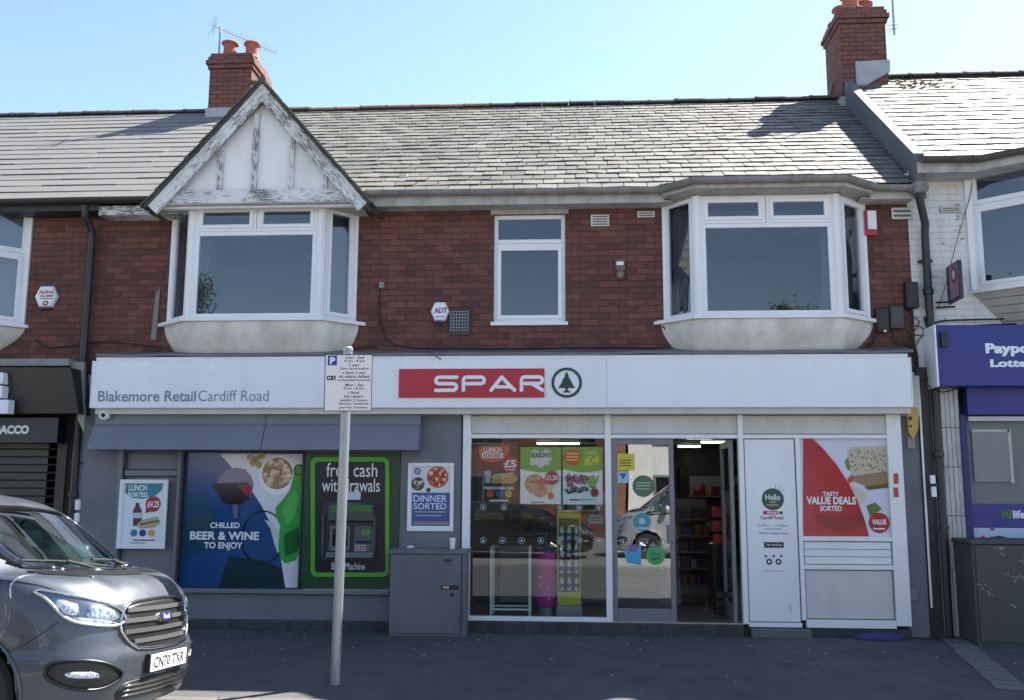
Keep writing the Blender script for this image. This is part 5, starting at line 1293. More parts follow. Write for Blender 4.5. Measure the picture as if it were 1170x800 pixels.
for n_, cx, cy, sx_, sy_, c in ((34, 662, 546, 10, 6, ink(170, 40, 80)), (16, 651, 549, 4, 6, ink(130, 24, 60)), (26, 677, 549, 7, 6, ink(150, 180, 60)), (36, 660, 560, 13, 4, ink(40, 50, 90))):
    for k in range(n_): fdisc(cx+rnd.gauss(0, sx_*.5), cy+rnd.gauss(0, sy_*.5), rnd.uniform(1.4, 2.1), Y-.0003*k-.001, c, t, n=8) if False else None
    mm = MB(); mm2 = MB()
    for k in range(n_):
        p = at(cx+rnd.gauss(0, sx_*.5), cy+rnd.gauss(0, sy_*.5), Y); r = rnd.uniform(.015, .023); mm.disc(p.x, p.z, r, Y-.002-.0002*k, Y, 9); mm2.disc(p.x-.004, p.z+.004, r*.4, Y-.0025-.0002*k, Y, 6)
    mm.build('fruit_print', c, t); mm2.build('fruit_highlight', ink(214, 196, 206), t)
fdisc(679.5, 563, 4.6, Y-.012, CRIM, t); frect(651, 570.3, 663, 572, Y, CRIM, t); frect(664, 570.3, 678, 571.5, Y, ink(150, 160, 170), t)
t = wposter((672, 589, 690, 599), 'small teal card low at the right of the shop window'); frect(672.5, 588, 689, 598.5, PY, ink(50, 130, 140), t, 'sheet', .003); frect(674, 591, 687, 592.5, PY-.004, ink(20, 60, 70), t); frect(674, 594, 687, 595.5, PY-.004, ink(20, 60, 70), t)
# row of round manifestation dots on the glass
def dots(px_list, y, Y, name, label):
    t = empty(name, tuple(at(px_list[0], y, Y)), label, 'sticker row')
    for x in px_list:
        ring_(x, y, 3.6, .7, Y, ink(150, 156, 160), t, 'sticker', .001); p = at(x, y, Y); MB().prism([(p.x, p.z+.022), (p.x+.014, p.z-.016), (p.x-.014, p.z-.016)], Y-.0012, Y-.0002).build('sticker', ink(200, 206, 210), t)
dots([552, 574, 596, 618, 640, 662, 684], 617.5, SY+.018, 'glass_sticker_row', 'lower row of small round fir tree stickers on the shop window')
dots([552, 576, 640, 662, 684], 579.5, SY+.018, 'glass_sticker_row', 'upper row of small round fir tree stickers on the shop window')
dots([712, 734, 757], 619, DY-.002, 'glass_sticker_row', 'row of small round fir tree stickers on the shop door')
# door stickers
Y = DY-.003
def stick(px, label, fn): a, b, c, d = rect(*px, Y); t = empty('door_sticker', ((a+b)/2, Y, c), label, 'sticker'); fn(t); return t
def yel(t):
    frect(705.5, 518.5, 725, 537.5, Y, ink(206, 190, 60), t)
    for k in range(3): frect(708, 525.5+3*k, 721, 526.8+3*k, Y-.002, ink(110, 100, 40), t)
stick((705, 519, 725, 537), 'yellow square notice at the top of the shop door', yel)
stick((705, 538, 719, 552), 'pale blue square sticker under the yellow notice on the door', lambda t: (frect(705.5, 538.5, 719, 552, Y, ink(150, 190, 214), t), flat([(708, 541), (716, 541), (712, 548)], Y-.002, ink(50, 90, 130), t)))
def gdisc(t):
    fdisc(735, 555.5, 12, Y, ink(74, 104, 84), t)
    for k in range(3): frect(727, 551+3.4*k, 744-k, 552.4+3.4*k, Y-.002, ink(150, 180, 150), t)
stick((723, 543, 747, 568), 'large round dark green sticker in the middle of the shop door', gdisc)
stick((723, 586, 745, 607), 'round teal sticker below the green one on the shop door', lambda t: (fdisc(733.5, 596.5, 10, Y, ink(56, 146, 160), t), fdisc(733.5, 595.5, 3.5, Y-.002, ink(180, 190, 200), t), frect(727, 603, 740, 604, Y-.002, M['white'], t)))
def bag(t):
    flat([(712.5, 629), (732.5, 624), (732.5, 646.5), (716, 643)], Y, ink(50, 160, 200), t); flat([(718, 623), (728, 622), (728, 630), (718.5, 631)], Y-.002, ink(120, 90, 160), t)
stick((712, 622, 733, 647), 'tilted sky blue bag-shaped sticker low on the shop door', bag)
stick((738, 624, 760, 645), 'round bright green sticker low on the shop door', lambda t: (fdisc(749, 634.5, 10.5, Y, ink(50, 160, 90), t), pword('I Scan', 743, 631.5, 755, 634.5, Y-.002, ink(20, 60, 40), t, bold=.03), pword('here', 744, 636, 754, 640, Y-.002, ink(20, 60, 40), t, bold=.03)))

# ---- things inside the shop
FLZ = zb_-.005
def wire_stand():
    x0, x1, z0, z1 = rect(561, 626, 605, 699, .25)
    t = empty('display_stand', ((x0+x1)/2, .3, FLZ), 'white tubular frame standing behind the shop window at the left', 'display frame')
    fr = MB(); r = .014
    for y in (.25, .60):
        fr.tube([(x0, y, FLZ), (x0, y, z1), (x1, y, z1), (x1, y, FLZ)], r, 8); fr.tube([(x0, y, FLZ+.09), (x1, y, FLZ+.09)], r*.9, 8)
    for x in (x0, x1): fr.tube([(x, .25, z1), (x, .60, z1)], r, 8); fr.tube([(x, .25, FLZ+.09), (x, .60, FLZ+.09)], r*.9, 8)
    fr.build('frame', M['white_frame'], t, smooth='auto')
    MB().box(x0+.08, x1-.02, .62, .64, FLZ+.14, z1-.02).build('back_board', paint('grey_board', g(.10, (.9, 1, 1.05)), .5, .1), t)
wire_stand()
p0, p1 = at(612, 690, .45), at(636, 690, .45)
t = empty('drum_cooler', ((p0.x+p1.x)/2, .45, FLZ), 'bright purple cylindrical drinks cooler behind the shop window', 'drinks cooler'); cx = (p0.x+p1.x)/2; r = (p1.x-p0.x)/2+.01; zt_ = Z_(631, 624, .45)
PUR = ink(176, 40, 140)
MB().lathe((cx, .45, FLZ+.1), [(r*.72, 0), (r*.95, .08), (r, .16), (r, zt_-FLZ-.1)], 28).build('drum', PUR, t, smooth='auto')
MB().lathe((cx, .45, zt_), [(r*1.04, 0), (r*1.04, .03), (r*.9, .05), (r*.3, .05), (.03, .12), (.03, .22)], 24).build('lid', ink(50, 60, 80), t, smooth='auto')
MB().lathe((cx, .45, FLZ), [(r*.7, 0), (r*.6, .1)], 20).build('base', ink(110, 110, 110), t)
for k, (dx, dz) in enumerate(((-.07, .45), (-.06, .36), (.04, .2), (.02, .32))): word(['freeze', 'cold', 'o', '*'][k] if False else 'o', cx+dx-.015, FLZ+dz, cx+dx+.015, FLZ+dz+.03, .45-r-.003, M['white'], t, bold=.0)
p0, p1 = at(637, 690, .35), at(664, 690, .35); xa, xb = p0.x, p1.x
t = empty('bottle_rack', ((xa+xb)/2, .4, FLZ), 'lime yellow shelf rack of water bottles behind the shop window', 'display rack')
LIME = ink(186, 194, 60); ztop = Z_(590, 650, .35)
rk = MB(); rk.box(xa, xa+.015, .35, .65, FLZ+.15, ztop); rk.box(xb-.015, xb, .35, .65, FLZ+.15, ztop); rk.box(xa, xb, .64, .66, FLZ+.15, ztop); rk.build('side_panel', LIME, t)
MB().box(xa, xb, .335, .349, FLZ+.14, FLZ+.29).build('front_panel', LIME, t, bevel=.004); MB().box(xa, xb, .335, .6, ztop-.02, ztop+.06).build('header', LIME, t); MB().box(xa-.01, xb+.01, .33, .66, FLZ, FLZ+.135).build('base', ink(150, 150, 150), t)
shz = [FLZ+.30, FLZ+.50, FLZ+.70, FLZ+.90]
for z in shz: MB().box(xa+.016, xb-.016, .355, .635, z-.012, z).build('shelf', ink(60, 62, 60), t)
def bottle_proto(name, col, capc, loc, label, group):
    b = empty(name, loc, label, 'bottle', group); k = .0
    MB().lathe(loc, [(.026, 0), (.03, .01), (.03, .10), (.024, .125), (.011, .15), (.011, .165)], 12).build('bottle_body', col, b, smooth='auto')
    MB().lathe((loc[0], loc[1], loc[2]+.165), [(.013, 0), (.013, .016)], 10).build('cap', capc, b); MB().lathe((loc[0], loc[1], loc[2]+.04), [(.0308, 0), (.0308, .045)], 12).build('wrap', ink(60, 90, 170), b, smooth='auto')
    return b
bp = bottle_proto('water_bottle', ink(196, 204, 210, .15), ink(40, 60, 120), (xa+.05, .39, shz[0]), 'water bottle on the lowest shelf of the lime yellow rack', 'water bottles on the lime rack')
for j, z in enumerate(shz):
    for i in range(3):
        for q in range(2):
            if j == i == q == 0: continue
            c = copy_tree(bp); c['label'] = 'water bottle on the %s shelf of the lime yellow rack' % ('lowest', 'second', 'third', 'topmost')[j]; c.location = (xa+.05+i*(xb-xa-.10)/2, .39+.1*q, z)
# shelf units and goods seen through the doorway and behind the posters
goodcols = [ink(110, 40, 40), ink(140, 116, 60), ink(50, 62, 92), ink(150, 146, 138), ink(52, 80, 58), ink(88, 56, 72), ink(116, 76, 52)]
colname = ['red', 'ochre', 'blue', 'cream', 'green', 'mauve', 'brown']
def shelf_unit(x0, x1, y0, y1, levels, label, seed, h=1.75, where=''):
    t = empty('shelf_unit', ((x0+x1)/2, (y0+y1)/2, FLZ), label, 'shelf unit', 'shelf units in the shop')
    MB().box(x0, x1, y1-.02, y1, FLZ, h).build('back_panel', M['shelf'], t); bs = MB(); bs.box(x0, x1, y0, y1-.021, FLZ, FLZ+.12); bs.build('base', M['shelf'], t)
    rnd = random.Random(seed)
    for k in range(levels):
        z = FLZ+.125+k*(h-FLZ-.2)/levels; MB().box(x0, x1, y0+.003, y1-.022, z, z+.02).build('shelf', M['shelf'], t)
        x = x0+.02
        while x < x1-.08:
            w_ = rnd.uniform(.07, .16); hh = rnd.uniform(.10, (h-FLZ-.2)/levels-.06)
            key = (0, rnd.randrange(len(goodcols)))
            m = MB().box(x, min(x+w_, x1), y0+.02, y0+.14, z+.021, z+.021+hh).build('product_box', goodcols[key[1]], None, bevel=.004)
            tag(m, colname[key[1]]+' packet on the '+('lowest', 'second', 'third', 'fourth', 'top')[k]+' shelf '+where, 'packet', 'packets on the shop shelves')
            x += w_+.012
    return t
shelf_unit(1.25, 2.0, 3.0, 3.4, 5, 'shelf unit just inside the open doorway', 1, 1.5, 'just inside the doorway')
shelf_unit(2.2, 3.5, 6.6, 7.0, 5, 'shelf unit deep in the shop in line with the doorway', 2, 1.9, 'deep in the shop')
shelf_unit(-.9, .6, 2.7, 3.1, 4, 'long shelf unit behind the counter', 3, 1.6, 'behind the counter')
mg = MB(); mx = 1.64
t = empty('magazine_stand', (mx, 1.2, FLZ), 'dark stand of red and white packets just inside the doorway on the right', 'stand')
MB().box(mx+.1, mx+.3, 1.0, 1.5, FLZ, .95).build('stand_body', ink(22, 22, 26), t, bevel=.006)
for k in range(3): MB().box(mx+.11, mx+.28, .97, .998, 1.0+k*.17-.05, 1.13+k*.17-.05).build('red_packet', ink(170, 36, 44), t, bevel=.004)
# counter and till behind the window
t = empty('shop_counter', (-.1, 1.9, FLZ), 'dim counter behind the shop window posters', 'counter'); MB().box(-1.0, .45, 1.7, 2.2, FLZ, 1.0).build('counter_body', paint('counter', g(.12, (1, .9, .8)), .5, .2), t, bevel=.01); MB().box(-1.03, .48, 1.66, 2.24, 1.001, 1.04).build('counter_top', ink(90, 86, 80), t, bevel=.006)

# ---- parking sign on its post
pp = at(383, 776, -3.15); tp = at(397.5, 400, -3.15)
t = empty('parking_sign_post', (pp.x, -3.15, 0), 'grey metal post carrying a white parking sign at the pavement edge', 'sign post')
MB().tube([(pp.x, -3.15, -.02), (tp.x+.0, -3.15, tp.z)], .042, 20).build('post', M['galv'], t, smooth='auto'); MB().lathe((tp.x, -3.15, tp.z), [(.045, -.01), (.045, .015), (.03, .028)], 18).build('post_cap', M['galv'], t, smooth='auto')
SYp = -3.21; a, b, c, d = rect(371, 405, 426, 470, SYp)
pm = M['sign_face'] = paint('parking_sign_face', rgb(226, 218, 216), .4, .06)
pl_ = flat([(371.5, 405), (426, 405), (424.5, 470), (370, 470)], SYp, M['ink_black'], t, 'sign_plate', .006)
flat([(372.3, 405.8), (425.2, 405.8), (423.7, 469.2), (370.8, 469.2)], SYp-.0065, pm, t, 'sign_face', .001)
frect(374.5, 406.5, 385, 417.5, SYp-.008, ink(28, 60, 150), t, 'parking_symbol', .001); pword('P', 377, 408.3, 383, 416, SYp-.0095, M['white'], t, bold=.04)
frect(373.5, 429.5, 383.5, 434.3, SYp-.008, ink(30, 28, 30), t, 'zone_tab', .001); pword('M 2', 374.8, 430.5, 382.5, 433.4, SYp-.0095, M['white'], t, bold=.02)
lines = [('Llun - Sad', 395, 416), ('8 am - 8 pm', 393.5, 417), ('1 awr', 399, 411), ('Dim dychwelyd', 388.5, 421), ('o fewn 2 awr', 391, 418), ('Ac eithrio deiliaid', 387, 422), ('trwydded breswyl', 385.5, 423)]
lines2 = [('Mon - Sat', 394.5, 415), ('8 am - 8 pm', 392.5, 416), ('1 hour', 397.5, 411), ('No return', 393.5, 414.5), ('within 2 hours', 388.5, 419.5), ('Except resident', 387, 421), ('permit holders', 387.5, 420)]
for k, (s_, x0, x1) in enumerate(lines): pword(s_, x0, 406.8+k*4.35, x1, 410.1+k*4.35, SYp-.0078, M['ink_black'], t, bold=.02)
for k, (s_, x0, x1) in enumerate(lines2): pword(s_, x0, 438.2+k*4.35, x1, 441.5+k*4.35, SYp-.0078, M['ink_black'], t, bold=.02)
for z in (c+.12, d-.12): MB().tube([(pp.x-.06+.02, -3.17, z), (pp.x+.1, -3.17, z)], .014, 6).build('clamp', M['galv'], t)

# ---- right-hand blue shop
t = empty('blue_shop_sign', tuple(at(1120, 441, -.3)), 'bright blue sign board with white lettering at the right edge', 'shop sign')
YB = -.34; a, b, c, d = rect(1071, 371, 1260, 441, YB)
MB().box(a, b+1.5, YB, -.01, c, d).build('board', M['blue_sign'], t, bevel=.006); MB().box(a-.02, a, YB-.004, -.01, c-.005, d+.004).build('trim', M['white_frame'], t)
pword('Paypoint', 1126, 392, 1200, 407, YB-.002, M['white'], t, bold=.05); pword('Lottery', 1131.5, 410.5, 1191, 422, YB-.002, M['white'], t, bold=.05)
frect(1074, 380, 1081, 397, YB-.001, M['black'], t, 'lamp_box', .05)
sb = empty('blue_shop_front', tuple(at(1140, 720, 0)), None, None); sb.parent = W2; sb.location = Vector((5, 0, 0))-W2.location
a, b, c, d = rect(1105, 441, 1260, 474, -.16); MB().box(a, b+1.5, -.16, -.02, c, d-.003).build('shutter_box', M['blue_sign'], sb, bevel=.008)
a, b, c, d = rect(1106, 476, 1260, 481, -.08); MB().box(a, b+1.5, -.1, -.03, c, d).build('bottom_bar', M['cream'], sb)
a, b, c, d = rect(1103, 474, 1110.5, 725, -.05); MB().box(a, b, -.09, .05, 0, d).build('post', M['blue_paint'], sb, bevel=.006)
x0 = b; a, b, c, d = rect(1111, 481, 1260, 576, -.02); gp_ = paint('grey_window_board', g(.17, (.95, 1, 1)), .5, .2)
MB().box(x0, b+1.5, -.02, .05, c, d).build('window_board', gp_, sb)
a, b, c, d = rect(1111, 492, 1154, 551, -.024); mb = MB(); mb.box(a, b, -.045, -.0205, c, d); mb.build('inner_board', paint('pale_grey_board', g(.22, (.93, 1, 1)), .4, .12), sb, bevel=.004)
mb = MB(); mb.box(b-.02, b+.02, -.05, -.046, c-.01, d+.01); mb.box(a, b, -.05, -.0455, d-.02, d+.012); mb.build('metal_strip', M['galv'], sb)
a, b, c, d = rect(1111, 576, 1260, 603, -.03); MB().box(x0, b+1.5, -.04, .05, c, d).build('blue_band', M['blue_sign'], sb)
a, b, c, d = rect(1111, 603, 1260, 720, -.03); MB().box(x0, b+1.5, -.02, .05, 0, d).build('stall_riser', M['blue_paint'], sb)
lf = empty('window_banner', tuple(at(1150, 603, -.04)), 'blue window banner with a small green square logo and white word', 'banner'); lf.location.y = -.041
frect(1144.5, 583, 1156, 592, -.0415, ink(40, 120, 60), lf, 'logo_square'); ring_(1150, 587.5, 3.4, .8, -.044, ink(20, 60, 40), lf); pword('life', 1157.5, 583, 1171, 592.5, -.042, M['white'], lf, bold=.03)
fp = empty('window_poster', tuple(at(1150, 617, -.04)), 'pale poster with red and dark shapes above the dark cabinet', 'poster'); fp.location.y = -.041
frect(1113, 603.5, 1230, 622, -.0415, ink(176, 196, 216), fp, 'sheet'); flat([(1114, 617), (1124, 611.5), (1127, 617)], -.0435, ink(180, 40, 50), fp); flat([(1130, 614), (1142, 612), (1158, 616), (1130, 617)], -.0435, ink(40, 40, 56), fp)
frect(1131, 603.5, 1136, 606, -.0435, ink(120, 40, 90), fp)
# white tiled pilaster
pil = empty('tiled_pilaster', tuple(at(1085, 725, -.05)), None); pil.parent = W2; pil.location = Vector((4.4, 0, 0))-W2.location
a, b, c, d = rect(1079, 441, 1103, 725, -.06); a = X_(1078, 600, -.06)-.06; ti = MB(); zz = .02
for row, z1_ in enumerate((.75, 1.35, 1.9, 2.35, 2.85)):
    n = 6 if row else 5
    for k in range(n): ti.box(a+(b-a)*k/n+.003, a+(b-a)*(k+1)/n-.002, -.06-.004*((k*7+row) % 3 == 0), -.003, zz, z1_-.006)
    zz = z1_
ti.build('tiles', M['tile_white'], pil, bevel=.004); MB().box(a-.002, b, -.052, -.0035, .0, 2.86).build('grout', M['brown'], pil)
# hanging sign on the white brick
t = empty('projecting_sign', tuple(at(1088, 347, -.2)), 'narrow dark hanging sign with a round red emblem on the white brick', 'hanging sign')
pa, pb_ = at(1082, 300, -.03), at(1096.5, 297, -.42); P6 = Pl((pa.x, -.03), (pb_.x+.0, -.42)); z0, z1 = Z_(345, 1088, -.2), Z_(302, 1088, -.2)
mb = MB(); P6.box(mb, 0, P6.L, -.02, .02, z0, z1); mb.build('sign_board', ink(44, 38, 48), t, bevel=.004)
mb = MB(); P6.box(mb, P6.L*.28, P6.L-.02, .0205, .023, z0+.04, z1-.03); mb.build('sign_face', ink(150, 110, 130), t)
mb = MB(); n = 20; c0 = P6.L*.63
rings = [[P6.p(c0+r*math.cos(2*math.pi*k/n)*.9, nn, (z0+z1)/2+.08+r*math.sin(2*math.pi*k/n)) for k in range(n)] for nn, r in ((.0232, .10), (.026, .10))]; mb.loft(rings); mb.build('round_emblem', ink(120, 30, 44), t)
mb = MB(); rings = [[P6.p(c0+r*math.cos(2*math.pi*k/n)*.9, nn, (z0+z1)/2+.08+r*math.sin(2*math.pi*k/n)) for k in range(n)] for nn, r in ((.0262, .055), (.028, .055))]; mb.loft(rings); mb.build('emblem_centre', ink(200, 190, 196), t)
mb = MB()
for z in (z0+.03, z0-.03): mb.tube([(pa.x-.15, -.01, z), (pa.x+.05, -.06, z)], .012, 6)
mb.build('bracket', M['black'], t)

# ---- left-hand black shop
t = empty('black_fascia_sign', tuple(at(45, 474, -.4)), 'black tilted sign board with white block letters at the left edge', 'shop sign')
p0, p1, p2, p3 = at(-40, 419, -.45), at(81, 420, -.45), at(92, 473, -.30), at(-40, 473, -.30)
mb = MB(); mb.hexa([(p3.x-1.5, -.34, p3.z), (p2.x, -.34, p2.z), (p2.x, -.05, p2.z), (p3.x-1.5, -.05, p3.z), (p0.x-1.5, -.46, p0.z), (p1.x, -.46, p1.z), (p1.x, -.05, p1.z), (p0.x-1.5, -.05, p0.z)]); mb.build('board', M['blk_sign'], t, bevel=.004)
wl = MB()
for y0, y1, xe_ in ((426, 439, 5), (441, 455, 4), (457, 473, 11)):
    a, b, c, d = rect(-30, y0, xe_, y1, -.50); wl.box(a, b, -.53, -.40, c, d)
wl.build('block_letters', M['white'], t, bevel=.006)
t = empty('tobacco_sign', tuple(at(30, 506, -.2)), 'dark blue black sign reading tobacco in white under the tilted sign', 'shop sign')
a, b, c, d = rect(-60, 477, 66, 506, -.22); MB().box(a-1, b, -.22, -.02, c, d).build('board', ink(18, 22, 38), t, bevel=.004); pword('TOBACCO', -22, 486, 33, 496, -.2215, M['white'], t, bold=.05, name='lettering')
t = empty('roller_shutter', tuple(at(30, 700, -.05)), 'black slatted roller shutter behind the van', 'shutter'); a, b, c, d = rect(-60, 507, 72, 700, .02)
sh = MB(); z = 0; MB().box(a-1, b, .051, .09, -.1, d+.1).build('added_backing', M['black'], t)  # black sheet added to stop light showing between the slats
while z < d:
    sh.box(a-1, b-.12, .0+.0, .05, z, z+.085); z += .095
sh.build('slats', paint('black_shutter', g(.022), .4, .2), t, bevel=.006); gd = MB(); gd.box(b-.12, b, -.02, .06, 0, d); gd.build('guide_rail', M['black'], t)
pb2 = paint('cream_side_board', g(.30, (1, 1, .9)), .6, .35); tag(MB().prism([(at(81, 414, -.2).x, at(81, 414, -.2).z), (at(97, 414, -.2).x, at(97, 414, -.2).z), (at(97, 495, -.2).x, at(97, 495, -.2).z), (at(90, 480, -.2).x, at(90, 480, -.2).z)], -.22, -.17).build('bracket_board', pb2, None), 'cream tapering side board between the black sign and the left drainpipe', 'board')
a, b, c, d = rect(-60, 410, 79, 418, -.3); tag(MB().box(a, b, -.3, -.02, c, d).build('canopy_board', paint('dirty_canopy', g(.28), .7, .6), None), 'dirty cream board above the tilted black sign', 'board')

# ================================================================== VEHICLES
def sm_(a, b, k): h = max(k-abs(a-b), 0)/k; return max(a, b)+h*h*k/4
def smin_(a, b, k): return -sm_(-a, -b, k)
def interp(x, P_):
    if x <= P_[0][0]: return P_[0][1]
    for (a, b), (c, d) in zip(P_, P_[1:]):
        if x <= c: return b+(d-b)*(x-a)/(c-a)
    return P_[-1][1]
class Body:                                   # x forward (front at 0, body runs to -x), y left, z up
    def __init__(s, roof=1.60, rise=.20, Lb=4.35, hood=.86, slope=.80, wsb=.66):
        s.roof, s.rise, s.L, s.hood, s.slope, s.wsb = roof, rise, Lb, hood, slope, wsb
    def F(s, x, y, z):
        u = -x; ay = abs(y)
        prof = interp(z, [(.12, .14), (.2, .05), (.30, .02), (.40, 0), (.52, 0), (.60, .03), (.72, .05), (.84, .085), (.95, .16), (1.1, .3)])
        g1 = (prof + .20*(ay/.92)**2 + .27*(ay/.92)**6) - u
        zb = s.hood + .245*(1-math.exp(-u/.30)) - .055*(ay/.9)**2 + .018*math.exp(-((ay-.50)/.07)**2) - .012*math.exp(-((ay-.36)/.10)**2)
        zw = s.hood+.235 + s.slope*(u-s.wsb) - .13*(ay/.8)**2
        zr = s.roof + s.rise*(1-math.exp(-(max(u-1.25, -.3))/.9)) - .05*(ay/.75)**2
        top = smin_(zr, sm_(zb, zw, .03), .10)
        g2 = (z-top)/1.15
        w_ = .915 - .03*((z-.72)/.42)**2 if z < 1.06 else .915-.03*((1.06-.72)/.42)**2-.33*(z-1.06)
        w_ -= .05*math.exp(-((z-.60)/.05)**2)*.3
        w_ += .035*math.exp(-(((u-.84)/.43)**2+((z-.33)/.43)**2)**3)
        g3 = ay - w_
        g4 = .17-z; g5 = u - s.L + .1*(z-1)
        v = sm_(g1, g2, .06); v = sm_(v, g3, .07); v = sm_(v, g4, .05); return sm_(v, g5, .1)
    def hit(s, o, d):
        a, b = 0.0, 0.0; st = .08
        while s.F(o[0]+d[0]*b, o[1]+d[1]*b, o[2]+d[2]*b) < 0 and b < 8: a = b; b += st
        for _ in range(18):
            m = (a+b)/2
            if s.F(o[0]+d[0]*m, o[1]+d[1]*m, o[2]+d[2]*m) < 0: a = m
            else: b = m
        return Vector((o[0]+d[0]*a, o[1]+d[1]*a, o[2]+d[2]*a))
    def nrm(s, p, e=.004):
        f0 = s.F
        return Vector((f0(p.x+e, p.y, p.z)-f0(p.x-e, p.y, p.z), f0(p.x, p.y+e, p.z)-f0(p.x, p.y-e, p.z), f0(p.x, p.y, p.z+e)-f0(p.x, p.y, p.z-e))).normalized()
    def front(s, y, z):                       # ray forward from inside
        return s.hit((-1.25 if z < 1.0 else -(s.wsb+(z-s.hood-.2)/s.slope+.35), y, z), (1, 0, 0))
    def topz(s, x, y): return s.hit((x, y, .7), (0, 0, 1))
    def side(s, x, z, sg=-1): return s.hit((x, 0, z), (0, sg, 0))
    def polar(s, a, z):                       # a: degrees from straight ahead, negative towards the right side
        t = R(a); return s.hit((-1.2, 0, z), (math.cos(t), math.sin(t), 0))
def resample(pts, n, closed=True):
    P_ = [Vector(p) for p in pts]; seg = list(zip(P_, P_[1:]+([P_[0]] if closed else []))); L = [(b-a).length for a, b in seg]; T = sum(L); out = []
    for k in range(n):
        d = T*k/(n if closed else n-1); i = 0
        while i < len(L)-1 and d > L[i]: d -= L[i]; i += 1
        a, b = seg[i]; out.append(a+(b-a)*min(1, d/max(L[i], 1e-9)))
    return out
def rounded(pts, it=2):
    P_ = [Vector(p) for p in pts]
    for _ in range(it):
        q = []
        for a, b in zip(P_, P_[1:]+[P_[0]]): q += [a*.78+b*.22, a*.22+b*.78]
        P_ = q
    return P_
def drape(body, fn, pts, off, mat, name, parent, n=64, rings=7, smooth=True, rnd_=2, dome=0):
    P_ = resample(rounded(pts, rnd_) if rnd_ else pts, n); c = sum(P_, Vector((0, 0)))/n; mb = MB(); R_ = []
    for k in range(rings+1):
        f_ = 1-k/rings*.985; ring = []
        for p in P_:
            q = c+(p-c)*f_; h = fn(q.x, q.y); nn = body.nrm(h); o_ = off+dome*(1-f_*f_) if k else off*.2 - .004
            ring.append(h+nn*(o_ if k else -.006))
        R_.append(ring)
    outer = []
    for p in P_: h = fn(p.x, p.y); outer.append(h+body.nrm(h)*off)
    R_ = [R_[0], outer]+R_[1:]
    mb.loft(R_, cap=True); return mb.build(name, mat, parent, smooth=smooth, local=True)
def rim(body, fn, pts, r, off, mat, name, parent, n=72, closed=True, rnd_=2):
    P_ = resample(rounded(pts, rnd_) if rnd_ else pts, n, closed); Q = []
    for p in P_: h = fn(p.x, p.y); Q.append(h+body.nrm(h)*off)
    return MB().tube(Q, r, 6, closed).build(name, mat, parent, smooth=True, local=True)
def inside(p, poly):
    x, y = p; c = False; n = len(poly)
    for i in range(n):
        x1, y1 = poly[i]; x2, y2 = poly[i-1]
        if (y1 > y) != (y2 > y) and x < (x2-x1)*(y-y1)/(y2-y1)+x1: c = not c
    return c
def carpaint(name, c, metal=.6, rough=.3):
    k = N(name); p = k.obj()
    fl = k.noise(p, 900, 1); ds = k.noise(p, 3, 6, .7)
    col = k.mix(k.math('MULTIPLY', fl, .25), c, (c[0]*2, c[1]*2, c[2]*2, 1))
    col = k.mix(k.math('MULTIPLY', k.ramp(ds, [(.5, g(0)), (.8, g(1))]), .16), col, g(.22, (1, .96, .9)))
    return k.finish(col, k.ramp(ds, [(.3, g(rough)), (.75, g(rough+.16))]), metal, k.noise(p, 1.4, 2), .02, .02, .5, coat=.6)
M['chrome'] = plain('chrome_trim', g(.62), .16, 1); M['rubber'] = plain('tyre_rubber', g(.02), .8); M['vblack'] = plain('black_trim', g(.012), .35)
M['frit'] = plain('black_glass_band', g(.006), .12, coat=1)
_k = N('headlight_glass'); _n = _k.noise(_k.scale(_k.obj(), (1, 2.5, 1)), 26, 3); M['lampglass'] = _k.finish(_k.ramp(_n, [(.35, (.25, .3, .4, 1)), (.55, (.8, .88, .98, 1))]), .14, .8, _n, .5, .02, coat=1)
M['lampdark'] = plain('headlight_housing', g(.16, (.85, .97, 1.15)), .18, .7, coat=1)
M['badge'] = plain('badge_blue', rgb(40, 52, 110), .25, .3, coat=1)
M['seat'] = plain('seat_cloth', g(.08), .8); M['dash'] = plain('dashboard', g(.12, (1, 1, 1)), .6)
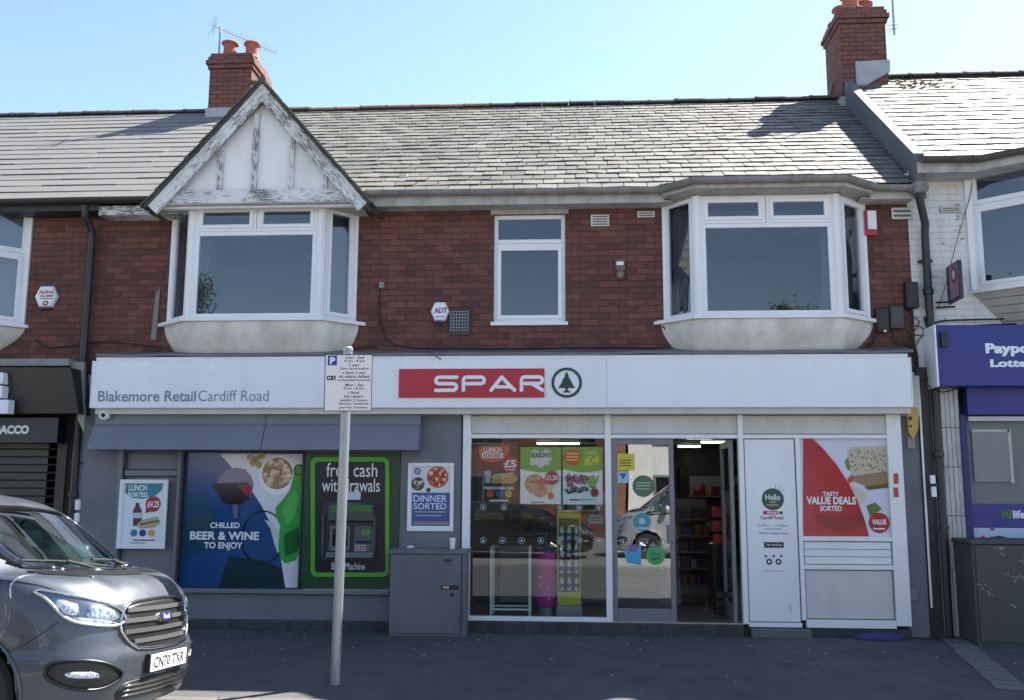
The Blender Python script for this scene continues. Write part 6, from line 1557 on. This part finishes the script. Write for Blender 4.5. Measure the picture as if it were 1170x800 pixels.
def van(name, label, cat, loc, rz, roll, pmat, bd, detail=True, plate='CN70 TXR', wheelz=.30):
    root = empty(name, loc, label, cat); root.rotation_euler = (roll, 0, rz)
    # ---- painted body, star-shaped from a point inside at the front and in rings behind it
    nA, nB = (56, 176) if detail else (24, 72)
    P0 = Vector((-1.2, 0, .72)); rings = []
    for i in range(1, nA+1):
        a = math.pi/2*i/nA
        rings.append([bd.hit(P0, (math.cos(a), math.sin(a)*math.cos(b), math.sin(a)*math.sin(b))) for b in [2*math.pi*k/nB for k in range(nB)]])
    xs = [-1.2-.05*k for k in range(1, 61)] if detail else [-1.2-.15*k for k in range(1, 21)]
    for x in xs: rings.append([bd.hit((x, 0, .72), (0, math.cos(b), math.sin(b))) for b in [2*math.pi*k/nB for k in range(nB)]])
    verts = [bd.hit(P0, (1, 0, 0))]; faces = []
    for r in rings: verts += r
    ix = lambda i, k: 1+i*nB+k % nB
    for k in range(nB): faces.append((0, ix(0, k), ix(0, k+1)))
    for i in range(len(rings)-1):
        for k in range(nB): faces.append((ix(i, k), ix(i+1, k), ix(i+1, k+1), ix(i, k+1)))
    faces.append(tuple(ix(len(rings)-1, k) for k in range(nB)))
    hz = bd.hood; ws0 = hz+.21; ws1 = bd.roof-.07
    WS = [(-.70, ws0+.02), (-.35, ws0-.015), (0, ws0-.025), (.35, ws0-.015), (.70, ws0+.02), (.60, ws1-.02), (.3, ws1+.005), (0, ws1+.01), (-.3, ws1+.005), (-.60, ws1-.02)]
    dw0 = ws0+.02; xf = -(bd.wsb+.10)
    SW = [(xf-.03, dw0-.10), (xf-.95, dw0-.06), (xf-1.0, ws1-.04), (xf-.70, ws1-.05), (xf-.50, ws1-.13)]
    SW2 = [(xf-1.12, dw0-.06), (xf-2.2, dw0-.04), (xf-2.2, ws1-.02), (xf-1.12, ws1-.03)]
    keep = []
    for f in faces:
        c = Vector((0, 0, 0))
        for i in f: c += verts[i]
        c /= len(f); n = bd.nrm(c) if len(f) < 9 else Vector((-1, 0, 0))
        if n.x > .2 and n.z > .2 and c.z > ws0-.05 and inside((c.y, c.z), WS): continue
        if abs(n.y) > .6 and (inside((c.x, c.z), SW) or inside((c.x, c.z), SW2)): continue
        if abs(n.y) > .45 and c.z < .8 and (c.x+.86)**2+(c.z-.32)**2 < .375**2: continue
        if abs(n.y) > .45 and c.z < .8 and (c.x+bd.L-.75)**2+(c.z-.32)**2 < .375**2: continue
        keep.append(f)
    mb = MB(); mb.v = [tuple(v) for v in verts]; mb.f = keep
    body = mb.build('body', pmat, root, smooth=True, local=True)
    fr = bd.front
    # ---- glass
    w_ = drape(bd, fr, WS, .004, M['van_glass'], 'windscreen', root, 72, 8, rnd_=1)
    rim(bd, fr, WS, .020, .0, M['frit'], 'seal', w_, 90, rnd_=1)
    for sg in (-1, 1):
        fn = lambda x, z, sg=sg: bd.side(x, z, sg)
        for Q in (SW, SW2):
            q = drape(bd, fn, Q, .002, M['van_glass'], 'side_window', root, 56, 5, rnd_=1); rim(bd, fn, Q, .016, .002, M['vblack'], 'window_trim', q, 56, rnd_=1)
        q = drape(bd, fn, [(xf+.05, dw0-.15), (xf-.02, dw0-.15), (xf-.03, dw0-.07)], .004, M['vblack'], 'mirror_foot', root, 24, 2, rnd_=0)
        if detail:
            rim(bd, fn, [(xf-.05, dw0-.125), (xf-.6, dw0-.105), (xf-1.0, dw0-.09)], .008, .004, M['chrome'], 'chrome_strip', root, 20, False, 0)
            rim(bd, fn, [(xf+.07, dw0-.06), (xf+.05, dw0-.3), (xf+.09, .55)], .0035, -.001, M['vblack'], 'door_seam', root, 20, False, 0)
            rim(bd, fn, [(xf+.16, dw0-.035), (xf+.13, dw0-.11), (xf+.155, dw0-.19)], .005, .002, M['chrome'], 'wing_vent_trim', root, 12, False, 0)
        # mirror
        mm = MB(); mc = bd.side(xf-.55, dw0-.06, sg); a = .12; rings_ = []
        for t in range(9):
            q = math.pi*t/8; rr = math.sin(q)*.5+.02; rings_.append([(mc.x+.09*rr*math.cos(v)*1.6, mc.y+sg*(.06+.09*(1-math.cos(q))), mc.z+.10+.15*rr*math.sin(v)*1.4) for v in [2*math.pi*k/14 for k in range(14)]])
        mm.loft(rings_); mm.build('wing_mirror', pmat, root, smooth=True, local=True)
        MB().box(mc.x-.04, mc.x+.04, mc.y-.03, mc.y+.03+sg*.06, mc.z-.02, mc.z+.08).build('mirror_arm', M['vblack'], root, local=True, bevel=.01)
        # wheels
        for wx in (-.86, -(bd.L-.75)):
            e = empty('wheel', (wx, sg*.80, wheelz)); e.parent = root
            rg = []
            for r, yy in ((.20, -.09), (.29, -.10), (.32, -.07), (.325, 0), (.32, .07), (.29, .10), (.215, .09), (.20, .06)): rg.append([(r*math.cos(v), yy*1.0*sg, r*math.sin(v)) for v in [2*math.pi*k/40 for k in range(40)]])
            MB().loft(rg).build('tyre', M['rubber'], e, smooth='auto', local=True)
            rg = []
            for r, yy in ((.214, .088), (.20, .075), (.19, .05), (.06, .06), (.05, .075), (.0, .078)): rg.append([(r*math.cos(v), yy*sg, r*math.sin(v)) for v in [2*math.pi*k/40 for k in range(40)]])
            MB().loft(rg).build('rim', M['vblack'], e, smooth='auto', local=True)
            sp = MB()
            for k in range(5):
                v = 2*math.pi*k/5+.3; c, s_ = math.cos(v), math.sin(v)
                for q in (-.13, .13):
                    c2, s2 = math.cos(v+q), math.sin(v+q); sp.tube([(c*.05, sg*.085, s_*.05), (c2*.13, sg*.088, s2*.13), (c2*.205, sg*.088, s2*.205)], .012, 6)
            sp.build('spokes', M['steel'], e, local=True)
            dk_ = MB(); rg = [[(wx+.375*math.cos(v), yy, .32+.375*math.sin(v)) for v in [2*math.pi*k/30 for k in range(30)]] for yy in (sg*.92, sg*.60)]
            dk_.loft(rg, cap=False); dk_.face(rg[1]); dk_.build('wheel_arch', M['vblack'], root, local=True)
            pts = [(wx+.385*math.cos(R(q)), .32+.385*math.sin(R(q))) for q in range(-18, 200, 8)]
            rim(bd, fn, pts, .012, .004, pmat, 'arch_lip', root, 30, False, 0)
        # headlight
        s3 = -sg
        fnp = lambda a, z, sg=sg: bd.polar((21+(a-25.5)*.83)*sg, z)
        HL = [(25.5, .745), (26.5, .80), (32, .85), (40, .885), (50, .925), (60, .955), (61, .935), (57.5, .91), (54.5, .86), (51, .79), (46, .745), (36, .718), (29, .715)]
        HL = [(a, z+bd.hood-.86) for a, z in HL]
        h = drape(bd, fnp, HL, .004, M['lampdark'], 'headlight', root, 60, 5, rnd_=1)
        rim(bd, fnp, HL, .011, .006, M['chrome'], 'chrome_surround', h, 60, rnd_=1)
        zo = bd.hood-.86
        drape(bd, fnp, [(28.5, .755+zo), (31, .82+zo), (42, .865+zo), (43, .775+zo), (36, .745+zo)], .009, M['lampglass'], 'lamp_lens', h, 30, 3, rnd_=1, dome=.014)
        drape(bd, fnp, [(45, .79+zo), (45, .855+zo), (52, .895+zo), (54, .87+zo), (50.5, .80+zo)], .009, M['lampglass'], 'lamp_lens', h, 30, 3, rnd_=1, dome=.014)
        drape(bd, fnp, [(29, .728+zo), (44, .738+zo), (50, .79+zo), (47, .782+zo), (33, .744+zo)], .007, M['lampglass'], 'light_bar', h, 30, 2, rnd_=1)
        FG = [(26, .40), (31, .47), (40, .52), (52, .53), (56, .49), (55, .43), (48, .36), (36, .33)]
        q = drape(bd, fnp, FG, .003, M['vblack'], 'fog_light_recess', root, 48, 4, rnd_=2); rim(bd, fnp, FG, .010, .002, M['vblack'], 'recess_edge', q, 48)
        drape(bd, fnp, [(37, .41), (38.5, .447), (46, .462), (49.5, .455), (48, .425), (42, .41)], .010, M['lampglass'], 'fog_lamp', q, 28, 3, rnd_=1, dome=.01)
        if detail:
            rim(bd, fnp, [(29, .70+zo), (34, .845+zo), (46, .905+zo), (58, .975+zo), (66, 1.0+zo), (76, 1.015+zo)], .0045, -.002, M['vblack'], 'bonnet_seam', root, 50, False, 0)
            rim(bd, fnp, [(52, .76+zo), (58, .68), (63, .62), (68, .58)], .0035, -.001, M['vblack'], 'bumper_seam', root, 24, False, 0)
            p = bd.polar(45*sg, .60); MB().lathe((p.x+.0, p.y, p.z), [(.012, 0), (.012, .004)], 10).build('parking_sensor', M['vblack'], root, local=True)
    # ---- grille, plate, lower grille
    z0 = bd.hood-.86
    GR = [(-.41, .60+z0), (-.49, .70+z0), (-.44, .80+z0), (-.36, .852+z0), (0, .868+z0), (.36, .852+z0), (.44, .80+z0), (.49, .70+z0), (.41, .60+z0), (.32, .548+z0), (-.32, .548+z0)]
    q = drape(bd, fr, GR, .003, M['vblack'], 'grille', root, 80, 6, rnd_=1); rim(bd, fr, GR, .012, .006, M['chrome'], 'grille_surround', q, 90, rnd_=1)
    for zc, hw in ((.805, .40), (.738, .445), (.671, .445), (.606, .37)):
        pts = [(-hw, zc-.017+z0), (-hw, zc+.017+z0), (hw, zc+.017+z0), (hw, zc-.017+z0)]
        mbx = MB(); n = 28; rg = []
        for k in range(n+1):
            y = -hw+2*hw*k/n; a = fr(y, zc+.013+z0); b = fr(y, zc-.015+z0); na = bd.nrm(a); rg.append([a+na*.004, a+na*.020, b+na*.014, b+na*.004])
        mbx.loft(rg); mbx.build('grille_bar', plain('grille_bar_grey', g(.22), .35, .6), q, smooth='auto', local=True)
    c = fr(0, .738+z0); nn = bd.nrm(c); n = 32
    up = Vector((nn.z*-1, 0, nn.x)).normalized(); 
    if up.z < 0: up = -up
    ov = lambda a, b, o_: [c+nn*o_+Vector((0, 1, 0))*(a*math.cos(2*math.pi*k/n))+up*(b*math.sin(2*math.pi*k/n)) for k in range(n)]
    bg_ = MB().loft([ov(.085, .036, .0), ov(.085, .036, .028)]).build('badge', M['chrome'], root, local=True, smooth='auto')
    MB().loft([ov(.078, .031, .0275), ov(.076, .029, .031)]).build('badge_face', M['badge'], bg_, local=True, smooth='auto')
    def facing(text, cy, cz, w_, h_, off, mat, parent, shear=0, bold=.0):
        cu = bpy.data.curves.new('t', 'FONT'); cu.body = text; cu.shear = shear; cu.offset = bold; cu.resolution_u = 3
        to = bpy.data.objects.new('t', cu); COL.objects.link(to); me = bpy.data.meshes.new_from_object(to.evaluated_get(bpy.context.evaluated_depsgraph_get()))
        bpy.data.objects.remove(to); bpy.data.curves.remove(cu)
        X = [v.co.x for v in me.vertices]; Yv = [v.co.y for v in me.vertices]; ax, bx, ay, by = min(X), max(X), min(Yv), max(Yv)
        for v in me.vertices:
            a = ((v.co.x-(ax+bx)/2)/(bx-ax))*w_; b = ((v.co.y-(ay+by)/2)/(by-ay))*h_
            v.co = cz+Vector((0, 1, 0))*(cy+a)+upv*b+nv*off
        me.materials.clear(); me.materials.append(mat); me.name = 'lettering'; o = bpy.data.objects.new('lettering', me); COL.objects.link(o); o.parent = parent
    upv, nv = up, nn; facing('Ford', 0, c, .095, .034, .0325, M['white'], bg_, .35)
    pc_ = fr(0, .455); xx = pc_.x+.012
    pl = MB().box(xx, xx+.008, -.26, .26, .40, .511).build('number_plate', M['white'], root, local=True, bevel=.003)
    MB().box(xx-.05, xx, -.27, .27, .395, .516).build('plate_holder', M['vblack'], pl, local=True)
    if plate: upv, nv = Vector((0, 0, 1)), Vector((1, 0, 0)); facing(plate, 0, Vector((xx, 0, .455)), .44, .072, .0095, M['ink_black'], pl, 0, .018)
    LG_ = [(-.42, .37), (.42, .37), (.52, .30), (.46, .24), (-.46, .24), (-.52, .30)]
    q = drape(bd, fr, LG_, .003, M['vblack'], 'lower_grille', root, 60, 4, rnd_=1)
    for zc in (.275, .305, .335): 
        pts = [(-.44, zc), (.44, zc)]; rim(bd, fr, pts, .006, .006, M['chrome'], 'lower_grille_bar', q, 20, False, 0)
    # ---- wipers, dashboard, seats
    for y0, y1 in ((-.05, -.62), (.62, .05)):
        a, b = fr(y0, ws0-.012), fr(y1, ws0+.03); na = Vector((.5, 0, .8)); m_ = (a+b)/2
        wp = MB(); wp.tube([a+na*.03, (a*.4+b*.6)+na*.045, b+na*.03], .009, 6); wp.tube([Vector((a.x+.06, a.y+.02, a.z-.02)), (a*.5+b*.5)+na*.05], .012, 6); wp.build('wiper', M['rubber'], root, local=True)
    cw = MB(); n = 24; rg = []
    for k in range(n+1):
        y = -.66+1.32*k/n; a = fr(y, ws0-.02); zt_ = bd.topz(a.x+.13, y); rg.append([a+Vector((0, 0, .012)), zt_+Vector((0, 0, .005)), zt_-Vector((0, 0, .03)), a-Vector((0, 0, .03))])
    cw.loft(rg); cw.build('cowl', M['vblack'], root, local=True, smooth='auto')
    db = MB(); n = 16; rg = []
    for k in range(n+1):
        y = -.72+1.44*k/n; x0_ = fr(max(min(y, .66), -.66), ws0).x-.06; rg.append([(x0_, y, ws0-.10), (x0_-.20, y, ws0-.05), (x0_-.42, y, ws0-.02), (x0_-.5, y, ws0-.10), (x0_-.45, y, ws0-.45)])
    db.loft(rg); db.build('dashboard', M['dash'], root, local=True, smooth='auto')
    for y in (-.38, .38):
        s_ = MB(); s_.hexa([(-2.15, y-.24, .75), (-1.75, y-.24, .75), (-1.75, y+.24, .75), (-2.15, y+.24, .75), (-2.35, y-.22, 1.32), (-2.2, y-.22, 1.32), (-2.2, y+.22, 1.32), (-2.35, y+.22, 1.32)]); s_.hexa([(-2.34, y-.12, 1.36), (-2.24, y-.12, 1.36), (-2.24, y+.12, 1.36), (-2.34, y+.12, 1.36), (-2.36, y-.11, 1.52), (-2.27, y-.11, 1.52), (-2.27, y+.11, 1.52), (-2.36, y+.11, 1.52)]); s_.build('seat', M['seat'], root, local=True, bevel=.03)
    MB().tube([(-1.55+.02*math.sin(t)-.06*math.sin(t)*0, -.38+.18*math.cos(t), ws0-.02+.15*math.sin(t)) for t in [2*math.pi*k/24 for k in range(24)]], .014, 6, True).build('steering_wheel', M['vblack'], root, local=True)
    MB().box(-bd.L+.1, -1.2, -.82, .82, .28, .32).build('cabin_floor', M['vblack'], root, local=True)
    MB().tube([(-1.75, 0, bd.roof+.02), (-1.97, 0, bd.roof+.24)], .005, 5).build('roof_aerial', M['vblack'], root, local=True)
    return root
grey_paint = carpaint('grey_vehicle_paint', (.058, .066, .082, 1), .45, .36)
VB = Body(1.54, .20, 4.35, .86, .735)
van('parked_van', 'dark grey metallic van parked at the kerb, its front facing right', 'van', (-2.83, -4.62, -.02), R(-3.0), R(-3.2), grey_paint, VB)
# two vehicles on the far side of the street, seen only as reflections in the shop glass
van('parked_van', 'silver van parked on the far side of the street, seen mirrored in the shop door', 'van', (1.0, -14.2, -.06), R(180), 0, carpaint('silver_vehicle_paint', (.42, .42, .41, 1), .5, .3), Body(1.85, .2, 4.8, .95, .85, .7), False, None)
van('parked_car', 'dark car parked on the far side of the street, seen mirrored in the shop window', 'car', (.5, -13.6, -.06), 0, 0, carpaint('black_vehicle_paint', (.02, .022, .03, 1), .4, .2), Body(1.32, .10, 4.2, .72, .60, .85), False, None)

# ================================================================== OPPOSITE SIDE OF THE STREET (seen in reflections)
def opposite(x0, x1, wallm, roofm, label, ze=5.2):
    t = empty('opposite_house', ((x0+x1)/2, -24, 0), label, 'house', 'houses across the street')
    MB().box(x0, x1, -31, -24, -.06, ze).build('house_wall', wallm, t)
    MB().loft([[(x, -23.7, ze), (x, -27.5, ze+2.6), (x, -31.3, ze)] for x in (x0, x1)]).build('roof', roofm, t)
    for i in range(2):
        cx = x0+(x1-x0)*(i+.5)/2
        for z0, h in ((.9, 1.35), (3.3, 1.3)):
            w_ = MB(); w_.box(cx-.75, cx+.75, -23.998, -23.95, z0, z0+h); f = w_.build('window', M['lead'], t); MB().box(cx-.68, cx-.03, -23.949, -23.94, z0+.08, z0+h-.08).box(cx+.03, cx+.68, -23.949, -23.94, z0+.08, z0+h-.08).build('window_pane', M['frit'], f)
    return t
cream_r = paint('cream_house_render', g(.62, (1, .98, .92)), .85, .3)
for i, (a, b, m) in enumerate(((-19, -12.1, cream_r), (-12, -5.1, M['far_brick']), (-5, 1.9, M['far_brick']), (2, 8.9, cream_r), (9, 16, M['far_brick']))):
    opposite(a, b, m, M['lead'], ['cream rendered house across the street, far left behind the camera', 'brick house across the street, second from the left behind the camera', 'brick house across the street, straight behind the camera', 'cream rendered house across the street, right of the middle', 'brick house across the street, far right behind the camera'][i], 4.6)
kl = N('leaf_green'); cl_ = kl.ramp(kl.noise(kl.pos(), 3, 3), [(.3, (.03, .055, .015, 1)), (.7, (.07, .11, .03, 1))]); M['leaf'] = kl.finish(cl_, .6)
M['bark'] = plain('bark', g(.08, (1, .9, .75)), .9)
def tree(x, y, h, r, label, seed):
    t = empty('street_tree', (x, y, 0), label, 'tree', 'trees across the street'); rnd = random.Random(seed)
    tr = MB(); tr.tube([(x, y, -.06), (x+.05, y, h*.3), (x-.05, y, h*.6), (x, y, h*.85)], [.16, .13, .09, .03], 8)
    for k in range(7): a = rnd.uniform(0, 6.28); z = h*rnd.uniform(.3, .6); tr.tube([(x, y, z), (x+r*.4*math.cos(a), y+r*.4*math.sin(a), z+h*.15), (x+r*.75*math.cos(a), y+r*.75*math.sin(a), z+h*.25)], [.06, .04, .015], 6)
    tr.build('trunk', M['bark'], t); cr = MB()
    cl = [(rnd.gauss(0, r*.42), rnd.gauss(0, r*.42), h*.68+rnd.gauss(0, h*.14)) for _ in range(26)]
    for _ in range(11000):
        c = cl[rnd.randrange(26)]; p = Vector((x+c[0]+rnd.gauss(0, r*.16), y+c[1]+rnd.gauss(0, r*.16), c[2]+rnd.gauss(0, r*.14)))
        a = Vector((rnd.gauss(0, 1), rnd.gauss(0, 1), rnd.gauss(0, 1))).normalized()*.055; b = a.cross(Vector((rnd.gauss(0, 1), rnd.gauss(0, 1), rnd.gauss(0, 1)))).normalized()*.032
        cr.face([p-a, p+b, p+a, p-b])
    cr.build('crown', M['leaf'], t)
tree(-17.6, -17, 9.6, 2.6, 'leafy tree across the street mirrored in the far left window', 1)
tree(-13.2, -20, 9.4, 1.6, 'slender tree across the street mirrored in the gabled bay', 2)
tree(7.7, -21, 8.2, 1.2, 'small tree across the street mirrored in the flat-topped bay', 3)

# ---- small litter on the pavement
lt = MB(); rnd = random.Random(77)
for k in range(230):
    x = rnd.uniform(-6, 6.5); y = -.15-abs(rnd.gauss(0, 1.3)); 
    if y < -3.3: continue
    r = rnd.choice((.004, .006, .006, .009, .016)); a0 = rnd.random()*6; n = rnd.randint(4, 6)
    lt.zprism([(x+r*rnd.uniform(.6, 1.3)*math.cos(a0+6.283*q/n), y+r*rnd.uniform(.4, 1)*math.sin(a0+6.283*q/n)) for q in range(n)], .0, .0035)
tag(lt.build('litter_flecks', paint('pale_litter', g(.42, (1, .98, .92)), .8, .4)), 'pale petals and flecks scattered on the dark pavement', 'litter', kind='stuff')
dr = MB()
for k in range(900):
    x = rnd.uniform(-5.9, 4.0); y = wy-.04-abs(rnd.gauss(0, .05)); r = rnd.uniform(.006, .02)
    dr.lathe((x, y, -.004), [(r, 0), (r*.8, r*.4), (r*.2, r*.6)], 5)
tag(dr.build('gutter_dirt', paint('dark_dirt', g(.03, (1, .95, .8)), .95, .5, rgb(80, 78, 50), 6)), 'dark dirt and moss along the foot of the shop wall', 'dirt', kind='stuff')

# ---- more of the shop seen through the open doorway
def crate(x, y, z, wd, dp, h, mat, label, nm='storage_crate', cat='crate'):
    t = empty(nm, (x, y, z), label, cat); mb = MB()
    for k in range(3): mb.box(x-wd/2, x+wd/2, y-dp/2, y-dp/2+.015, z+.01+k*h/3, z+(k+1)*h/3-.01)
    mb.box(x-wd/2, x-wd/2+.015, y-dp/2+.016, y+dp/2, z, z+h); mb.box(x+wd/2-.015, x+wd/2, y-dp/2+.016, y+dp/2, z, z+h); mb.box(x-wd/2+.016, x+wd/2-.016, y+dp/2-.015, y+dp/2, z, z+h); mb.box(x-wd/2+.016, x+wd/2-.016, y-dp/2+.016, y+dp/2-.016, z, z+.02)
    mb.build('crate_body', mat, t); return t
crate(1.84, .75, FLZ, .24, .3, .30, ink(34, 36, 42), 'dark plastic crate on the shop floor just inside the doorway')
t = empty('drinks_fridge', (2.9, 8.6, FLZ), 'tall dark drinks fridge deep in the shop seen through the doorway', 'fridge')
MB().box(2.2, 3.6, 8.6, 9.2, FLZ, 2.1).build('fridge_body', M['vblack'], t); MB().box(2.3, 3.5, 8.585, 8.599, .5, 1.8).build('fridge_door', M['glass'], t)
for k in range(4): MB().box(2.3, 3.5, 8.57, 8.584, .55+.32*k, .57+.32*k).build('shelf_edge', ink(150, 160, 180), t)
t = empty('display_stand', (1.28, 1.9, FLZ), 'low display stand of mixed packets just inside the doorway on the left', 'stand')
MB().box(1.12, 1.42, 1.7, 2.1, FLZ, .45).build('stand_base', ink(110, 104, 96), t, bevel=.01)
rnd = random.Random(55)
for lv in range(3):
    MB().box(1.12, 1.42, 1.72+.06*lv, 2.1, .46+lv*.26, .475+lv*.26).build('shelf', M['shelf'], t)
    for q in range(3): MB().box(1.13+q*.095, 1.215+q*.095, 1.74+.06*lv, 1.85+.06*lv, .476+lv*.26, .476+lv*.26+rnd.uniform(.12, .21)).build('stacked_packet', goodcols[(lv*3+q) % 7], t, bevel=.004)
t = empty('hanging_shop_sign', (1.75, 2.6, 2.1), 'small pale notice hanging from the shop ceiling inside the doorway', 'notice')
MB().box(1.6, 1.95, 2.6, 2.61, 1.98, 2.16).build('notice_board', ink(90, 92, 96), t); MB().tube([(1.75, 2.605, 2.16), (1.75, 2.605, 2.62)], .004, 4).build('cord', M['cable'], t)
t = empty('price_notice', (1.3, 2.95, 1.45), 'square yellowish notice fixed above the shelves inside the doorway', 'notice')
MB().box(1.26, 1.50, 2.94, 2.95, 1.30, 1.62).build('notice_board', ink(120, 116, 84), t)

# ---- worn edging strip and old repairs in the pavement
def onground(x, y):
    d = _f + _r*((x-585)/FPX) - _u*((y-400)/FPX); q = CAM + d*(-CAM.z/d.z); return (q.x, q.y)
ed = MB(); a0, a1 = onground(1086, 727), onground(1160, 790); w0 = .13
dx, dy = a1[0]-a0[0], a1[1]-a0[1]; L = math.hypot(dx, dy); nx, ny = -dy/L*w0, dx/L*w0; rnd = random.Random(3); n = int(L/.22)
for k in range(n):
    t0, t1 = k/n, (k+1)/n-.008; j = rnd.uniform(.85, 1.1)
    ed.zprism([(a0[0]+dx*t0-nx*j, a0[1]+dy*t0-ny*j), (a0[0]+dx*t1-nx*j, a0[1]+dy*t1-ny*j), (a0[0]+dx*t1+nx, a0[1]+dy*t1+ny), (a0[0]+dx*t0+nx, a0[1]+dy*t0+ny)], .001, .006+rnd.uniform(0, .004))
tag(ed.build('pavement_edging', paint('worn_edging', g(.15, (1, .98, .95)), .9, .6, (.04, .04, .04, 1), 8, bump=.5), bevel=.003), kind='structure')
